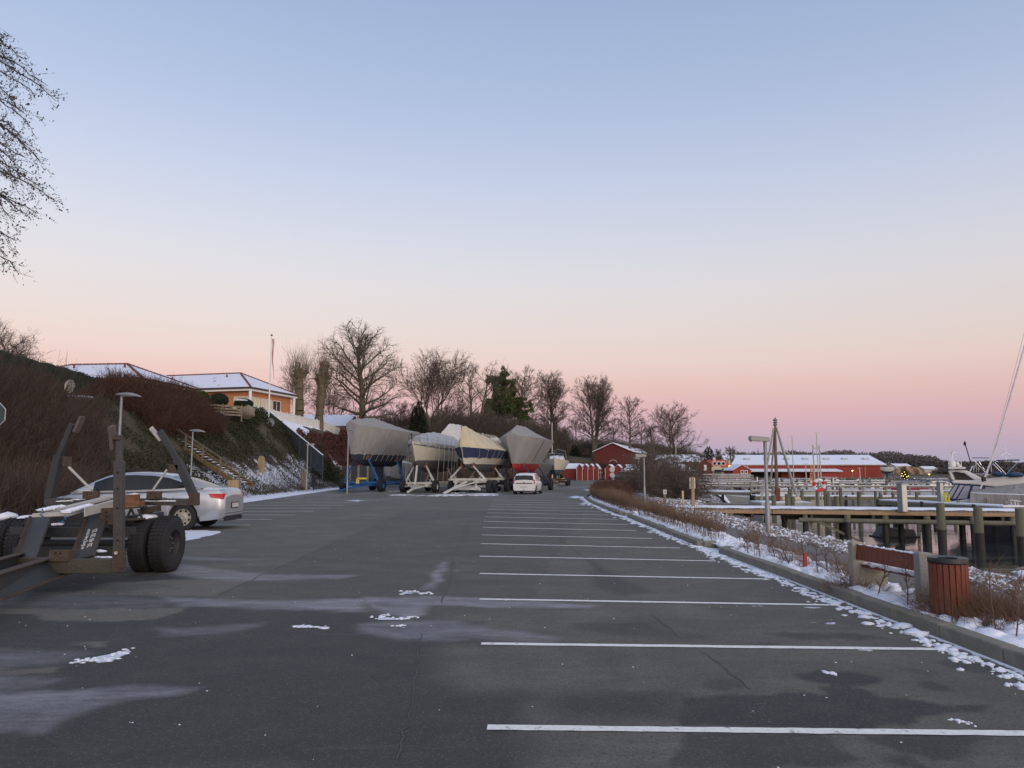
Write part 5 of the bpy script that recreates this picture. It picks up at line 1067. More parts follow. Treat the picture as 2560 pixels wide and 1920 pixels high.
def trailer():
    Yw = 12.8; X0 = A(436, 1366, Yw)[0]; root = thing('boat_trailer', 'rusty empty boat trailer with dual tyres and leaning support posts in the left foreground', 'trailer', (X0-1.2, Yw, .005)); l = L_(root); r = .445
    def Q(x, y, Y): return l(A(x*.3014, 1000+y*.3014, Y))
    ax = MB(); ax.tube([(-1.4,0,r),(1.1,0,r)], .07, 10); ax.build('axle', STEELB, root)
    zt = r
    for (x, sg) in ((1.2-.12,1),(1.2-.45,1),(-1.2+.0,-1),(-1.2-.33+.0,-1)):
        wheel(root, (x, 0, r), r, .255, .22, sg)
    for (x, ww) in ((.75,.10),(-1.53,.16),(-1.2,.06)):
        mb = MB(); mb.blob((x,-.05,r*2-.01), (.12,.24,ww*.5), x*3, .2, 2); o = mb.build('tyre_snow', SNOW, root, smooth=True); o['kind'] = 'stuff'
    def bm(name, a, b, w, h, m, up=(0,0,1), bev=.006): mb = MB(); mb.beam(a, b, w, h, up); return mb.build(name, m, root, bevel=bev)
    # near outrigger and telescopic post
    bm('crossbar', Q(385,1377,10.85), Q(1025,1372,10.85), .16, .185, OLIVE); bm('end_cap', Q(1012,1372,10.76), Q(1030,1372,10.76), .02, .16, RUST)
    e = bm('bolster', Q(425,1290,10.8), Q(585,1290,10.8), .12, .15, RUST); 
    for xx in (455,497): MB().lathe([(0,0),(.012,0),(.012,.01)], c=Q(xx,1272,10.73), n=8, axis='y').build('bolt_hole', HOLE, root)
    po = bm('outer_post', Q(987,1430,10.75), Q(990,505,10.75), .118, .11, GSTEEL, up=(0,1,0)); MB().beam(Q(986,1425,10.74), Q(986,1240,10.74), .124, .116, up=(0,1,0)).build('rusty_foot', RUST, root)
    bm('inner_post', Q(990,520,10.76), Q(988,292,10.76), .075, .07, GSTEEL, up=(0,1,0)); bm('pad_bracket', Q(925,312,10.72), Q(1000,312,10.72), .06, .06, RUST); bm('support_pad', Q(925,215,10.7), Q(943,408,10.8), .05, .13, mat('pad_wood', (.105,.085,.075), .9, .3, 6), up=(0,1,0))
    for yy in (600,735,895,1165): MB().lathe([(0,0),(.013,0),(.013,.006)], c=Q(972,yy,10.672), n=8, axis='y').build('bolt_hole', HOLE, root)
    MB().lathe([(0,-.02),(.022,-.02),(.022,0)], c=Q(965,1268,10.66), n=10, axis='y').build('bolt', ALU, root)
    # tongue: tapered I-beam with rusty flanges
    tl0, tr0 = Q(-260,1515,8.0), Q(430,1302,11.1); bl0, br0 = Q(-260,1745,8.0), Q(560,1438,11.1)
    bm('top_flange', tl0, tr0, .13, .022, RUST); bm('bottom_flange', bl0, br0, .13, .022, RUST); mb = MB(); w = .012
    mb.add([(bl0[0]-w,bl0[1],bl0[2]),(br0[0]-w,br0[1],br0[2]),(tr0[0]-w,tr0[1],tr0[2]),(tl0[0]-w,tl0[1],tl0[2]),(bl0[0]+w,bl0[1],bl0[2]),(br0[0]+w,br0[1],br0[2]),(tr0[0]+w,tr0[1],tr0[2]),(tl0[0]+w,tl0[1],tl0[2])], [(0,3,2,1),(4,5,6,7),(0,1,5,4),(2,3,7,6),(1,2,6,5),(0,4,7,3)]); mb.build('web', STEELB, root)
    bm('tongue_rail', Q(-300,1400,8.6), Q(190,1268,11.6), .12, .02, RUST); bm('rail_web', Q(-300,1460,8.6), Q(190,1318,11.6), .02, .16, STEELB)
    bm('left_crossbar', Q(60,1345,11.2), Q(400,1340,11.2), .10, .12, OLIVE)
    # slanted struts (channel section)
    for (a, b, nm) in ((Q(215,1345,11.25), Q(345,975,12.35), 0), (Q(690,1318,11.25), Q(832,915,12.35), 1)):
        d = Vector(b)-Vector(a); s = bm('strut', a, b, .045, .30 if nm else .29, GSTEEL, up=(1,0,.2)); 
        a2 = (a[0]-.16, a[1]+.02, a[2]); b2 = (b[0]-.16, b[1]+.02, b[2]); bm('strut_flange', a2, b2, .02, .11, RUST, up=(0,1,.5))
        if nm:
            dv = d.normalized(); side = Vector((1,0,.2)).normalized(); side = (side - dv*side.dot(dv)).normalized(); nn = side.cross(dv).normalized(); 
            if nn.y > 0: nn = -nn
            xa = dv; ya = nn.cross(xa); Mx = Matrix((xa, ya, nn)).transposed()
            for body, sz, off, tt in (('erding h\u00f8j-noor', .085, .055, .38), ('20 40 20 25', .10, -.05, .36)):
                pos = Vector(a) + d*tt + ya*off + nn*.028 + side*0; o = text('chalk_writing', body, sz, WHITEP, root, pos, Mx.to_euler(), .0008)
    bm('cheek_plate', Q(893,895,12.1), Q(893,1035,12.1), .22, .06, RUST, up=(0,1,0))
    for yy in (930,965,1010): MB().lathe([(0,0),(.014,0),(.014,.006)], c=Q(882,yy,12.06), n=8, axis='y').build('bolt_hole', HOLE, root)
    # main frame
    for (x, y0_, y1_) in ((.42,-.5,1.2),(-.92,-.5,1.2)): bm('frame_rail', (x,y0_,.80), (x,y1_,.80), .10, .20, STEELB)
    for y in (-.35,.35,1.1): bm('cross_member', (-1.25,y,.66), (.75,y,.66), .12, .16, STEELB)
    bm('cross_member', (-1.15,-.42,.36), (.6,-.42,.36), .10, .16, STEELB)
    # bolster beam over the axle with leaning posts
    bm('bolster_beam', Q(385,842,12.95), Q(1640,846,12.95), .14, .115, GSTEEL); bm('bolster_shoe', Q(1612,872,12.93), Q(1612,770,12.93), .13, .15, RUST, up=(0,1,0))
    bm('leaning_post', Q(1612,800,12.95), Q(1468,492,12.95), .12, .13, STEELB, up=(0,1,0)); bm('leaning_tube', Q(1478,512,12.95), Q(1328,256,12.95), .085, .085, STEELB, up=(0,1,0)); bm('support_pad', Q(1250,228,12.9), Q(1335,332,13.0), .045, .12, ALU, up=(0,1,0)); bm('gusset', Q(1400,570,12.9), Q(1478,570,12.9), .03, .14, RUST)
    bm('leaning_post', Q(412,812,12.95), Q(492,462,12.95), .12, .16, STEELB, up=(0,1,0)); bm('leaning_tube', Q(486,475,12.95), Q(602,200,12.95), .085, .10, STEELB, up=(0,1,0)); bm('support_pad', Q(625,268,12.9), Q(685,138,12.9), .045, .14, mat('pad_wood', (.16,.115,.095)), up=(0,1,0)); bm('gusset', Q(520,510,12.9), Q(595,510,12.9), .03, .16, RUST)
    bm('brace', Q(1385,578,12.85), Q(1265,752,12.85), .03, .035, ALU, up=(0,1,0)); bm('brace', Q(570,555,12.85), Q(762,748,12.85), .03, .045, ALU, up=(0,1,0)); 
    for (x0_, x1_) in ((1225,1335),(697,817)):
        bm('brace_foot', Q(x0_,788,12.82), Q(x1_,788,12.82), .10, .125, RUST)
        for xx in (x0_+25, x0_+60): MB().lathe([(0,0),(.012,0),(.012,.006)], c=Q(xx,775,12.765), n=8, axis='y').build('bolt_hole', HOLE, root)
    # timber blocks and trapezoid stand
    bm('timber_block', Q(1035,868,12.6), Q(1178,862,12.6), .22, .10, BLOCKW); bm('timber_block', Q(1036,816,12.6), Q(1140,814,12.6), .20, .12, BLOCKW)
    for (a, b) in (((1050,985),(1085,905)),((1125,985),(1090,905)),((1180,985),(1145,905))): bm('stand_leg', Q(*a,12.5), Q(*b,12.5), .03, .035, STEELB, up=(0,1,0))
    bm('stand_top', Q(1035,900,12.5), Q(1200,885,12.5), .20, .025, STEELB); bm('stand_base', Q(1035,992,12.5), Q(1190,985,12.5), .20, .03, RUST); bm('plank', Q(1180,915,12.8), Q(1320,900,12.8), .16, .10, mat('dark_timber', (.05,.04,.03), .9, .3, 5)); bm('plank', Q(1180,945,12.8), Q(1250,945,12.8), .16, .06, M_('dark_timber'))
    # aluminium rails lying across, with snow
    bm('alu_rail', Q(335,950,11.5), Q(940,805,13.0), .07, .05, ALU); bm('alu_rail', Q(540,955,11.4), Q(945,840,12.8), .07, .05, ALU); bm('alu_rail', Q(440,915,11.8), Q(945,790,13.1), .05, .04, ALU); bm('alu_ladder', Q(700,930,11.6), Q(945,868,12.5), .02, .14, ALU); bm('alu_crossbar', Q(275,957,11.4), Q(545,945,11.4), .05, .06, ALU)
    rope = mat('rope_blue', (.05,.16,.30), .8, .2, 20)
    for (x, y) in ((530,985),(350,930)): mb = MB(); mb.tube([Q(x,y-25,11.36),Q(x+15,y,11.34),Q(x-20,y+20,11.34),Q(x+5,y+35,11.34)], .012, 6); mb.build('rope', rope, root)
    def sn(x0_, y0_, x1_, y1_, Y0, Y1, r_, n): 
        a, b = np.array(Q(x0_, y0_, Y0)), np.array(Q(x1_, y1_, Y1)); mb = MB()
        for i in range(n): p = a+(b-a)*random.random(); mb.blob(tuple(p), (r_*1.2, r_*1.2, r_*.5*random.uniform(.5,1)), i, .3, 1)
        o = mb.build('beam_snow', SNOW, root, smooth=True); o['kind'] = 'stuff'
    sn(340,915,520,880,11.5,12.0,.07,26); sn(545,925,740,875,11.4,12.0,.07,30); sn(480,840,600,835,12.9,12.9,.04,14); sn(610,825,710,822,12.9,12.9,.04,10); sn(1180,838,1460,838,12.88,12.88,.03,40); sn(1080,785,1130,778,12.6,12.6,.04,6); sn(755,1300,930,1305,11.4,11.4,.035,26); sn(455,1030,510,1030,12,12,.05,6); sn(795,1250,860,1255,11.5,11.5,.05,10)
trailer()
# ================================================================== CARS
def car(label, loc, rz, spec, name='parked_car'):
    L, W, H = spec['L'], spec['W'], spec['H']; root = thing(name, label, 'car', loc, rz); paint = spec['paint']; wr = spec['wr']; xr_, xf = spec['axles']
    ar = wr*1.13
    base = spec.get('base', .20)
    xs = sorted(set([0, .02, .06, .12, .2, .3] + list(np.arange(.4, L-.3, .07)) + [L-.3, L-.2, L-.12, L-.05, L] + [xc + ar*k for xc in (xr_, xf) for k in (-1.0,-.98,-.9,-.75,-.5,-.25,0,.25,.5,.75,.9,.98,1.0)]))
    def arch(x):
        z = 0
        for xc in (xr_, xf):
            if abs(x-xc) < ar: z = max(z, wr + math.sqrt(max(0, ar*ar-(x-xc)**2)))
        return z
    rows = []
    for x in xs:
        w = W/2*float(np.interp(x, *spec['wid'])); zd = float(np.interp(x, *spec['deck'])); zb = float(np.interp(x, *spec['low'])); a = arch(x); zb_ = max(zb, a) if a > 0 else zb; z2 = max(zb+.13, zb_+.015); z3 = max(zb_+.06, zd-.30); z4 = max(z3+.04, zd-.09)
        half = [(0.0, zb if a == 0 else zb_-.02), (w*.90, zb_), (w*.985, z2), (w*1.0, (z2+z3)/2), (w*.995, z3), (w*.965, z4), (w*.90, zd-.02), (w*.62, zd+.012), (w*.3, zd+.028), (0, zd+.034)]
        rows.append([(x, y, z) for y, z in half] + [(x, -y, z) for y, z in half[-2::-1]])
    body = MB(); body.grid(rows); n = len(rows[0]); m = len(rows); body.f.append(tuple(range(n))); body.f.append(tuple((m-1)*n+k for k in range(n-1, -1, -1))); body.build('body', paint, root, smooth='auto')
    MB().box(((xr_+xf)/2, 0, .34), (xf-xr_+2*ar*.9, W*.82, .30)).build('underbody', DARKMET, root)
    g0, g1 = spec['gh']; gx = sorted(set([g0, g1] + list(np.linspace(g0, g1, 44)) + [v for iv in spec['win'] for v in iv] + list(spec['ws']))); groups = {}
    rr = []
    for x in gx:
        zt = float(np.interp(x, *spec['roof'])); zd = float(np.interp(x, *spec['deck'])) - .0; zbelt = min(zd+.015, zt-.004); w = W/2*float(np.interp(x, *spec['wid']))*.93; k = max(0.02, zt-zbelt); f = min(1, k/.40); wt = w*(1-.20*f)
        half = [(w, zbelt-.03), (w*.995, zbelt+min(.02, k*.1)), ((w+wt)/2+.012, zbelt+k*.5), (wt+.03, zt-min(.075, k*.3)), (wt-.015, zt-min(.03, k*.12)), (wt*.7, zt-.005), (0, zt+.012)]
        rr.append([(x, y, z) for y, z in half] + [(x, -y, z) for y, z in half[-2::-1]])
    nn = len(rr[0])
    for i in range(len(gx)-1):
        xm = (gx[i]+gx[i+1])/2
        for k in range(nn-1):
            kk = min(k, nn-2-k); sd = 'L' if k < nn/2 else 'R'; key = ('roof', 0)
            if kk in (1, 2) and spec['win'][0][0] < xm < spec['win'][-1][1]: key = ('window_pillar', sd)
            if kk in (1, 2):
                for wi, (a, b) in enumerate(spec['win']):
                    if a < xm < b: key = ('side_window', (wi, sd))
            if kk >= 4 and xm < spec['ws'][0]: key = ('rear_window', 0)
            if kk >= 4 and xm > spec['ws'][1]: key = ('windscreen', 0)
            g = groups.setdefault(key, MB()); P = [rr[i][k], rr[i+1][k], rr[i+1][k+1], rr[i][k+1]]; g.add(P, [(0,1,2,3)])
    for (nm, _), g in groups.items():
        import bmesh
        o = g.build(nm, paint if nm == 'roof' else (DARKMET if nm == 'window_pillar' else GLASSD), root); bm = bmesh.new(); bm.from_mesh(o.data); bmesh.ops.remove_doubles(bm, verts=bm.verts, dist=.0005); bm.to_mesh(o.data); bm.free(); o.data.shade_smooth(); o.data.set_sharp_from_angle(angle=R(38))
        if nm != 'roof': pass
    for (xc) in (xr_, xf):
        for sg in (1, -1):
            mb = MB(); w_ = .205; y0 = sg*(W/2-.115); pr = [(wr*.66,-w_/2),(wr*.92,-w_/2),(wr,-w_/2+.03),(wr,w_/2-.03),(wr*.92,w_/2),(wr*.66,w_/2)]; mb.lathe([(a, b*sg) for a, b in pr], n=36, axis='y'); wh = mb.build('tyre', RUBBER, root, smooth='auto', loc=(xc, y0, wr))
            mb = MB(); mb.lathe([(0,.085*sg),(wr*.16,.092*sg),(wr*.2,.08*sg),(wr*.55,.07*sg),(wr*.64,.088*sg),(wr*.68,.09*sg),(wr*.68,.04*sg)], n=36, axis='y'); mb.build('hubcap', spec['hub'], wh, smooth='auto')
            mb = MB()
            for k in range(8): an = 2*math.pi*(k+.5)/8; mb.lathe([(0,.086*sg),(wr*.085,.084*sg),(wr*.095,.07*sg)], c=(math.cos(an)*wr*.50,0,math.sin(an)*wr*.50), n=8, axis='y')
            o = mb.build('hubcap_slots', HOLE, wh); o['kind'] = 'stuff'
    spec['extra'](root, L, W, H); return root
SILVER = mat('silver_paint', (.45,.475,.50), .32, .03, 2, metal=.55, coat=.4, spec=.5); WHITEC = mat('white_car_paint', (.68,.67,.64), .35, .03, 2, coat=.4); BLUEC = mat('dark_blue_paint', (.015,.022,.04), .25, .1, 2, coat=.6)
TAILR = mat('tail_red', (.42,.015,.012), .25, .2, 8, coat=.6, emit=(.5,.02,.02), estr=.08); HUB = mat('hubcap_silver', (.36,.34,.29), .45, .1, 4, metal=.3); PLATE = mat('plate', (.55,.55,.52), .5); CHROME = mat('chrome', (.6,.6,.6), .15, 0, 1, metal=1)
def ex_sedan(root, L, W, H):
    for s in (1, -1):
        mb = MB(); x0 = .035
        y0, y1 = W/2*.60, W/2*.985
        mb.add([(x0-.02,s*y0,.80),(x0-.005,s*y1*.93,.80),(x0-.02,s*y0,.93),(x0-.005,s*y1*.93,.945),(.33,s*(y1+.005),.845),(.40,s*(y1-.02),.935),(.10,s*y0,.80),(.10,s*y0,.93)], [(0,1,3,2),(1,4,5,3),(0,2,7,6),(2,3,5,7),(0,6,4,1)]); mb.build('tail_light', TAILR, root)
        MB().beam((L*.69,s*(W/2*.92),1.0), (L*.685,s*(W/2+.12),1.02), .07, .12).build('mirror', DARKMET if s < 0 else DARKMET, root, bevel=.02)
        for x in (1.55, 2.6): MB().tube([(x-.10,s*(W/2+.008),.84),(x,s*(W/2+.03),.85),(x+.10,s*(W/2+.008),.85)], .013, 6).build('door_handle', CHROME, root)
        for x in (1.32, 2.42, 3.42): mb = MB(); mb.beam((x,s*(W/2*1.0+.001),.36), (x-.02,s*(W/2*.985),.86), .006, .008, up=(1,0,0)); mb.build('door_gap', HOLE, root)
        MB().beam((.95,s*(W/2*.94),.985), (3.62,s*(W/2*.945),.955), .012, .014).build('belt_trim', CHROME, root)
    MB().box((-.012,0,.62), (.02,.50,.115)).build('number_plate', PLATE, root); MB().box((-.004,0,.62), (.03,.56,.16)).build('plate_recess', DARKMET, root)
    MB().beam((-.01,-W/2*.8,.43), (-.01,W/2*.8,.43), .02, .02).build('bumper_trim', CHROME, root); MB().box((.03,0,.27), (.05,W*.72,.10)).build('diffuser', DARKMET, root); MB().lathe([(0,-.008),(.045,-.008),(.05,0)], c=(.02,0,.87), n=16, axis='x').build('badge', CHROME, root); MB().beam((.02,0,.985),(.02,.001,.985), .02, .02).build('boot_edge', SILVER, root)
sed = dict(L=4.80, W=1.84, H=1.50, paint=SILVER, hub=HUB, wr=.335, axles=(1.03,3.80), base=.2,
    wid=([0,.05,.15,.4,1.2,3.6,4.3,4.6,4.75,4.80],[.80,.88,.94,.985,1,1,.97,.88,.74,.6]), deck=([0,.04,.12,.8,1.3,2.4,3.6,4.0,4.45,4.7,4.80],[.86,1.00,1.045,1.07,1.03,.99,.965,.94,.84,.70,.58]), low=([0,.1,.5,1,4,4.7,4.8],[.36,.28,.24,.2,.2,.22,.30]),
    gh=(.62,4.0), roof=([.62,.9,1.2,1.5,1.9,2.4,2.8,3.1,3.4,4.0],[1.075,1.20,1.33,1.42,1.475,1.495,1.48,1.43,1.31,.975]), win=[(1.02,1.42),(1.46,2.33),(2.40,3.42)], ws=(1.45,3.05), extra=ex_sedan)
car('silver saloon car parked nose to the slope behind the boat trailer', (-8.0, 22.45, 0.004), R(180), sed).scale = (1.07, 1.0, 1.07)
def ex_hatch(root, L, W, H):
    for s in (1, -1):
        mb = MB(); mb.box((.05,s*W/2*.86,.86), (.10,.13,.30)); mb.build('tail_light', TAILR, root, bevel=.03)
        MB().beam((L*.66,s*(W/2*.92),.98), (L*.655,s*(W/2+.13),1.0), .08, .13).build('mirror', DARKMET, root, bevel=.02)
    mb = MB(); mb.add([(-.012,-.60,.74),(-.012,.60,.74),(.085,.60,1.25),(.085,-.60,1.25),(.03,-.60,.74),(.03,.60,.74),(.13,.60,1.25),(.13,-.60,1.25)], [(0,3,2,1),(0,1,5,4),(1,2,6,5),(2,3,7,6),(3,0,4,7)]); mb.build('tailgate_glass', GLASSD, root)
    MB().box((-.02,0,.54), (.02,.50,.11)).build('number_plate', PLATE, root); MB().box((.03,0,.27), (.04,W*.8,.12)).build('bumper_skirt', DARKMET, root); MB().lathe([(0,-.012),(.05,-.012),(.055,0)], c=(.0,0,.83), n=16, axis='x').build('badge', CHROME, root); MB().tube([(.12,0,.28),(-.08,0,.28),(-.09,0,.36)], .02, 6).build('tow_hook', DARKMET, root)
hat = dict(L=3.54, W=1.66, H=1.49, paint=WHITEC, hub=HUB, wr=.30, axles=(.52,2.94), wid=([0,.05,.15,.4,1.2,2.6,3.1,3.4,3.5,3.54],[.90,.94,.97,1,1,1,.96,.86,.76,.68]), deck=([0,.05,.4,1.0,2.4,2.8,3.2,3.45,3.54],[.96,1.0,1.02,1.0,.98,.96,.88,.76,.66]), low=([0,.1,3.4,3.54],[.26,.22,.2,.28]),
    gh=(.03,3.0), roof=([.03,.12,.35,.9,1.6,2.1,2.4,3.0],[1.05,1.32,1.45,1.50,1.49,1.45,1.33,.975]), win=[(.50,1.15),(1.22,2.25)], ws=(.13,2.2), extra=ex_hatch)
g_ = G(1308, 1236.5); cw = car('small white hatchback seen from behind, parked before the grey boat with the red keel', (g_[0]+.05, g_[1]+.1, 0.004), R(90-11), hat)
suv = dict(hat); suv.update(L=4.3, W=1.8, paint=BLUEC, wr=.34, axles=(.75,3.45), wid=([0,.1,.4,3.8,4.2,4.3],[.85,.95,1,1,.85,.7]), deck=([0,.05,.5,2.8,3.2,4.0,4.3],[1.0,1.08,1.08,1.04,1.0,.90,.7]), gh=(.06,3.2), roof=([.06,.25,.8,1.6,2.2,2.5,3.2],[1.08,1.45,1.60,1.61,1.56,1.46,1.02]), win=[(.55,1.2),(1.28,1.95),(2.02,2.7)], ws=(.28,2.35), low=([0,4.3],[.25,.25]))
suv['extra'] = lambda root, L, W, H: [MB().box((.03,s*W/2*.82,.92), (.1,.22,.22)).build('tail_light', TAILR, root) for s in (1,-1)] + [MB().blob((1.5,0,1.62), (.9,.7,.06), 1, .1, 2).build('roof_snow', SNOW, root, smooth=True)]
p_ = G(1589, 1197.5); car('dark blue sport utility car before the right group of red sheds', (A(1586,1197,131)[0], 131, 0.0), R(166), suv)
van = dict(suv); p_ = A(1506, 1196, 158); van['paint'] = mat('grey_car', (.25,.26,.27), .3); car('small silver car squeezed between the two groups of red sheds', (A(1504,1196,141)[0], 141, 0), R(96), van).scale = (.75,.6,.75)
# ================================================================== BOATS ON THE HARD
def canvas(name, col, col2=None):
    m = mat(name, col, .8, .08, 1.6, .5, 5, col2=col2); nt = m.node_tree; N = nt.nodes; L = nt.links; b = N['Principled BSDF']
    tc = N.new('ShaderNodeTexCoord'); mp = N.new('ShaderNodeMapping'); mp.inputs['Scale'].default_value = (2.2, 2.2, .35); mp.inputs['Rotation'].default_value = (.5, .3, 0); L.new(tc.outputs['Object'], mp.inputs[0])
    n = N.new('ShaderNodeTexNoise'); n.inputs['Scale'].default_value = .9; n.inputs['Detail'].default_value = 2.5; n.inputs['Distortion'].default_value = .6; L.new(mp.outputs[0], n.inputs['Vector'])
    bp = N.new('ShaderNodeBump'); bp.inputs['Strength'].default_value = 1.0; bp.inputs['Distance'].default_value = .16; L.new(n.outputs['Fac'], bp.inputs['Height']); L.new(bp.outputs[0], b.inputs['Normal']); return m
GREYC = canvas('grey_canvas', (.25,.245,.235)); YELT = canvas('yellow_tarp', (.52,.46,.31)); BLUT = canvas('blue_tarp', (.022,.032,.085)); WHT = canvas('white_tarp', (.52,.51,.48)); PALEG = canvas('pale_grey_canvas', (.34,.35,.37))
GELW = mat('cream_gelcoat', (.56,.53,.43), .35, .05, 2, coat=.2); GELG = mat('white_gelcoat', (.62,.61,.58), .35, .05, 2, coat=.2); AFD = mat('dark_antifoul', (.025,.030,.045), .8, .3, 3); AFR = mat('red_antifoul', (.34,.022,.022), .7, .15, 3); AFG = mat('grey_antifoul', (.085,.085,.088), .8, .25, 2); AFT = mat('teal_antifoul', (.05,.10,.13), .8, .2, 2)
STRIPE = mat('boot_stripe', (.10,.13,.17), .5); CRB = mat('cradle_blue', (.015,.10,.27), .55, .15, 4); CRW = mat('cradle_white', (.50,.49,.44), .6, .15, 4, .3, 20); CRD = mat('cradle_rust', (.10,.055,.035), .85, .3, 4); CRN = mat('cradle_navy', (.015,.03,.10), .55, .2, 4); ROPE = mat('rope', (.50,.48,.42), .9); YELP = mat('yellow_paint', (.55,.40,.04), .6)
def half_beam(t, B, tr=.7):
    return B/2*(tr+(1-tr)*math.sin(min(1, t/.5)*math.pi/2)) if t < .5 else B/2*max(0.012, (1-((t-.5)/.5)**2.3))
def hull_pt(t, s, P, off=0.0, sign=1):
    """t 0 stern .. 1 bow, s 0 keel line .. 1 sheer. bow at +y"""
    L, B, zb, zs = P['L'], P['B'], P['zb'], P['zs']; sheer = zs + P.get('spring', .25)*((t-.35)**2)*1.6
    zk = zb + (zs-zb)*(P.get('fore', .34)*max(0, (t-.6)/.4)**2.4) + (zs-zb)*(.30*max(0, (.28-t)/.28)**1.5)
    b = half_beam(t, B, P.get('tr', .7)) + off
    x = b*(s**P.get('full', .42)); 
    x *= .80 + .20*s
    y = -L/2 + L*t*(1 - .0) - P.get('rake', .09)*L*(1-s)*max(0, (t-.6)/.4) + P.get('srake', .03)*L*(1-s)*max(0, (.2-t)/.2)
    return (sign*x, y, zk + (sheer-zk)*s)
def s_at(P, z):
    def f(t):
        a = hull_pt(t, 0, P); b = hull_pt(t, 1, P); return max(.02, min(.98, (z-a[2])/(b[2]-a[2])))
    return f
def band(P, t0, t1, s0, s1, off=0.0, nt=34, ns=8, sym=True, wave=0.0, sd=0):
    mb = MB(); F0 = s0 if callable(s0) else (lambda t: s0); F1 = s1 if callable(s1) else (lambda t: s1)
    for sg in ((1, -1) if sym else (1,)):
        rows = []
        for i in range(nt+1):
            t = t0+(t1-t0)*i/nt; row = []
            for j in range(ns+1):
                s = F0(t)+(F1(t)-F0(t))*j/ns; 
                if wave and j == 0: s += wave*math.sin(i*1.9+sd)*math.sin(i*.7+1)
                row.append(hull_pt(t, max(0, s), P, off, sg))
            rows.append(row if sg > 0 else row[::-1])
        mb.grid(rows)
    return mb
def cap_stern(mb, P, s0, s1, off=0.0, n=8, t=0.0):
    s0 = s0(t) if callable(s0) else s0; s1 = s1(t) if callable(s1) else s1
    r = [hull_pt(t, s0+(s1-s0)*j/n, P, off, 1) for j in range(n+1)]; l = [hull_pt(t, s0+(s1-s0)*j/n, P, off, -1) for j in range(n+1)]; mb.grid([l, r])
def boat_hull(root, P, top, bottom, swl, stripe=None, keel=True, s_top=1.0):
    m1 = band(P, 0, 1, swl, s_top); cap_stern(m1, P, swl, s_top); h = m1.build('hull', top, root, smooth='auto')
    m2 = band(P, 0, 1, 0.0, swl); cap_stern(m2, P, 0, swl); m2.build('bottom', bottom, root, smooth='auto')
    mb = MB(); rows = []
    for i in range(31): t = i/30; a = hull_pt(t, 1, P, -.03, 1); rows.append([a, (0, a[1], a[2]+.12*half_beam(t, P['B'])), (-a[0], a[1], a[2])])
    mb.grid(rows); mb.build('deck', P.get('deckm', GELG), root, smooth='auto')
    if stripe: sw_ = swl if callable(swl) else (lambda t: swl); band(P, 0.0, .995, sw_, lambda t: sw_(t)+.04, .006).build('boot_stripe', stripe, root)
    if keel:
        zk = P['zb']+.08; yk = P.get('ky', 0); mb = MB(); ch = P.get('kc', 1.6); d = P.get('kz', .5)
        pr = lambda c, w, y0, z: [(w*math.sin(k*math.pi/6)*(.5 if k else 0) if False else 0, 0, 0) for k in range(1)]
        def sec(c, w, yc, z): return [(0, yc+c*.5, z), (w*.45, yc+c*.28, z), (w*.5, yc, z), (w*.3, yc-c*.3, z), (0, yc-c*.5, z), (-w*.3, yc-c*.3, z), (-w*.5, yc, z), (-w*.45, yc+c*.28, z)]
        a = sec(ch, .22, yk, zk+.25); b = sec(ch*.7, .26, yk-.15, d); mb.add(a+b, [(i, (i+1)%8, (i+1)%8+8, i+8) for i in range(8)] + [tuple(range(15, 7, -1))]); mb.build('keel', P.get('keelm', bottom), root, smooth='auto')
    if P.get('rudder', True):
        yr_ = -P['L']*.40; zr_ = P['zb']+.35; mb = MB(); mb.prism([(yr_+.25, zr_+.2), (yr_-.25, zr_+.2), (yr_-.20, zr_-1.0), (yr_+.12, zr_-1.0)], -.04, .04, 'yz'); mb.build('rudder', P.get('rudm', P.get('keelm', bottom)), root, bevel=.02)
def tent(root, P, m, ridge, s_low, name='cover', bowz=None, off=.07, t0=-.012, t1=1.0, wave=.02, edge_m=None, bow_min=.16, ridge_pts=None, sd=0):
    """cover: ridge down to the gunwale, then hanging down the topsides to s_low"""
    rows = []; nt = 48
    for i in range(nt+1):
        t = t0+(t1-t0)*i/nt; tc = min(1, max(0, t)); g = hull_pt(tc, 1, P, off, 1); y = g[1] + (t-tc)*P['L']; gx = max(g[0], bow_min); rz = float(np.interp(tc, *(ridge_pts))) if ridge_pts else ridge
        gz_ = g[2] + .10; sag = .05*math.sin(i*.9+sd)+.04*math.sin(i*2.3+sd*2); row = [(0, y, rz+sag*.4)]
        for k in (.25,.5,.75): row.append((gx*k, y, rz+(gz_-rz)*(k**1.15) - .10*math.sin(k*math.pi)*min(1, rz-gz_)+sag*.5*k))
        row.append((gx, y, gz_)); 
        sl = s_low(tc) if callable(s_low) else s_low; sl += wave*math.sin(i*1.3+sd)
        for k in range(1, 8):
            s = 1+(sl-1)*k/7; h = hull_pt(tc, max(0,s), P, off+.02*math.sin(i*.8+k*.5+sd)*k/7+.03*math.sin(i*.37+sd)*k/7, 1); row.append((max(h[0], bow_min*max(.0, s)**1.0), h[1]+(t-tc)*P['L'], h[2]))
        rows.append([(-a, b, c) for a, b, c in row[::-1]] + row[1:])
    mb = MB(); mb.grid(rows); n = len(rows[0]); h = n//2
    for rr_, fl in ((0, 1), (nt, 0)):
        for k in range(h):
            a, b, c, d = rr_*n+k, rr_*n+k+1, rr_*n+n-2-k, rr_*n+n-1-k
            if b == c: f = (a, b, d)
            else: f = (a, b, c, d)
            mb.f.append(f if fl else f[::-1])
    return mb.build(name, m, root, smooth='auto')
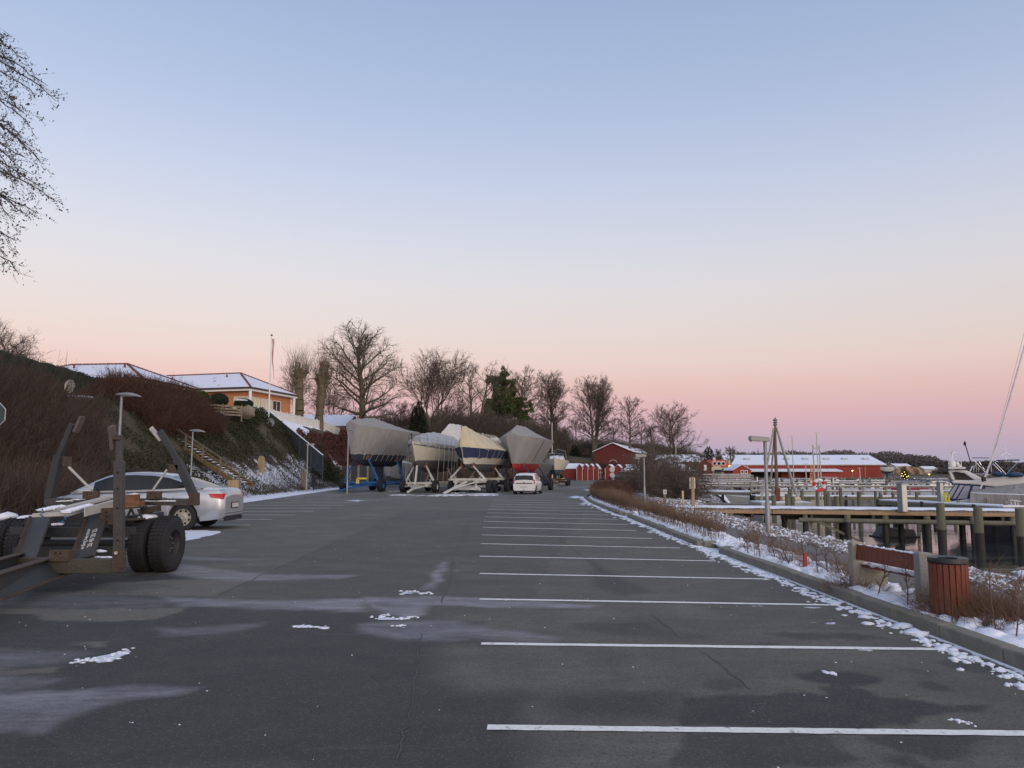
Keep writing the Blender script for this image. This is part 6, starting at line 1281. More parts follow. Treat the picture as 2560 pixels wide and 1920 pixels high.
def cradle(root, P, m, W=2.5, ys=(1.7,-1.9), h=None, pads=True, wheels=True, wr=.48, tow=None, wm=None, inward=.55, wheel_ys=None, zf=.55):
    """rolling cradle: rails, cross beams, four leaning posts with pads, wheels and a tow bar"""
    for s in (1, -1): MB().beam((s*W*.30, ys[0]+.5, zf), (s*W*.30, ys[1]-.5, zf), .14, .18).build('rail', m, root, bevel=.01)
    for y in ys: MB().beam((-W/2, y, zf+.17), (W/2, y, zf+.17), .14, .16).build('crossbeam', m, root, bevel=.01)
    for y in ys:
        t = (y+P['L']/2)/P['L']; 
        for s in (1, -1):
            hp = hull_pt(t, .22, P, 0, s); top = (hp[0]*1.0, y, hp[2]-.05); base = (s*W/2, y, zf+.1); d = np.array(top)-np.array(base); mid = np.array(base)+d*.5
            MB().beam(base, tuple(mid), .14, .14, up=(0,1,0)).build('post', m, root, bevel=.01); MB().beam(tuple(np.array(base)+d*.4), top, .09, .09, up=(0,1,0)).build('post_tube', m, root)
            MB().box(top, (.10,.34,.40), M=Matrix.Rotation(s*.5, 3, 'Y')).build('pad', BLOCKW, root, bevel=.02)
            MB().beam((s*W*.30,y,zf+.2), tuple(np.array(base)+d*.35), .05, .05, up=(0,1,0)).build('strut', m, root)
    MB().box((0,P.get('ky',0)-.1,zf+.02), (.9,1.6,.10)).build('keel_shoe', m, root)
    for y in (wheel_ys or (ys[0]-.2,)):
        for s in (1, -1):
            c = (s*(W/2+.05), y, wr); mb = MB(); w_ = .36; mb.lathe([(wr*.5,-w_/2*s),(wr*.9,-w_/2*s),(wr,-w_/2*s+.04*s),(wr,w_/2*s-.04*s),(wr*.9,w_/2*s),(wr*.5,w_/2*s)], n=24, axis='x'); t_ = mb.build('tyre', RUBBER, root, smooth='auto', loc=c)
            mb = MB(); mb.lathe([(0,w_*.2*s),(wr*.3,w_*.25*s),(wr*.42,w_*.1*s),(wr*.5,w_*.4*s),(wr*.52,0)], n=20, axis='x'); mb.build('rim', wm or m, t_, smooth='auto')
        MB().tube([(-W/2,y,wr),(W/2,y,wr)], .06, 8).build('axle', m, root)
    if tow:
        MB().beam((0, ys[0]+.3, zf), tow, .14, .14).build('tow_bar', m, root, bevel=.01); MB().beam((-W*.28, ys[0]+.3, zf), tuple(np.array((0, ys[0]+.3, zf))*.45+np.array(tow)*.55), .08, .08).build('tow_brace', m, root); MB().beam((W*.28, ys[0]+.3, zf), tuple(np.array((0, ys[0]+.3, zf))*.45+np.array(tow)*.55), .08, .08).build('tow_brace', m, root)
    return root
def bow_place(u, Y, L, psi):
    """root location so that the bow stands at pixel column u, distance Y; bow points at the camera turned by psi"""
    x = A(u, 1150, Y)[0]; rz = math.pi - psi     # local +y (bow) -> towards camera and to the left
    bx, by = -math.sin(rz)*L/2, math.cos(rz)*L/2; return (x-bx, Y-by, 0), rz
# --- boat with the blue cradle
L_1 = 9.6; loc, rz = bow_place(873, 60, L_1, R(19)); P1 = dict(L=L_1, B=3.5, zb=2.0, zs=4.85, rake=.035, fore=.20, tr=.72, keelm=AFD, kz=.55, spring=.5)
root = thing('covered_yacht', 'large grey covered yacht with a dark bottom, leftmost of the row', 'boat', loc, rz, 'boats laid up on the parking lot'); boat_hull(root, P1, GELG, AFD, .52)
tent(root, P1, GREYC, 0, s_at(P1, 2.95), ridge_pts=([0,.35,.62,.9,1],[5.3,5.7,6.0,5.75,5.6]), bow_min=.36, sd=1, wave=.01)
mb = MB()
for i in range(9):
    for s in (1,-1):
        t = .18+.085*i; s0_ = s_at(P1, 3.0)(t); a = hull_pt(t, s0_, P1, .12, s); b = hull_pt(t-.01, .0, P1, .0, s); m_ = hull_pt(t, s0_*.5, P1, .05, s); mb.tube([a, m_, b], .016, 4)
o = mb.build('lashing', ROPE, root); o['kind'] = 'stuff'
cr_ = thing('boat_cradle', 'bright blue wheeled cradle carrying the leftmost grey covered yacht', 'boat cradle', loc, rz, 'cradles under the boats'); cradle(cr_, P1, CRB, W=3.3, ys=(2.9,-1.6), tow=(-.1,6.3,.12), wheel_ys=(2.7,-2.0), wr=.52)
p = bpy.data.objects.new('x', None); bpy.data.objects.remove(p)
q = A(868, 1207, 60.5); root = thing('yellow_box', 'yellow painted steel box on the blue cradle', 'box', (A(905,1207,58.5)[0], 58.5, .98)); MB().box((0,0,.1), (.75,.3,.14)).build('body', YELP, root, bevel=.01); MB().box((-.32,0,-.10), (.22,.3,.36)).build('end', YELP, root, bevel=.01)
# --- cream yacht on white trailer
L_2 = 9.4; loc, rz = bow_place(1028, 57.5, L_2, R(15)); P2 = dict(L=L_2, B=3.1, zb=1.55, zs=3.55, rake=.09, tr=.6, kz=.6, spring=.45, keelm=AFG)
root = thing('sailing_yacht', 'cream yacht with a dark bottom and bow rail, second from the left', 'boat', loc, rz, 'boats laid up on the parking lot'); boat_hull(root, P2, GELW, AFG, s_at(P2, 2.38), STRIPE)
band(P2, .15, .99, .86, .90, .008).build('rub_stripe', STRIPE, root)
tent(root, P2, PALEG, 0, .90, ridge_pts=([0,.5,.8,.93,1],[4.6,4.75,4.5,4.2,3.9]), t1=.93, bow_min=.05, wave=.04, sd=3)
def pulpit(root, P, t0=.86, h=.62, m=CHROME, off=0):
    for hh in (h, h*.5):
        pts_ = [hull_pt(t0+(1-t0)*k/6, 1, P, -.05, 1) for k in range(7)]; pts_ = [(a, b, c+hh) for a, b, c in pts_]; pl = pts_ + [(-a, b, c) for a, b, c in pts_[::-1]]; MB().tube(pl, .017, 6).build('bow_rail', m, root)
    for t in (t0, t0+(1-t0)*.5, .985):
        for s in (1,-1): a = hull_pt(t, 1, P, -.05, s); MB().tube([a, (a[0],a[1],a[2]+h)], .017, 6).build('stanchion', m, root)
pulpit(root, P2)
mb = MB()
for t in (.74,.62,.50,.38,.26,.14):
    for s in (1,-1): a = hull_pt(t, 1, P2, -.04, s); mb.tube([a, (a[0],a[1],a[2]+.62)], .014, 5)
for s in (1,-1):
    for hh in (.6,.32): pl = [hull_pt(t, 1, P2, -.04, s) for t in (.86,.74,.62,.5,.38,.26,.14)]; mb.tube([(a,b,c+hh) for a,b,c in pl], .007, 4)
mb.build('guard_rail', CHROME, root)
a = hull_pt(.985, 1, P2); MB().tube([(0,a[1]+.05,a[2]+.15),(0,a[1]+.12,a[2]+.55),(.1,a[1]+.0,a[2]+.60),(.08,a[1]-.05,a[2]+.20)], .03, 6).build('anchor', DARKMET, root)
mb = MB()
for i, t in enumerate((.34,.42,.5,.58,.66,.74)): a = hull_pt(t, 1, P2, .05, -1); mb.tube([a, (a[0]*1.0, a[1]+.4, .8)], .013, 4); a = hull_pt(t, 1, P2, .05, 1); mb.tube([a, (a[0]*1.0, a[1]+.4, .8)], .013, 4)
o = mb.build('lashing', ROPE, root); o['kind'] = 'stuff'
cr_ = thing('boat_trailer', 'pale two-wheeled boat trailer under the cream yacht with the dark bottom', 'trailer', loc, rz, 'cradles under the boats'); cradle(cr_, P2, CRW, W=2.5, ys=(2.9,-1.4), tow=(-.3,6.0,.12), wheel_ys=(3.0,-2.2), wr=.47, wm=CRW)
MB().beam((-.0,3.9,.6),(0,3.5,2.05), .12, .12).build('bow_post', CRW, cr_)
# --- white tarp boat behind
L_3 = 10.5; loc, rz = bow_place(1100, 70, L_3, R(14)); P3 = dict(L=L_3, B=3.4, zb=2.1, zs=4.2, kz=.6, tr=.75, spring=.3)
root = thing('covered_yacht', 'yacht under a white tarpaulin tent behind the cream yacht', 'boat', loc, rz, 'boats laid up on the parking lot'); boat_hull(root, P3, GELW, AFG, .45); tent(root, P3, WHT, 0, .78, ridge_pts=([0,.4,.75,1],[5.4,6.15,6.1,5.0]), wave=.06, sd=5); band(P3, .05, .97, .66, .80, .05).build('blue_skirt', BLUT, root, smooth='auto')
cr_ = thing('boat_cradle', 'grey steel cradle beneath the yacht with the white tarpaulin', 'boat cradle', loc, rz, 'cradles under the boats'); cradle(cr_, P3, CRD, W=3.0, ys=(2.6,-2.0), wheel_ys=(2.6,-2.2))
# --- yellow tarp boat
L_4 = 9.6; loc, rz = bow_place(1152, 56, L_4, R(16)); P4 = dict(L=L_4, B=3.25, zb=1.60, zs=3.20, rake=.07, tr=.68, kz=.6, keelm=AFG, spring=.25)
root = thing('covered_yacht', 'white yacht under a cream yellow tarpaulin with a navy band below it', 'boat', loc, rz, 'boats laid up on the parking lot'); boat_hull(root, P4, GELW, AFG, s_at(P4, 2.16), GELG)
tent(root, P4, YELT, 0, .97, ridge_pts=([0,.35,.6,.9,1],[4.0,4.35,4.55,4.95,4.85]), wave=.0, bow_min=.06, off=.06, sd=7); band(P4, -.0, .998, s_at(P4, 2.62), 1.01, .085, wave=.035, sd=2).build('navy_band', BLUT, root, smooth='auto')
mb = MB(); rng_ = random.Random(3)
for i, t in enumerate((.16,.26,.36,.46,.56,.66,.76,.86)):
    for s in (1,-1):
        a = hull_pt(t, 1, P4, .14, s); r_ = (0, a[1]+.1, 4.6); b = hull_pt(t-.02, .68, P4, .13, s); c = hull_pt(t-.03, .05, P4, .04, s); mb.tube([r_, (a[0]*.55, a[1]+.02, 4.05), a, b, c], .013, 4)
o = mb.build('lashing', ROPE, root); o['kind'] = 'stuff'
a = hull_pt(.99,1,P4); MB().tube([(0,a[1]+.02,a[2]-.1),(0,a[1]+.0,a[2]+1.55)], .035, 6).build('ridge_post', DARKMET, root)
cr_ = thing('boat_trailer', 'white tubular boat trailer with braced posts under the yacht with the yellow tarpaulin', 'trailer', loc, rz, 'cradles under the boats'); cradle(cr_, P4, CRW, W=2.9, ys=(3.3,-1.2), tow=(.5,6.8,.10), wheel_ys=(2.6,1.4,-2.0), wr=.48, wm=RUBBER, zf=.85)
for s in (1,-1): MB().tube([(s*.75,3.5,.9),(s*.75,3.7,.45),(s*.95,3.3,.30)], .13, 8).build('leg', CRW, cr_)
MB().box((0,3.6,.35), (1.7,.3,.2)).build('front_beam', CRW, cr_, bevel=.02)
# --- grey boat between, with rail
L_5 = 10; loc, rz = bow_place(1222, 68, L_5, R(14)); P5 = dict(L=L_5, B=3.4, zb=1.9, zs=3.5, kz=.6, tr=.75)
root = thing('motor_sailer', 'dark grey covered yacht with a white deck rail, half hidden behind the yellow tarpaulin', 'boat', loc, rz, 'boats laid up on the parking lot'); boat_hull(root, P5, AFG, AFG, .45); tent(root, P5, canvas('dark_grey_canvas', (.11,.11,.115)), 0, .35, ridge_pts=([0,.5,1],[4.0,4.3,4.0]), sd=9)
mb = MB()
for t in (.2,.35,.5,.65,.8):
    for s in (1,-1): a = hull_pt(t, 1, P5, -.02, s); mb.tube([a, (a[0],a[1],a[2]+1.5)], .03, 5)
for s in (1,-1): mb.tube([(lambda a: (a[0],a[1],a[2]+1.5))(hull_pt(t, 1, P5, -.02, s)) for t in (.2,.35,.5,.65,.8)], .03, 5)
mb.build('deck_rail', CRW, root)
for k, t in enumerate((.45,.6,.75)): MB().blob((.3,-L_5/2+L_5*t,4.35), (.6,.5,.35), k, .3, 2).build('bundle', WHT, root, smooth=True)
cr_ = thing('boat_cradle', 'dark rusty cradle beneath the dark grey covered yacht', 'boat cradle', loc, rz, 'cradles under the boats'); cradle(cr_, P5, CRD, W=3.0, ys=(2.6,-2.0), wheel_ys=(2.6,-2.2))
# --- grey cover with red bottom
L_6 = 9.6; loc, rz = bow_place(1278, 60.5, L_6, R(14)); P6 = dict(L=L_6, B=3.75, zb=1.50, zs=4.15, rake=.04, fore=.16, tr=.78, kz=.25, keelm=AFR, kc=1.3, spring=.3, full=.5)
root = thing('covered_yacht', 'yacht wrapped in a smooth grey cover above a bright red bottom and keel', 'boat', loc, rz, 'boats laid up on the parking lot'); boat_hull(root, P6, AFR, AFR, .42)
tent(root, P6, GREYC, 0, s_at(P6, 2.22), ridge_pts=([0,.12,.5,.8,1],[4.6,4.9,5.35,5.35,4.75]), bow_min=.42, wave=.006, off=.09, sd=11)
mb = MB(); a0 = [hull_pt(.62, 1-.65*k/8, P6, .125, -1) for k in range(9)]; mb.tube([(a, b+.05*k, c) for k, (a, b, c) in enumerate(a0)], .013, 4); mb.build('seam', DARKMET, root)
cr_ = thing('boat_cradle', 'navy blue cradle with stands beneath the grey covered yacht with the red keel', 'boat cradle', loc, rz, 'cradles under the boats'); cradle(cr_, P6, CRN, W=3.3, ys=(2.8,-2.0), wheel_ys=(2.6,-2.4), wr=.50)
loc, rz = bow_place(968, 76, 6.5, R(5)); P9 = dict(L=6.5, B=2.8, zb=.5, zs=2.3, tr=.8, rudder=False, fore=.2); root = thing('covered_boat', 'low boat under a pale grey tarpaulin in the gap behind the blue cradle', 'boat', loc, rz, 'boats laid up on the parking lot'); boat_hull(root, P9, GELG, AFG, .4, keel=False); tent(root, P9, PALEG, 0, .2, ridge_pts=([0,.5,1],[2.8,3.0,2.8]), bow_min=.5, sd=4)
loc, rz = bow_place(1330, 78, 7.5, R(10)); P9 = dict(L=7.5, B=2.8, zb=.6, zs=2.2, tr=.8, rudder=False, fore=.2); root = thing('covered_boat', 'low dark boat parked behind the white hatchback', 'boat', loc, rz, 'boats laid up on the parking lot'); boat_hull(root, P9, AFG, AFD, .4, keel=False); tent(root, P9, M_('dark_grey_canvas'), 0, .3, ridge_pts=([0,.5,1],[2.6,2.8,2.6]), bow_min=.5, sd=4)
# --- small cream boat with teal bottom
L_7 = 7.6; loc, rz = bow_place(1385, 84, L_7, R(8)); P7 = dict(L=L_7, B=2.8, zb=1.15, zs=2.75, rake=.08, tr=.6, kz=.4, keelm=mat('keel_blue', (.16,.26,.36), .7), kc=.8, spring=.4)
root = thing('small_yacht', 'small cream yacht with a teal bottom, farthest right of the laid-up boats', 'boat', loc, rz, 'boats laid up on the parking lot'); boat_hull(root, P7, GELW, AFT, s_at(P7, 1.78), None)
rows = []
for i in range(13):
    t = .12+.62*i/12; w = half_beam(t, 2.8)*.62; z = P7['zs']+.1; h = .55*math.sin(math.pi*min(1, i/12*1.0))**.5+.05; rows.append([(-w,-L_7/2+L_7*t,z),(-w*.85,-L_7/2+L_7*t,z+h*.8),(0,-L_7/2+L_7*t,z+h),(w*.85,-L_7/2+L_7*t,z+h*.8),(w,-L_7/2+L_7*t,z)])
mb = MB(); mb.grid(rows); mb.build('cabin', GELG, root, smooth='auto'); MB().box((0,-.4,P7['zs']+.62), (1.3,.6,.45)).build('cabin_window', GLASSD, root, bevel=.05); MB().tube([(-.9,-2.4,3.0),(-.8,-2.4,3.9),(0,-2.4,4.15),(.8,-2.4,3.9),(.9,-2.4,3.0)], .05, 8).build('spray_hoop', STRIPE, root); pulpit(root, P7, .8, .6)
cr_ = thing('boat_cradle', 'small rusty cradle with loose timber under the small cream yacht', 'boat cradle', loc, rz, 'cradles under the boats'); cradle(cr_, P7, CRD, W=2.3, ys=(1.7,-1.6), wheel_ys=(1.0,-1.9), wr=.42, wm=BLOCKW)
for i in range(9): MB().box((random.uniform(-1,1), 1.5+random.uniform(0,1.6), .25+.12*i*.6), (random.uniform(.5,1.6),.15,.10), rz=random.uniform(-1,1)).build('timber', TANW, cr_)
for (u, v, w) in ((1000,1238,26),(1110,1240,50),(1200,1239,44),(990,1228,20),(1226,1226,26),(1148,1233,20)):
    g_ = G(u, v); mb = MB()
    for i in range(26): mb.blob((g_[0]+random.gauss(0,.45)*w/30, g_[1]+random.gauss(0,.35), .01), (random.uniform(.08,.25),random.uniform(.08,.2),random.uniform(.01,.035)), i, .3, 1)
    stuff(mb.build('snow_lump', SNOW, smooth=True), 'flattened strips of snow on the asphalt before the laid-up boats', 'snow')
# ================================================================== RED SHEDS AND BARN
REDP = mat('red_boards', (.205,.030,.024), .8, .12, 2, .4, 30, stretch=(6,6,.3)); REDD = mat('red_brickwork', (.115,.022,.022), .85, .12, 2); REDH = mat('red_hall', (.27,.040,.028), .8, .10, 1.2); TRIMW = mat('trim', (.50,.47,.42), .7)
def shed(x, y, rz, w, d, he, hr, label, door=True):
    root = thing('red_shed', label, 'shed', (x, y, 0), rz, 'row of small red gabled sheds'); gable(root, -w/2, w/2, 0, d, -.2, he, hr, REDP, SROOF2, axis='y', over=.12)
    for s in (1,-1): MB().box((s*(w/2-.04),-.03,he/2), (.10,.06,he)).build('corner_board', TRIMW, root)
    if door: MB().box((0,-.03,.95), (w*.5,.05,1.9)).build('door', REDP, root); MB().beam((-w/2-.1,-.15,he-.0), (0,-.15,hr+.03), .05, .10, up=(0,1,0)).build('bargeboard', REDD, root); MB().beam((w/2+.1,-.15,he-.0), (0,-.15,hr+.03), .05, .10, up=(0,1,0)).build('bargeboard', REDD, root)
    return root
def P_(u, Y): return A(u, 1180, Y)[0]
shs = [(1449,139,'leftmost red shed with its long snowy side roof showing'),(1463,139.5,'second red shed of the left group'),(1477,140,'third red shed of the left group'),(1489.5,140.5,'rightmost red shed of the left group')]
for u, Y, lb in shs: shed(P_(u, Y), Y, R(-12), 1.05, 5.5 if u == 1449 else 4.2, 2.15, 2.85, lb)
root = thing('red_shed', 'long low red outbuilding with a snowy roof left of the small sheds', 'shed', (P_(1430,142), 142, 0), R(-4), 'row of small red gabled sheds'); gable(root, -1.6, 1.5, 0, 4, -.2, 2.1, 2.95, REDP, SROOF2, axis='x', over=.1)
for u, Y, lb in ((1523,139,'first red shed of the right group with a long snowy side roof'),(1544,140,'middle red shed of the right group'),(1564,141,'rightmost red shed beside the dark blue car')): shed(P_(u, Y), Y, R(-14), 1.5, 5.0, 2.0, 2.75, lb)
barn = thing('red_barn', 'large red brick barn with a snowy roof on the bank between the trees', 'barn', (A(1486,1150,160)[0], 160, 3.2), R(-16)); gable(barn, 0, 7.6, 0, 46, -2.5, A(1487,1128,160)[2]-3.2, A(1522,1108,160)[2]-3.2, REDD, SROOF2, axis='y', over=.4)
b2 = thing('clubhouse', 'low wooden building with a patchy snow-covered hipped roof behind the shore shrubs', 'house', (A(1660,1180,98)[0], 98, .0), 0)
mb = MB(); mb.box((0,4,.8), (6.0,5,1.6)); mb.build('wall', mat('brown_wall', (.10,.05,.035), .9, .2, 2), b2); mb = MB(); mb.add([(-3.2,0,1.65),(4.2,0,1.65),(4.2,8,1.65),(-3.2,8,1.65),(-.2,4,3.75),(.9,4,3.75)], [(0,1,5,4),(1,2,5),(2,3,4,5),(3,0,4),(3,2,1,0)]); RP = mat('patchy_snow_roof', (.70,.74,.82), .8, .05, 1.6, .5, 12, col2=(.10,.085,.08), thresh=(.46,.52)); mb.build('roof', RP, b2)
mb = MB(); mb.add([(-5.2,-.6,1.75),(-2.9,-.6,1.75),(-3.4,2,2.5),(-4.4,2,2.5)], [(0,1,2,3)]); mb.build('lean_to_roof', SROOF2, b2)
b3 = thing('harbour_house', 'long low harbour house with a snow-streaked roof beyond the shore shrubs', 'house', (A(1668,1150,150)[0], 150, .5), R(-6)); gable(b3, 0, 6.0, 0, 6, -1, A(1700,1153,150)[2]-.5, A(1700,1138,153)[2]-.5, mat('brown_wall', (.10,.05,.035)), RP, axis='x')
wb = thing('welcome_hut', 'tiny hut with a white cross-barred window between the shed groups', 'shed', (P_(1501,141), 141.5, 0)); MB().box((0,0,1.0), (.9,1,2.0)).build('wall', REDP, wb); MB().box((0,-.52,1.25), (.12,.05,1.1)).build('cross_bar', TRIMW, wb); MB().box((0,-.55,1.35), (.7,.05,.12)).build('cross_bar', TRIMW, wb)
for i, (u, v, w, h, c) in enumerate(((1545,1150,16,5,0),)): 
    rt = thing('archway', 'pale curved hoop on the brown bank in front of the barn', 'arch', (A(1533,1154,155)[0], 155, A(1533,1154,155)[2]-.1)); MB().tube([(-.75,0,0),(-.6,0,.22),(-.2,0,.40),(.25,0,.40),(.65,0,.18),(.75,0,-.1)], .06, 6).build('hoop', TRIMW, rt)
tag(MB().box((0,0,.35), (1.45,1.2,.85)).build('brown_hedge_block', REDTWIG, None, loc=(A(1579,1200,72)[0], 72, 0), bevel=.1), 'clipped brown hedge block where the path meets the road', 'hedge')
# church spire far away
p_ = A(1319, 1040, 230); rt = thing('church_spire', 'faint pointed church spire between the trees', 'spire', (p_[0], 230, 6)); MB().lathe([(1.6,-3),(1.6,p_[2]-6-5.5),(0,p_[2]-6)], n=4).build('spire', mat('slate', (.10,.09,.09), .8), rt)
for (u, vt, Y, lb) in ((1380,1056,120,'pale flagpole standing behind the grey covered yacht with the red keel'),(1689,1095,170,'thin pole against the dome-crowned tree')):
    p_ = A(u, vt, Y); z0 = gz(p_[0], Y); rt = thing('pole', lb, 'pole', (p_[0], Y, z0)); MB().tube([(0,0,-.2),(0,0,p_[2]-z0)], [.10,.06], 8).build('shaft', TRIMW, rt)
# ================================================================== MARINA
PILE = mat('pile_wood', (.10,.105,.075), .9, .3, 5, .7, 18, stretch=(1,1,.25), col2=(.17,.16,.115)); PILEW = mat('wet_pile', (.018,.017,.013), .6, .3, 5); GREYW = mat('grey_planks', (.20,.185,.155), .9, .25, 5, .5, 20); NEWW = mat('new_timber', (.34,.225,.13), .8, .2, 3, .5, 20, stretch=(.3,3,3)); ROPE2 = ROPE
def tube_obj(name, m, parent, p, q, r, n=10, loc=None): return MB().tube([p, q], r, n).build(name, m, parent, smooth='auto', loc=loc)
# main pier
YP = lambda x: 34.9 - (x-7.2)*.245
root = thing('pier', 'main wooden pier with a snow-covered deck and tan edge beam crossing the water', 'pier', (7.4, 34.6, -.05)); l = L_(root)
def PP(x, dy, z): return l((x, YP(x)+dy, z))
rows = [[PP(x, -1.0, .06+.012*math.sin(i*1.7)), PP(x, -.96, .095+.008*math.sin(i*2.9)), PP(x, 0, .11), PP(x, .96, .095), PP(x, 1.0, .05)] for i, x in enumerate(np.linspace(7.0, 33, 90))]
mb = MB(); mb.grid(rows); mb.build('deck_snow', SNOW, root, smooth=True)
for i, x in enumerate(np.linspace(7.2, 32.9, 150)): mb = MB(); mb.box((0,0,0), (.155,2.08,.045)); mb.build('deck_plank', GREYW, root, loc=PP(x, 0, .02), rz=-math.atan(.245))
for k in range(7):
    xa = 7.3+k*3.7; xb = xa+3.68; MB().beam(PP(xa,-1.06,-.085), PP(xb,-1.06,-.085), .06, .15).build('edge_beam', NEWW, root, bevel=.008); MB().beam(PP(xa,1.06,-.085), PP(xb,1.06,-.085), .06, .15).build('edge_beam', NEWW, root)
for dy in (-.6,.6): MB().beam(PP(7.6,dy,-.14), PP(32,dy,-.14), .12, .22).build('stringer', PILEW, root)
MB().tube([PP(12.0,-1.10,-.40), PP(20,-1.12,-.42), PP(33,-1.10,-.44)], .10, 10).build('waling_log', PILE, root, smooth='auto'); MB().tube([PP(12.0,1.10,-.42), PP(33,1.10,-.44)], .09, 8).build('waling_log', PILE, root, smooth='auto')
def pile(parent, p, top, r, name='pile', split=-.45, m=PILE):
    """timber pile down into the water; darker wet lower half"""
    o = MB().tube([(0,0,split),(0,0,top)], [r*1.03,r], 12).build(name, m, parent, smooth='auto', loc=p); o2 = MB().tube([(0,0,-3.0),(0,0,split)], [r*1.05,r*1.035], 12).build('wet_foot', PILEW, o, smooth='auto'); return o
for i, x in enumerate(np.arange(9.3, 32.5, 1.5)):
    o = pile(root, PP(x, -.95 if i % 3 else -1.2, 0), .02-.14 if i % 3 else -.15, random.uniform(.10,.15))
for i, x in enumerate(np.arange(9.8, 32.5, 2.3)): pile(root, PP(x, .95, 0), -.15, .12)
for x in np.arange(10.2, 32, 2.3): MB().beam(PP(x,-1.1,-.25), PP(x,1.1,-.25), .12, .16).build('pile_cap', PILEW, root)
for x in (12.6,): MB().beam(PP(x,-1.15,-.40), PP(x+1.6,-1.15,-1.2), .05, .10).build('brace', PILE, root)
# tall mooring piles in front of the pier
for i, (u, vt, Y) in enumerate(((2350,1258,30.3),(2444,1268,28.7),(2549,1271,27.2))):
    x, y, z = A(u, vt, Y); rt = thing('mooring_pile', ['greenish mooring pile in front of the pier, left of three','greenish mooring pile in front of the pier, middle of three','thickest greenish mooring pile in front of the pier, at the right edge'][i], 'mooring pile', (x, Y, 0), 0, 'mooring piles in the harbour'); 
    zs = -.62; MB().tube([(0,0,zs),(0,0,z)], [.155,.15], 16).build('shaft', PILE, rt, smooth='auto'); MB().tube([(0,0,-3),(0,0,zs)], [.165,.158], 16).build('wet_foot', PILEW, rt, smooth='auto')
# white service pedestals
def pedestal(label, u, v0, v1, wpx, Y, rz=.35):
    x, y, zb = A(u, v1, Y); zt = A(u, v0, Y)[2]; w = wpx/FPX*Y; rt = thing('service_pedestal', label, 'pedestal', (x, Y, zb), rz, 'white service pedestals on the piers'); MB().box((0,0,(zt-zb)/2), (w*.80,w*.62,zt-zb)).build('column', mat('pedestal_white', (.60,.58,.50), .5, .04, 2), rt, bevel=.01); MB().box((-w*.46,0,(zt-zb)/2), (w*.14,w*.58,zt-zb-.02)).build('side_panel', LAMPH, rt); MB().box((0,0,zt-zb+.02), (w*1.0,w*.75,.05)).build('cap', LAMPH, rt, bevel=.01); return rt
pedestal('largest white service pedestal standing on the main pier', 2258, 1210, 1279, 22, 31.6, .5); pedestal('white service pedestal beside the yellow hose on the finger pier', 2353, 1207, 1264, 15, 37, .5)
for u, v0, v1, w, Y, lb in ((1893,1193,1215,5,78,'slim white pedestal in front of the red hall, leftmost of the distant ones'),(1842,1193,1211,6,84,'pale double post far out on the left jetty'),(2083,1194,1215,5,74,'slim white pedestal above the jetty rail, right of the lifebuoy'),(1785,1194,1205,4,90,'short white pedestal at the start of the left jetty')): pedestal(lb, u, v0, v1, w, Y)
# post with white signs and the short post at the pier's start
x, y, _ = A(1730.5, 1262, 34.2); rt = thing('sign_post', 'tan timber post with white boards on both sides at the landward end of the pier', 'sign post', (x, 34.0, -.1)); zt = A(1730, 1192, 34.2)[2]+.1
MB().box((0,0,zt/2), (.125,.125,zt)).build('post', NEWW, rt, bevel=.008)
for s in (1,-1):
    for (va, vb) in ((1194,1206),(1207,1222)): za, zb = A(1730,va,34)[2]+.1, A(1730,vb,34)[2]+.1; MB().box((s*.085,.07,(za+zb)/2), (.075,.02,za-zb)).build('sign_board', WHITEP, rt)
x, y, _ = A(1707.5, 1262, 35.2); tag(MB().box((0,0,.35), (.085,.085,1.0)).build('timber_post', mat('pale_timber', (.45,.34,.20), .8, .2, 3), None, loc=(x, 35.2, -.1), bevel=.008), 'short pale timber post left of the pier sign post', 'post')
# lifebuoy
LR = mat('buoy_red', (.50,.02,.02), .5); LW = mat('buoy_white', (.62,.61,.58), .5)
def lifebuoy(label, u, v, Y, R_, vbase, post=True):
    x, y, z = A(u, v, Y); zb = A(u, vbase, Y)[2]; rt = thing('lifebuoy_stand', label, 'lifebuoy', (x, Y, zb)); zc = z-zb
    if post: MB().tube([(0,.08,-.1),(0,.08,zc+R_*.9)], .035, 8).build('post', GALV, rt)
    for k in range(8):
        a0 = 2*math.pi*k/8 + .15; mb = MB(); pts_ = [(math.cos(a0+j*(2*math.pi/8)/5)*R_*.76, -.02, zc+math.sin(a0+j*(2*math.pi/8)/5)*R_*.76) for j in range(6)]; mb.tube(pts_, R_*.25, 8, cap=False); mb.build('ring_segment', LR if k in (0,3,5,6) else LW, rt, smooth='auto')
    MB().blob((0,-.05,zc+R_*.80), (R_*.55,.08,.03), 2, .2, 1).build('snow', SNOW, rt, smooth=True)
lifebuoy('red and white lifebuoy on a grey post at the main pier', 2047.5, 1213, 33.8, .29, 1274); lifebuoy('faded red lifebuoy at the left jetty, beside the sign post', 1751, 1216, 60, .26, 1234)
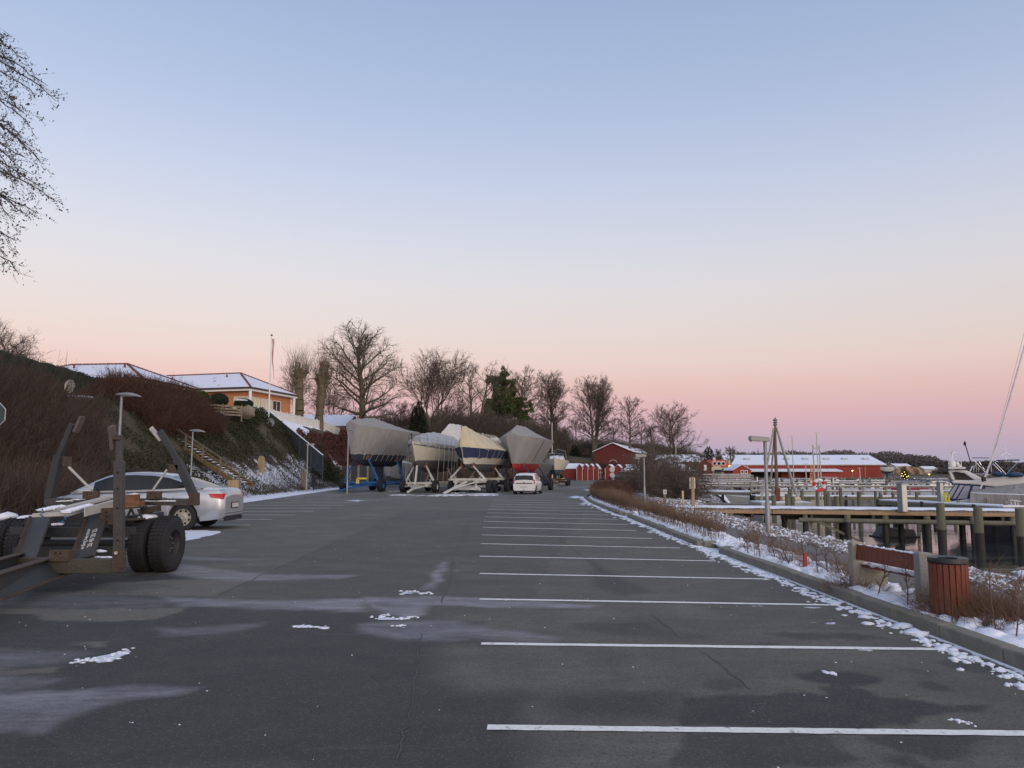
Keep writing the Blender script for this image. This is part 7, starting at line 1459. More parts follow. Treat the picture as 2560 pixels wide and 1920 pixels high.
# secondary jetties
def jetty(label, u0, u1, Y0, Y1, zd=-.05, rails=(.50,.95), wid=1.6, step=1.6, railm=GREYW, snowy=True, name='jetty', post_r=.06, piles=True):
    a = A(u0, 1200, Y0); b = A(u1, 1200, Y1); rt = thing(name, label, 'jetty', (a[0], Y0, 0)); d = np.array([b[0]-a[0], Y1-Y0, 0.]); L = np.linalg.norm(d); u = d/L; nrm = np.array([-u[1], u[0], 0.]); n = max(2, int(L/step))
    MB().beam((0,0,zd-.04), tuple(d+np.array([0,0,zd-.04])), wid, .06).build('deck', GREYW, rt)
    if snowy: MB().beam((0,0,zd+.025), tuple(d+np.array([0,0,zd+.025])), wid*.97, .06).build('deck_snow', SNOW, rt)
    for s in (1,-1): MB().beam(tuple(nrm*s*wid*.5+np.array([0,0,zd-.15])), tuple(d+nrm*s*wid*.5+np.array([0,0,zd-.15])), .07, .16).build('edge_beam', PILE, rt)
    for k in range(n+1):
        p = d*k/n
        for s in (1,-1):
            q = p+nrm*s*wid*.45
            if piles and (k % 2 == 0): MB().tube([(q[0],q[1],-3),(q[0],q[1],zd+.05)], .11, 8).build('pile', PILEW, rt)
            if rails and s == 1: MB().box((q[0],q[1],zd+rails[-1]/2), (post_r*1.6,post_r*1.6,rails[-1]+.1)).build('rail_post', railm, rt)
    if rails:
        for h in rails: q = nrm*wid*.45; MB().beam(tuple(q+np.array([0,0,zd+h])), tuple(q+d+np.array([0,0,zd+h])), .05, .11).build('rail', railm, rt); MB().beam(tuple(q+np.array([0,0,zd+h+.065])), tuple(q+d+np.array([0,0,zd+h+.065])), .06, .025).build('rail_snow', SNOW, rt)
    return rt
jetty('jetty with two snow-topped horizontal rails running across the harbour behind the main pier', 1880, 2400, 52, 50, .0, (.30,.62), 1.4, 1.3)
jetty('finger pier with a snowy deck leading to the motor yacht', 2214, 2530, 40.5, 32.9, .13, None, 1.1, 1.5)
for i, (u, v0, v1, Y) in enumerate(((2397,1252,1272,36.0),(2515,1260,1276,33.3),(2470,1252,1268,35))): x, y, zb = A(u, v1, Y); tag(MB().box((0,0,.18), (.11,.11,.45)).build('bollard_post', GREYW, None, loc=(x, Y, zb), bevel=.01), ['short grey post with snow on the finger pier, left','short grey post near the right end of the finger pier','short pale post on the finger pier in front of the grey covered boat'][i], 'post', 'short posts on the finger pier')
jetty('broad left jetty platform with a snow-covered deck near the shore shrubs', 1752, 1885, 62, 60, .05, (.35,.70), 3.4, .9)
jetty('low mooring walkway in front of the left jetty platform', 1760, 1912, 48, 46, -.30, None, 1.2, 2.0, snowy=False)
jetty('railed gangway climbing behind the left jetty', 1745, 1890, 80, 84, .35, (.30,.60,.90), 1.6, 1.6); jetty('far railed walkway in front of the small red annex', 1790, 1888, 96, 96, .15, (.3,.6,.9), 1.6, 1.4)
jetty('third jetty across the middle of the harbour', 1900, 2380, 72, 70, .0, (.5,), 1.4, 2.2); jetty('fourth jetty, farther out in the harbour', 1890, 2420, 100, 100, -.1, (.4,), 1.4, 3); jetty('outermost jetty below the red hall', 1880, 2400, 138, 136, -.5, None, 1.6, 4)
# piles scattered through the harbour
rg = random.Random(12); RN = {37.5:'in the first row behind the main pier',41:'in the second row behind the main pier',45:'beside the grey work boat',56:'just beyond the jetty with two snowy rails',63:'in the row before the third jetty',78:'in the row beyond the third jetty',88:'in the far row before the fourth jetty',112:'beyond the fourth jetty',125:'in the outermost row below the red hall'}
LP_ = 'weathered grey-green mooring pile standing in the harbour between the jetties'
for (Y, u0, u1, n) in ((37.5,1930,2200,5),(41,1900,2230,6),(45,1915,2320,9),(56,1890,2400,18),(63,1900,2400,16),(78,1890,2420,18),(88,1890,2420,14),(112,1890,2420,14),(125,1890,2420,10)):
    for i in range(n):
        u = u0+(u1-u0)*(i+rg.uniform(.1,.9))/n; x = A(u, 1200, Y)[0]; z = rg.uniform(.15,.75)+(.2 if Y > 60 else 0); r = rg.uniform(.08,.13); o = bpy.data.objects.new('mooring_pile', None)
        bpy.data.objects.remove(o); mb = MB(); mb.tube([(0,0,-3),(0,0,z)], r, 8); ob = mb.build('mooring_pile', PILE, None, smooth='auto', loc=(x, Y+rg.uniform(-.8,.8), 0)); tag(ob, 'weathered mooring pile ' + RN[Y], 'mooring pile', 'mooring piles in the harbour')
# ---- boats afloat
def float_boat(label, u, Y, L, B, fb, rz, hm, cover=None, cabin=True, cat='boat', ridge=.6, s_low=.3, mast=None, stripe=None):
    x = A(u, 1200, Y)[0]; zb = WATER_Z-.25; P = dict(L=L, B=B, zb=zb, zs=WATER_Z+fb, rake=.12, tr=.75, spring=.3, rudder=False); rt = thing('moored_boat', label, cat, (x, Y, 0), rz, 'boats moored in the harbour'); boat_hull(rt, P, hm, AFD, .25, stripe, keel=False); zs = P['zs']
    if cover: tent(rt, P, cover, 0, s_low, ridge_pts=([0,.5,.85,1],[zs+ridge,zs+ridge*1.1,zs+ridge*.7,zs+.25]), sd=u)
    elif cabin:
        rows = []
        for i in range(9):
            t = .18+.5*i/8; w = half_beam(t, B)*.72; h = (.75 if i < 6 else .75-.3*(i-5))*min(1, .6+i*.3); yy = -L/2+L*t; rows.append([(-w,yy,zs),(-w*.9,yy,zs+h*.85),(0,yy,zs+h),(w*.9,yy,zs+h*.85),(w,yy,zs)])
        mb = MB(); mb.grid(rows); mb.f.append((0,1,2,3,4)); mb.build('cabin', GELG, rt, smooth='auto'); MB().box((0,-L/2+L*.42,zs+.45), (B*.66,L*.30,.26)).build('cabin_windows', GLASSD, rt, bevel=.03); MB().box((0,-L/2+L*.40,zs+.86), (B*.5,L*.35,.04)).build('roof_snow', SNOW, rt)
    if mast: MB().tube([(0,0,zs),(0,0,mast)], [.06,.04], 8).build('mast', ALU, rt); MB().tube([(-.5,0,mast*.7),(.5,0,mast*.7)], .025, 6).build('spreader', ALU, rt)
    return rt
spec_ = [('white motorboat with a dark side moored left of the crane boat', 1905, 58, 5.5, 2.0, .9, 1.2, GELG, None, 1), ('boat with a yellow cover between the jetty rails', 1975, 57, 5.5, 2.0, .8, .4, AFG, YELT, 0), ('small white fishing boat with a square wheelhouse behind the jetty', 2098, 84, 6, 2.2, 1.0, 1.4, GELG, None, 1),
         ('white cabin boat in front of the quay left of the tall pedestal', 2170, 80, 6.5, 2.3, 1.1, 1.8, GELG, None, 1), ('boat with a dark red cover right of the tall pedestal', 2232, 66, 6.5, 2.2, .9, 1.6, AFG, canvas('red_cover', (.16,.012,.018)), 0), ('small boat under a bright red cover between the piles', 2275, 62, 5, 1.9, .9, 1.3, AFG, canvas('bright_red_cover', (.30,.02,.02)), 0),
         ('grey boat with a snowy cover by the second jetty', 2125, 61, 6, 2.2, .9, 1.5, AFG, PALEG, 0), ('dark motorboat hull behind the finger pier', 2330, 60, 6, 2.2, .9, 1.5, AFD, PALEG, 0), ('white cruiser with windows beyond the finger pier', 2318, 82, 7, 2.4, 1.2, 1.7, GELG, None, 1), ('pale blue-covered boat far out by the quay', 2360, 98, 7, 2.4, 1.0, 1.5, GELG, BLUT, 0),
         ('grey dinghy with a cover left of the lifebuoy', 2010, 70, 5, 1.9, .8, 1.5, GELG, PALEG, 0), ('white boat with a maroon stripe moored behind the ladder mast', 1992, 95, 6.5, 2.3, 1.1, 1.3, GELG, None, 1), ('boat with a grey canopy at the far jetty, left', 1940, 118, 7, 2.4, 1.1, 1.4, GELG, PALEG, 0), ('boat with a white cabin at the far jetty, centre', 2060, 118, 7, 2.4, 1.1, 1.4, GELG, None, 1), ('boat with a dark canopy at the far jetty, right', 2300, 120, 7, 2.4, 1.1, 1.5, GELG, BLUT, 0)]
for s in spec_: float_boat(s[0], s[1], s[2], s[3], s[4], s[5], s[6], s[7], cover=s[8], cabin=bool(s[9]))
for i, (u, v0, v1, Y) in enumerate(((1980,1090,1215,82),(2041,1082,1235,70),(2014,1160,1225,64),(2149,1170,1215,80))): x, y, zt = A(u, v0, Y); zb = A(u, v1, Y)[2]; rt = thing('boat_mast', ['thin white mast left of the ladder-like mast','tallest thin mast above the lifebuoy','short mast between the jetties','short thin mast right of the lifebuoy'][i], 'mast', (x, Y, zb)); MB().tube([(0,0,-.5),(0,0,zt-zb)], [.06,.04], 8).build('shaft', ALU, rt); MB().beam((-.22,0,zt-zb), (.22,0,zt-zb), .05, .03).build('masthead', ALU, rt)
# ladder-like masts (u 2031-2055)
rt = thing('signal_mast', 'tall pale ladder-like mast frame behind the lifebuoy', 'mast', (A(2043,1200,50)[0], 50, -1)); l = L_(rt)
for u0, u1 in ((2032,2041),(2050,2056)): MB().tube([l(A(u1,1270,50)), l(A(u0 if u0 < 2040 else 2048,1112,50))], .045, 8).build('upright', ALU, rt)
for v in (1120,1174,1255): MB().tube([l(A(2033+(v-1110)*.05,v,50)), l(A(2049+(v-1110)*.04,v,50))], .035, 6).build('rung', ALU, rt)
rt = thing('ladder', 'orange-tinted wooden ladder leaning up left of the signal mast', 'ladder', (A(2028,1200,55)[0], 55, -1)); l = L_(rt); OR_ = mat('orange_wood', (.50,.22,.10), .8)
for u0, u1 in ((2025,2028),(2031,2034)): MB().tube([l(A(u0,1212,55)), l(A(u1-1,1163,55))], .035, 6).build('rail', OR_, rt)
for k in range(6): v = 1168+k*8; MB().tube([l(A(2026,v,55)), l(A(2032,v,55))], .025, 6).build('rung', OR_, rt)
# crane tripod on a work boat
Yc = 44; rt = thing('work_boat', 'grey work boat with a rusty mast and splayed pale legs behind the nearest path lamp', 'boat', (A(1948,1200,Yc)[0], Yc, WATER_Z)); l = L_(rt)
mb = MB(); a0, a1 = l(A(1890,1256,Yc)), l(A(2013,1256,Yc)); w = a1[0]-a0[0]; mb.prism([(a0[0]-.1, a0[2]), (a0[0]+.05,-.2), (a1[0]-.3,-.2), (a1[0]+.1, a1[2]+.06)], -1.1, 1.1, 'xz'); mb.build('hull', mat('work_grey', (.33,.335,.31), .6, .1, 2), rt, bevel=.04); MB().box(((a0[0]+a1[0])/2,0,a0[2]+.04), (w,2.1,.05)).build('deck_snow', SNOW, rt)
MB().tube([l(A(1944,1256,Yc)), l(A(1938,1110,Yc)), l(A(1938,1044,Yc))], [.10,.085,.04], 10).build('mast', mat('mast_rust', (.11,.060,.040), .8, .3, 2, col2=(.18,.13,.10)), rt, smooth='auto'); MB().beam(l(A(1943.5,1256,Yc)), l(A(1943.3,1220,Yc)), .24, .22, up=(0,1,0)).build('mast_foot', mat('mast_red', (.13,.03,.02), .8), rt)
for (ub, vb, ut, vt, dy) in ((1903,1250,1934,1070,-.4),(1926,1215,1937,1072,.9),(1996,1252,1941,1068,-.4),(1988,1235,1941,1069,.9)): MB().tube([l(A(ub,vb,Yc+dy)), l(A(ut,vt,Yc))], .055, 8).build('leg', LAMPW, rt, smooth='auto')
for v in (1050,1056,1062): MB().lathe([(.0,-.06),(.11,-.05),(.13,.0),(.10,.06),(0,.07)], c=l(A(1938,v,Yc)), n=10).build('block', GALV, rt, smooth='auto')
MB().tube([l(A(1960,1125,Yc)), l(A(1974,1136,Yc))], .02, 5).build('cable', ROPE, rt); MB().tube([l(A(1928,1236,Yc)), l(A(1940,1262,Yc-.9)), l(A(1990,1266,Yc-1)), l(A(2004,1250,Yc-.5))], .02, 5).build('slack_rope', ROPE, rt)
for k in range(8): MB().blob(l(A(1960+k*5,1247,Yc+random.uniform(-.4,.4))), (.16,.16,.16), k, .3, 2).build('deck_gear', random.choice([AFG, M_('yellow_tarp'), GREYC]), rt, smooth=True)
# ---- motor yacht at the right
YB = 37.5; rt = thing('motor_yacht', 'white flybridge motor yacht with a navy cockpit canopy at the right edge', 'yacht', (A(2470,1200,YB)[0], YB, WATER_Z)); l = L_(rt)
def view_frame(root):
    p0 = np.array([root.location.x, root.location.y]); n = p0/np.linalg.norm(p0); t = np.array([n[1], -n[0]]); root.rotation_euler = (0, 0, math.atan2(t[1], t[0])); D0 = float(np.linalg.norm(p0)); z0 = root.location.z
    def f(u, v, dep=0.0):
        d = ray(u, v); k = (D0+dep)/(d[0]*n[0]+d[1]*n[1]); return ((d[0]*t[0]+d[1]*t[1])*k, dep, CAM_H+d[2]*k-z0)
    return f
VF = view_frame(rt)
def Z3(x, y, Y=YB): return VF(2160+x*.18083, 1020+y*.18083, Y-YB-1.3)
def pr3(name, poly, y0, y1, m, bev=.03): 
    P = [Z3(x, y) for x, y in poly]; mb = MB(); mb.prism([(p[0], p[2]) for p in P], y0, y1, 'xz'); return mb.build(name, m, rt, bevel=bev)
pr3('flybridge', [(1215,1010),(1230,1040),(1560,1060),(1900,1100),(2212,1100),(2700,1060),(3000,980),(2900,930),(2212,945),(1900,960),(1640,990),(1500,1000),(1260,995)], -1.5, 1.5, GELG, .05)
pr3('radar_arch', [(1165,870),(1200,860),(1350,855),(1420,870),(1640,985),(1540,1000),(1390,900),(1260,880),(1210,890),(1250,975),(1255,1000),(1215,990)], -1.45, -1.25, GELG); pr3('radar_arch', [(1165,870),(1200,860),(1350,855),(1420,870),(1640,985),(1540,1000),(1390,900),(1260,880),(1210,890),(1250,975),(1255,1000),(1215,990)], 1.25, 1.45, GELG)
pr3('arch_top', [(1165,868),(1200,855),(1420,865),(1400,885),(1210,885)], -1.3, 1.3, GELG); pr3('arch_window', [(1225,888),(1390,905),(1520,995),(1262,990),(1250,960)], -.9, .9, mat('dark_screen', (.045,.035,.035), .3), 0)
pr3('canopy', [(1260,1045),(1490,1050),(1905,1085),(1900,1115),(1690,1155),(1480,1160),(1440,1310),(1260,1310),(1185,1270),(1150,1230),(1150,1205)], -1.42, 1.42, canvas('navy_canopy', (.018,.045,.11)), .03)
for poly in ([(1165,1205),(1265,1060),(1305,1062),(1205,1245)],[(1225,1250),(1330,1065),(1385,1068),(1265,1255)],[(1290,1255),(1400,1072),(1472,1076),(1425,1255)],[(1490,1160),(1510,1075),(1600,1085),(1660,1150)],[(1680,1150),(1680,1090),(1800,1098),(1810,1125)]):
    P = [Z3(x, y) for x, y in poly]; mb = MB(); mb.prism([(p[0], p[2]) for p in P], -1.45, -1.40, 'xz'); mb.build('clear_panel', mat('clear_vinyl', (.34,.33,.38), .25, .08, 2), rt)
pr3('hull', [(1100,1300),(1200,1290),(1500,1250),(3200,1150),(3200,1500),(1300,1520),(1120,1420)], -1.7, 1.7, GELG, .06); pr3('hull_stripe', [(1105,1330),(3200,1250),(3200,1285),(1108,1362)], -1.715, 1.715, mat('navy_stripe', (.02,.03,.08), .4), 0)
q = Z3(1218, 775); MB().lathe([(0,-.17),(.13,-.16),(.17,-.12),(.175,.03),(.145,.12),(.08,.17),(0,.18)], c=q, n=20).build('radome', GELG, rt, smooth='auto'); MB().tube([Z3(1218,860), Z3(1218,800)], .09, 8).build('radome_post', GELG, rt); MB().box(Z3(1285,830), (.7,.8,.10)).build('antenna_bar', GELG, rt, bevel=.02)
for a, b in ((1290,740),(1310,765),(1330,790)): MB().blob(Z3(a, b+30), (.10,.10,.12), a, .2, 1).build('horn', GELG, rt, smooth=True)
for (x0, y0, x1, y1, r_, m_) in ((1352,850,1338,690,.018,GELG),(1465,720,1395,490,.022,DARKMET),(1500,790,1465,715,.03,DARKMET),(1525,730,1720,930,.018,CHROME),(1590,740,1660,850,.015,CHROME),(1490,690,1600,690,.02,DARKMET),(1600,690,1730,690,.02,DARKMET),(1500,910,1560,740,.018,CHROME),(1515,900,1515,790,.018,CHROME),(1585,930,1585,760,.018,CHROME),(1465,880,1500,800,.03,GELG),(1555,740,1555,900,.015,CHROME)): MB().tube([Z3(x0,y0), Z3(x1,y1)], r_, 6).build('aerial' if m_ is not CHROME else 'frame_tube', m_, rt)
MB().blob(Z3(1393, 490), (.07,.07,.12), 1, .1, 1).build('aerial_head', DARKMET, rt)
for (x0, y0, x1, y1) in ((1720,830,1810,755),(1810,755,1990,945),(1750,760,1765,930),(1780,770,1900,890),(1980,905,2140,735),(1845,725,2150,718),(1640,910,1700,870),(1500,910,2212,930)): MB().tube([Z3(x0,y0), Z3(x1,y1)], .020 if y0 != 725 else .03, 6).build('frame_tube', CHROME if y0 != 725 else DARKMET, rt)
for (x, y, w_) in ((1850,915,.30),(2080,925,.40)): MB().blob(Z3(x, y), (w_,.6,.13), x, .2, 2).build('folded_cover', canvas('navy_canopy', (.018,.045,.11)), rt, smooth=True)
# leaning mast of the next boat
rt = thing('leaning_mast', 'tall slanting white spar with a thin line rising out of the right edge', 'mast', A(2451,1222,36)); l = L_(rt); MB().tube([l(A(2451,1222,36)), l(A(2490,1120,36.2)), l(A(2560,870,36.8)), l(A(2600,720,37.2))], [.035,.045,.04,.03], 10).build('spar', mat('spar_white', (.55,.52,.52), .5), rt, smooth='auto'); MB().tube([l(A(2466,1195,36)), l(A(2556,850,36.8)), l(A(2590,710,37))], .012, 5).build('line', ROPE, rt); MB().lathe([(0,-.1),(.10,-.1),(.10,.1),(0,.1)], c=l(A(2459,1198,36)), n=8).build('fitting', DARKMET, rt)
# grey covered boat before it
YG = 35.0; rt = thing('covered_boat', 'boat under a long grey tarpaulin with a snowy ridge before the motor yacht', 'boat', (A(2600,1240,YG)[0], YG, WATER_Z)); l = L_(rt)
VG = view_frame(rt)
def Zg(x, y, Y=YG): return VG(2160+x*.18083, 1020+y*.18083, Y-YG-(0 if Y != YG else 1.0))
rows = []
for i, (x, yt, yr_, yb) in enumerate(((1452,1200,1185,1330),(1475,1178,1170,1345),(1600,1185,1160,1352),(1900,1195,1110,1362),(2212,1205,1075,1370),(2700,1215,1040,1370),(3100,1220,1060,1360))):
    a, b, c = Zg(x, yt), Zg(x, yr_), Zg(x, yb); hw = 1.15 if i else .3
    rows.append([(c[0],-hw,c[2]-.3),(c[0],-hw-.02,(a[2]+c[2])/2+.02*math.sin(i*3)),(a[0],-hw-.03,a[2]),(a[0],-hw*.9,a[2]+.05),(b[0],0,b[2]+.1),(a[0],hw,a[2]),(c[0],hw,c[2]-.3)])
mb = MB(); mb.grid(rows); mb.f.append(tuple(range(7))); mb.build('tarpaulin', GREYC, rt, smooth='auto'); mb = MB(); mb.tube([Zg(1480,1172,YG-1.1), Zg(1750,1188,YG-1.1), Zg(2212,1202,YG-1.1), Zg(3000,1215,YG-1.1)], .035, 6); mb.build('edge_snow', SNOW, rt, smooth=True)
mb = MB(); a, b = Zg(1470,1345), Zg(3100,1365); mb.prism([(a[0],a[2]),(b[0],b[2]),(b[0],-.3),(a[0]+.3,-.3)], -1.1, 1.1, 'xz'); mb.build('hull', AFD, rt, bevel=.05)
YH = mat('yellow_hose', (.55,.50,.03), .6); rt = thing('yellow_hose', 'coiled yellow hose hanging beside the white pedestal on the finger pier', 'hose', A(2368,1264,36.6)); MB().tube([(0,0,.0),(-.06,0,.3),(-.10,0,.52),(.02,0,.60),(.10,0,.45),(.08,0,.15),(.05,-.05,.0)], .055, 8).build('coil', YH, rt, smooth='auto'); MB().blob((.25,0,.0), (.22,.2,.10), 3, .2, 2).build('snow', SNOW, rt, smooth=True)
rt = thing('white_chair_frame', 'white tubular rail on the finger pier at the right edge', 'rail', A(2545,1272,33.0)); 
for pts_ in ([(-.08,0,0),(-.12,0,.36),(.0,0,.36),(.05,0,.0)],[(-.05,.3,0),(-.10,.3,.36),(.35,.3,.30)]): MB().tube(pts_, .02, 6).build('tube', GELG, rt)
# small raft under the pier
rt = thing('floating_raft', 'grey tilted raft afloat behind the pier posts', 'raft', (A(2240,1310,33.5)[0], 34.5, WATER_Z)); MB().prism([(-.9,0),(-.2,.55),(2.0,.42),(2.2,.05)], -.6, .6, 'xz').build('float', AFG, rt, bevel=.03); MB().box((.7,0,.03), (3.4,1.4,.06)).build('base', AFD, rt); rt.scale = (.55,.6,.8)
# ================================================================== RED HALL, QUAY, FAR SHORE
QUAY = mat('quay_concrete', (.22,.215,.20), .9, .15, 1)
struct(MB().box((A(2110,1200,192)[0], 193.5, -1.1), (62, 3, 1.9)).build('quay', QUAY))
YHl = 200.0; hx0, hx1 = A(1835,1180,YHl)[0], A(2206,1180,YHl)[0]; he, hr = A(2000,1160,YHl)[2], A(2000,1137,YHl+9)[2]; hz = -.55
hall = thing('red_hall', 'long red harbour hall with a snow-covered roof and small skylights across the water', 'hall', (hx0, YHl, hz)); W_ = hx1-hx0
mb = MB(); D_ = 20; e_ = he-hz; r_ = hr-hz; mb.add([(0,0,-1),(W_,0,-1),(W_+8.5,D_,-1),(6.2,D_,-1),(0,0,e_),(W_,0,e_),(W_+8.5,D_,e_),(6.2,D_,e_)], [(0,1,5,4),(1,2,6,5),(2,3,7,6),(3,0,4,7)]); mb.build('wall', REDH, hall)
mb = MB(); mb.add([(-.8,-.6,e_-.1),(W_+.9,-.6,e_-.1),(A(2172,1137,YHl+D_/2)[0]-hx0,D_/2,r_),(A(1842,1137,YHl+D_/2)[0]-hx0,D_/2,r_),(W_+8.6,D_+.6,e_-.1),(6.3,D_+.6,e_-.1)], [(0,1,2,3),(3,2,4,5),(1,4,2),(0,3,5)]); mb.build('roof', SROOF2, hall); MB().beam((-.8,-.62,e_-.2), (W_+.9,-.62,e_-.2), .1, .25).build('gutter', TRIMW, hall)
mb = MB(); mb.add([(W_-.9+1.8,-.6,e_),(W_-3.6,D_/2,r_+.1),(W_+1.5,D_*.9,e_+.3)], [(0,1,2)]); 
for i, u in enumerate((1866,1916,1965,2012,2065,2110,2163)):
    x = A(u,1148,YHl+5)[0]-hx0; z = e_+(r_-e_)*.52; y = -.6+(D_/2+.6)*.52; MB().box((x,y-.15,z+.10), (1.5,1.0,.5)).build('skylight', mat('skylight_grey', (.40,.42,.44), .5), hall, bevel=.08)
MB().box((W_/2+1.0,-2.1,A(1990,1178,197)[2]-hz), (W_*.60,4.4,.22)).build('canopy_roof', SROOF2, hall) if False else None
za = A(1980,1176,197)[2]-hz; xa, xb = A(1868,1180,197)[0]-hx0, A(2103,1180,197)[0]-hx0; mb = MB(); mb.prism([(-4.0,za-.35),(0,za+.25),(0,za+.45),(-4.1,za-.12)], xa, xb, 'yz'); mb.build('lean_to_roof', SROOF2, hall); MB().box(((xa+xb)/2+8,-3.2,za/2-.7), ((xb-xa)-16,.2,za+.4)).build('lean_to_wall', REDH, hall); MB().box(((xa+xb)/2-7,-.4,za/2-.5), (9,.3,za-.2)).build('dark_opening', HOLE, hall)
for u in (1865+4, 2050, 2162): 
    x = A(u,1180,YHl)[0]-hx0; MB().tube([(x,-.3,e_-.3),(x,-.15,e_-1.0),(x,-.12,.4)], .12, 6).build('downpipe', TRIMW if u != 2162 else OR_, hall)
x = A(2131,1180,199)[0]; WARML = mat('lamp_glow', (1,.7,.3), .5, emit=(1.0,.62,.20), estr=3.0)
def glow(label, u, v, Y, r, h=2.6):
    x, y, z = A(u, v, Y); rt = thing('harbour_lamp', label, 'street lamp', (x, Y, z-h), 0, 'small lit lamps'); MB().lathe([(0,-r),(r,-r*.3),(r*.9,r*.5),(0,r)], c=(0,0,h), n=12).build('lamp_glass', WARML, rt, smooth='auto'); MB().tube([(0,0,0),(0,0,h-r)], .06, 6).build('pole', GALV, rt)
glow('lit amber lamp in front of the red hall', 2131, 1177, 196, .2); glow('lit yellow lamp beside the orange-roofed house', 1824, 1165, 205, .28, 3); glow('lit lamp above the far breakwater', 2323, 1186, 180, .18, 2.5)
for i, (u, v, w, h) in enumerate(((2172,1196,2,6),(2113,1197,2,5),(2120,1197,2,5))):
    pass
rt = thing('red_annex', 'small red gabled annex with a white window at the left end of the red hall', 'building', (A(1827,1190,192)[0], 190, -.5)); wa = A(1872,1190,190)[0]-A(1827,1190,190)[0]; ha, hb = A(1850,1172,190)[2]+.5, A(1850,1162,190)[2]+.5; gable(rt, 0, wa, 0, 8, -1, ha-.3, hb, REDH, SROOF2, axis='y', over=.25)
for dx in (-.45,.45):
    for dz in (-.4,.4): MB().box((wa*.62+dx*1.1, -.06, ha*.45+.25+dz*1.2), (.75,.06,.8)).build('window_frame', WHITEP, rt); MB().box((wa*.62+dx*1.1, -.10, ha*.45+.25+dz*1.2), (.5,.05,.5)).build('pane', GLASSD, rt)
# yellow-white houses with orange roof
ORT = mat('orange_tile', (.55,.085,.03), .8, .15, 2); CREAM = mat('cream_render', (.62,.55,.36), .8, .08, 2); WREND = mat('white_render', (.55,.54,.52), .8, .05, 2)
x0, x1 = A(1772,1180,240)[0], A(1822,1180,240)[0]; rt = thing('white_house', 'white house with an orange tiled roof and three dormers', 'house', (x0, 240, -.6)); ze = A(1790,1166,240)[2]+.6; zr = A(1790,1151,244)[2]+.6; gable(rt, 0, x1-x0, 0, 8, -1, ze, zr, WREND, ORT, over=.3)
for i in range(3): xd = (x1-x0)*(.32+.22*i); MB().lathe([(0,0),(.75,.0),(.75,.6),(.0,.6)], c=(xd,.4,ze+.9), n=12, axis='y').build('dormer', WREND, rt); MB().lathe([(0,0),(.45,.0),(0,.01)], c=(xd,.34,ze+.9), n=10, axis='y').build('dormer_window', GLASSD, rt)
for i in range(6):
    for k in range(1): MB().box((.9+i*(x1-x0-1.4)/5.5,-.04,ze-1.1), (.42,.06,.9)).build('window', GLASSD, rt)
MB().box(((x1-x0)*.45,4,zr+.3), (.8,.8,1.3)).build('chimney', WREND, rt)
x0, x1 = A(1768,1180,228)[0], A(1803,1180,228)[0]; rt = thing('cream_house', 'cream yellow building below the orange-roofed house', 'house', (x0, 228, -.6)); MB().box(((x1-x0)/2,3,1.4), (x1-x0,6,A(1785,1171,228)[2]*1+2.2)).build('wall', CREAM, rt)
for i in range(5): MB().box((.7+i*.75,-.03,1.9), (.3,.06,.5)).build('window', GLASSD, rt)
x0, x1 = A(1803,1180,222)[0], A(1828,1180,222)[0]; rt = thing('cream_house', 'lower cream building left of the red annex', 'house', (x0, 222, -.6)); MB().box(((x1-x0)/2,3,.9), (x1-x0,6,2.6)).build('wall', CREAM, rt); MB().box(((x1-x0)/2,3,2.4), (x1-x0+.6,6.6,.5)).build('roof', mat('slate', (.10,.09,.09)), rt)
x0 = A(1758,1180,200)[0]; rt = thing('brick_shed', 'small red brick block left of the cream house', 'building', (x0, 200, -.5)); MB().box((.6,1.5,1.7), (1.3,3,4.2)).build('wall', mat('pink_brick', (.26,.09,.06), .85), rt); MB().box((.6,1.5,3.85), (1.5,3.2,.15)).build('roof', SROOF2, rt)
for (u, v, w, Y, lb) in ((1822,1142,20,330,'snowy roof of a house behind the orange-roofed house, left'),(1838,1140,14,330,'snowy roof of a house beside the hall gable'),(1770,1148,26,280,'snowy roof above the white house, left')):
    x, y, z = A(u, v, Y); rt = thing('distant_house', lb, 'house', (x, Y, z-3)); ww = px_w(w, Y); gable(rt, -ww/2, ww/2, 0, 8, -6, 2.0, 3.6, WREND, SROOF2)
rt = thing('red_gable_house', 'narrow dark red gabled house with a white window right of the harbour house', 'house', (A(1745,1180,180)[0], 180, -.2)); gable(rt, 0, 3.2, 0, 7, -1, 3.0, 5.0, REDD, RP, axis='y', over=.2); MB().box((1.7,-.05,2.6), (.6,.08,1.3)).build('window', WHITEP, rt)
conifer('dark evergreen tree left of the orange roof', 1771, 1112, 34, 250, FIR, 95, n=4500, peaks=4)
for (u, vt, w, Y, s, lb) in ((1826,1116,32,290,96,'small round bare tree above the snowy roofs, left of the red hall'),(1795,1124,24,300,97,'small brown tree between the evergreen and the round bare tree')): T_('bare_tree', lb, u, vt, w, Y, style='round', seed=s, dens=.9, twig_r=.06, rtrunk=.25)
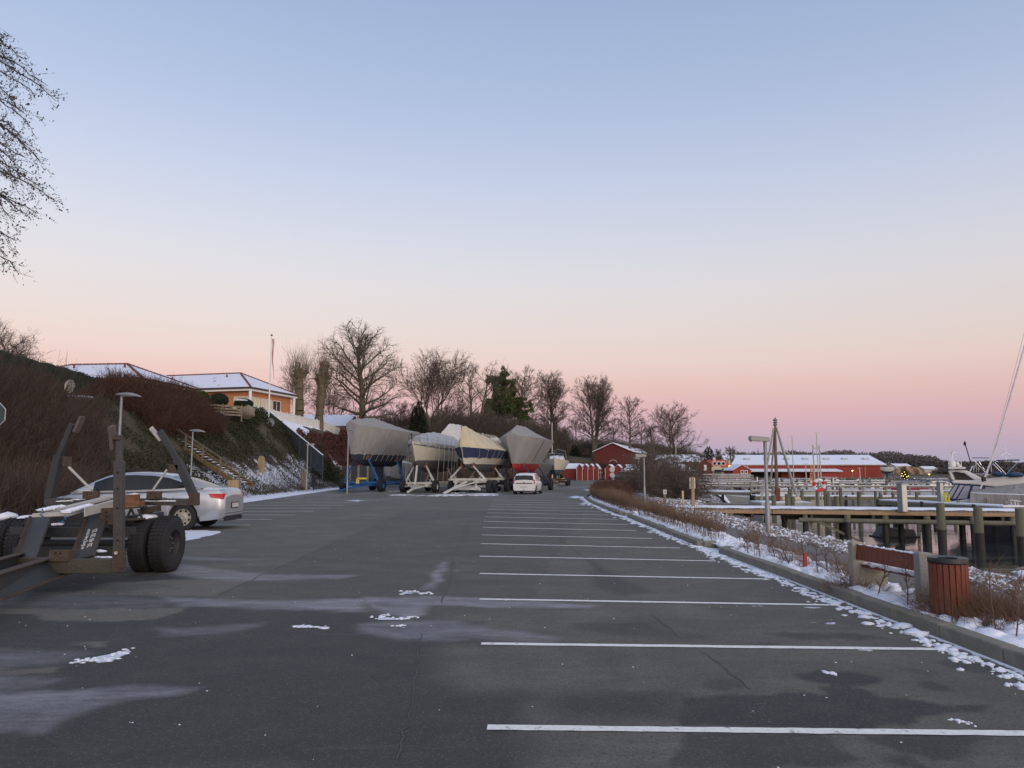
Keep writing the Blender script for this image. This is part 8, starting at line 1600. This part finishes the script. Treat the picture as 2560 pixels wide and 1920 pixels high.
# far shore
FARM = [mat('far_wood_brown', (.088,.075,.072), .95, .3, .05), mat('far_wood_grey', (.125,.115,.118), .95, .3, .05), mat('far_fir', (.035,.047,.045), .95, .2, .05)]  # tones lightened and greyed: some distance haze is put into the colour
def far_wood(name, label, u0, u1, vt_fn, Y0, Y1, n, m, seed, size=1.0, hmin=2.0, ell=None):
    rng = np.random.default_rng(seed); out = []
    for i in range(n):
        u = rng.uniform(u0, u1); Y = rng.uniform(Y0, Y1); x = A(u, 1150, Y)[0]; zt = A(u, vt_fn(u)+abs(rng.normal(0, 4)), Y)[2]; zb = gz(x, Y); h = max(hmin, zt-zb); w = rng.uniform(2.2, 5.0)
        k = 95; d = norm_rows(rng.normal(0, 1, (k, 3))); out.append(np.array([[x, Y, zb+h*.60]]) + d*rng.uniform(.5, 1, (k, 1))*np.array([[w, w, h*.42]]))
    return stuff(leaves(name, np.concatenate(out), size, m, None, rng, tri=True), label, 'wood')
vt = lambda u: float(interp(u, [1835,1900,2000,2100,2200,2260,2300,2340,2360,2400,2450,2560,2700], [1130,1128,1127,1126,1128,1131,1134,1140,1148,1146,1146,1149,1150])) + 3*math.sin(u*.05)
far_wood('far_wood', 'line of bare woods along the far shore behind the red hall', 1835, 2330, vt, 430, 560, 230, FARM[1], 1, .75); far_wood('far_wood', 'brown bare woods on the far bank behind the motor yacht', 2225, 2900, lambda u: vt(u)+4, 400, 470, 220, FARM[0], 2, .7)
far_wood('far_wood', 'low brown scrub along the far bank', 2352, 2900, lambda u: 1166+3*math.sin(u*.07), 384, 396, 150, FARM[0], 3, .6, 1.5)
far_wood('far_wood', 'hazy strip of woods behind the harbour village', 1690, 1860, lambda u: 1140+3*math.sin(u*.1), 420, 520, 70, FARM[1], 4, .75)
for (u, vt_, w, Y, sd) in ((2247,1138,16,410,5),(2288,1138,18,410,6),(1895,1121,12,440,7)): conifer('dark fir among the far bare woods, '+{5:'left of the sand cliff top',6:'above the sand cliff',7:'behind the red hall roof'}[sd], u, vt_, w, Y, FARM[2], sd, n=1500, peaks=1)
# sand cliff
SAND = mat('sand_cliff', (.30,.20,.10), .95, .3, .25, 1.0, 1.0, col2=(.10,.065,.04), thresh=(.48,.60))
rows = []
us = np.linspace(2236, 2345, 26)
for j, (fv, Y) in enumerate(((1.0,384.5),(.75,386),(.5,387.5),(.25,389),(0.0,392))):
    row = []
    for i, u in enumerate(us): top = float(interp(u, [2236,2262,2290,2310,2345],[1172,1165,1167,1178,1192])) + 1.2*math.sin(i*1.7); v = top + (1196-top)*fv; row.append(A(u, v, Y + 1.6*math.sin(i*1.1+j)))
    rows.append(row)
rt = thing('sand_cliff', 'ochre sand cliff on the far shore right of the red hall', 'cliff', rows[0][0]); l = L_(rt); mb = MB(); mb.grid([[l(p) for p in r] for r in rows[::-1]]); mb.build('cliff_face', SAND, rt, smooth=True)
rows = []
us = np.linspace(2330, 2900, 60)
BANK = mat('brown_bank', (.085,.052,.032), .95, .3, .2, 1, 1, col2=(.045,.032,.022))
for fv, Y in ((1.0,383.5),(.5,386.5),(0,393)): rows.append([A(u, 1174+2.0*math.sin(u*.06)+(1198-1174)*fv, Y+math.sin(u*.2)) for u in us])
o = MB().grid(rows[::-1]).build('far_bank', BANK, smooth=True); struct(o)
for (u, v, w, lb) in ((2260,1162,36,'snowy flat roof above the sand cliff, left'),(2330,1169,32,'snowy roof above the far bank, right of the cliff')): x, y, z = A(u, v, 393); rt = thing('distant_house', lb, 'house', (x, 394, z-3)); ww = px_w(w, 394); gable(rt, -ww/2, ww/2, 0, 9, -3, 2.4, 3.6, WREND, SROOF2)
# turbines
TW = mat('turbine_white', (.80,.80,.84), .6, 0, 1)
def turbine(label, u, vh, Y, r, ang, yaw):
    x, y, z = A(u, vh, Y); zb = 2; rt = thing('wind_turbine', label, 'wind turbine', (x, Y, zb), yaw, 'wind turbines on the horizon'); h = z-zb; MB().tube([(0,0,-4),(0,0,h)], [2.6,1.5], 10).build('tower', TW, rt, smooth='auto'); MB().box((0,2,h), (3,8,3)).build('nacelle', TW, rt, bevel=.5)
    for k in range(3): a = ang+k*2*math.pi/3; d = np.array([math.cos(a), 0, math.sin(a)]); mb = MB(); mb.tube([tuple(np.array([0,-4,h])+d*t*r) for t in (0,.15,.3,.7,1)], [1.2,1.5,1.6,.9,.3], 6); mb.build('blade', TW, rt, smooth='auto')
turbine('left white wind turbine on the horizon beyond the motor yacht', 2379, 1131, 2600, 30, R(122), R(35)); turbine('right white wind turbine on the horizon', 2513, 1132, 2600, 27, R(90), 0)
# boat on stands right of the hall, low breakwater, rafts of dinghies
rt = thing('boat_on_stand', 'white boat with a dark keel propped up beside the right end of the red hall', 'boat', (A(2217,1180,196)[0], 196, -.6), R(80)); P8 = dict(L=6.4, B=2.6, zb=1.9, zs=3.6, kz=.3, keelm=AFD, kc=1.0, tr=.8); boat_hull(rt, P8, GELG, AFD, .38); rt.scale = (.8,.5,.85)
for y in (-1.8, 1.8):
    for s in (1,-1): MB().tube([(s*1.3,y,0),(s*.8,y,2.3)], .06, 6).build('prop', GALV, rt)
struct(MB().box((A(2330,1205,175)[0], 175, -1.15), (44, 1.6, .75)).build('breakwater', QUAY)); 
for i in range(26): x = A(2215+i*12+random.uniform(-4,4), 1200, 174)[0]; tag(MB().blob((0,0,0), (random.uniform(.5,1.1),.5,.35), i, .2, 1).build('upturned_dinghy', random.choice([AFD, AFG, GREYC]), None, smooth=True, loc=(x, 174.2, -.62)), 'small dark dinghy lying on the far breakwater', 'dinghy', 'dinghies on the far breakwater')
# buoy tree of lights (small lit tree)
rt = thing('lit_tree', 'small dark tree strung with yellow fairy lights right of the hall', 'tree', (A(2258,1198,150)[0], 150, -.8)); LEDM = mat('fairy_light', (1,.8,.2), .5, emit=(1.0,.75,.15), estr=4.0)
p0 = np.array([A(2250,1184,150), A(2256,1180,150), A(2253,1190,150), A(2262,1192,150), A(2258,1186,150), A(2264,1199,150), A(2256,1197,150), A(2266,1190,150), A(2260,1202,150), A(2248,1190,150)]) - np.array([rt.location]); 
leaves('crown', clump_pts(900, [(.2,0,1.8,.8,.7,1.6)], RNG, .2), .12, FIR, rt); MB().tube([(0,0,-.5),(.2,0,1.6)], .08, 6).build('trunk', BARKD, rt)
for i, q in enumerate(p0): MB().blob((float(q[0]), -.75, float(q[2])), (.07,.07,.07), i, 0, 1).build('light', LEDM, rt)
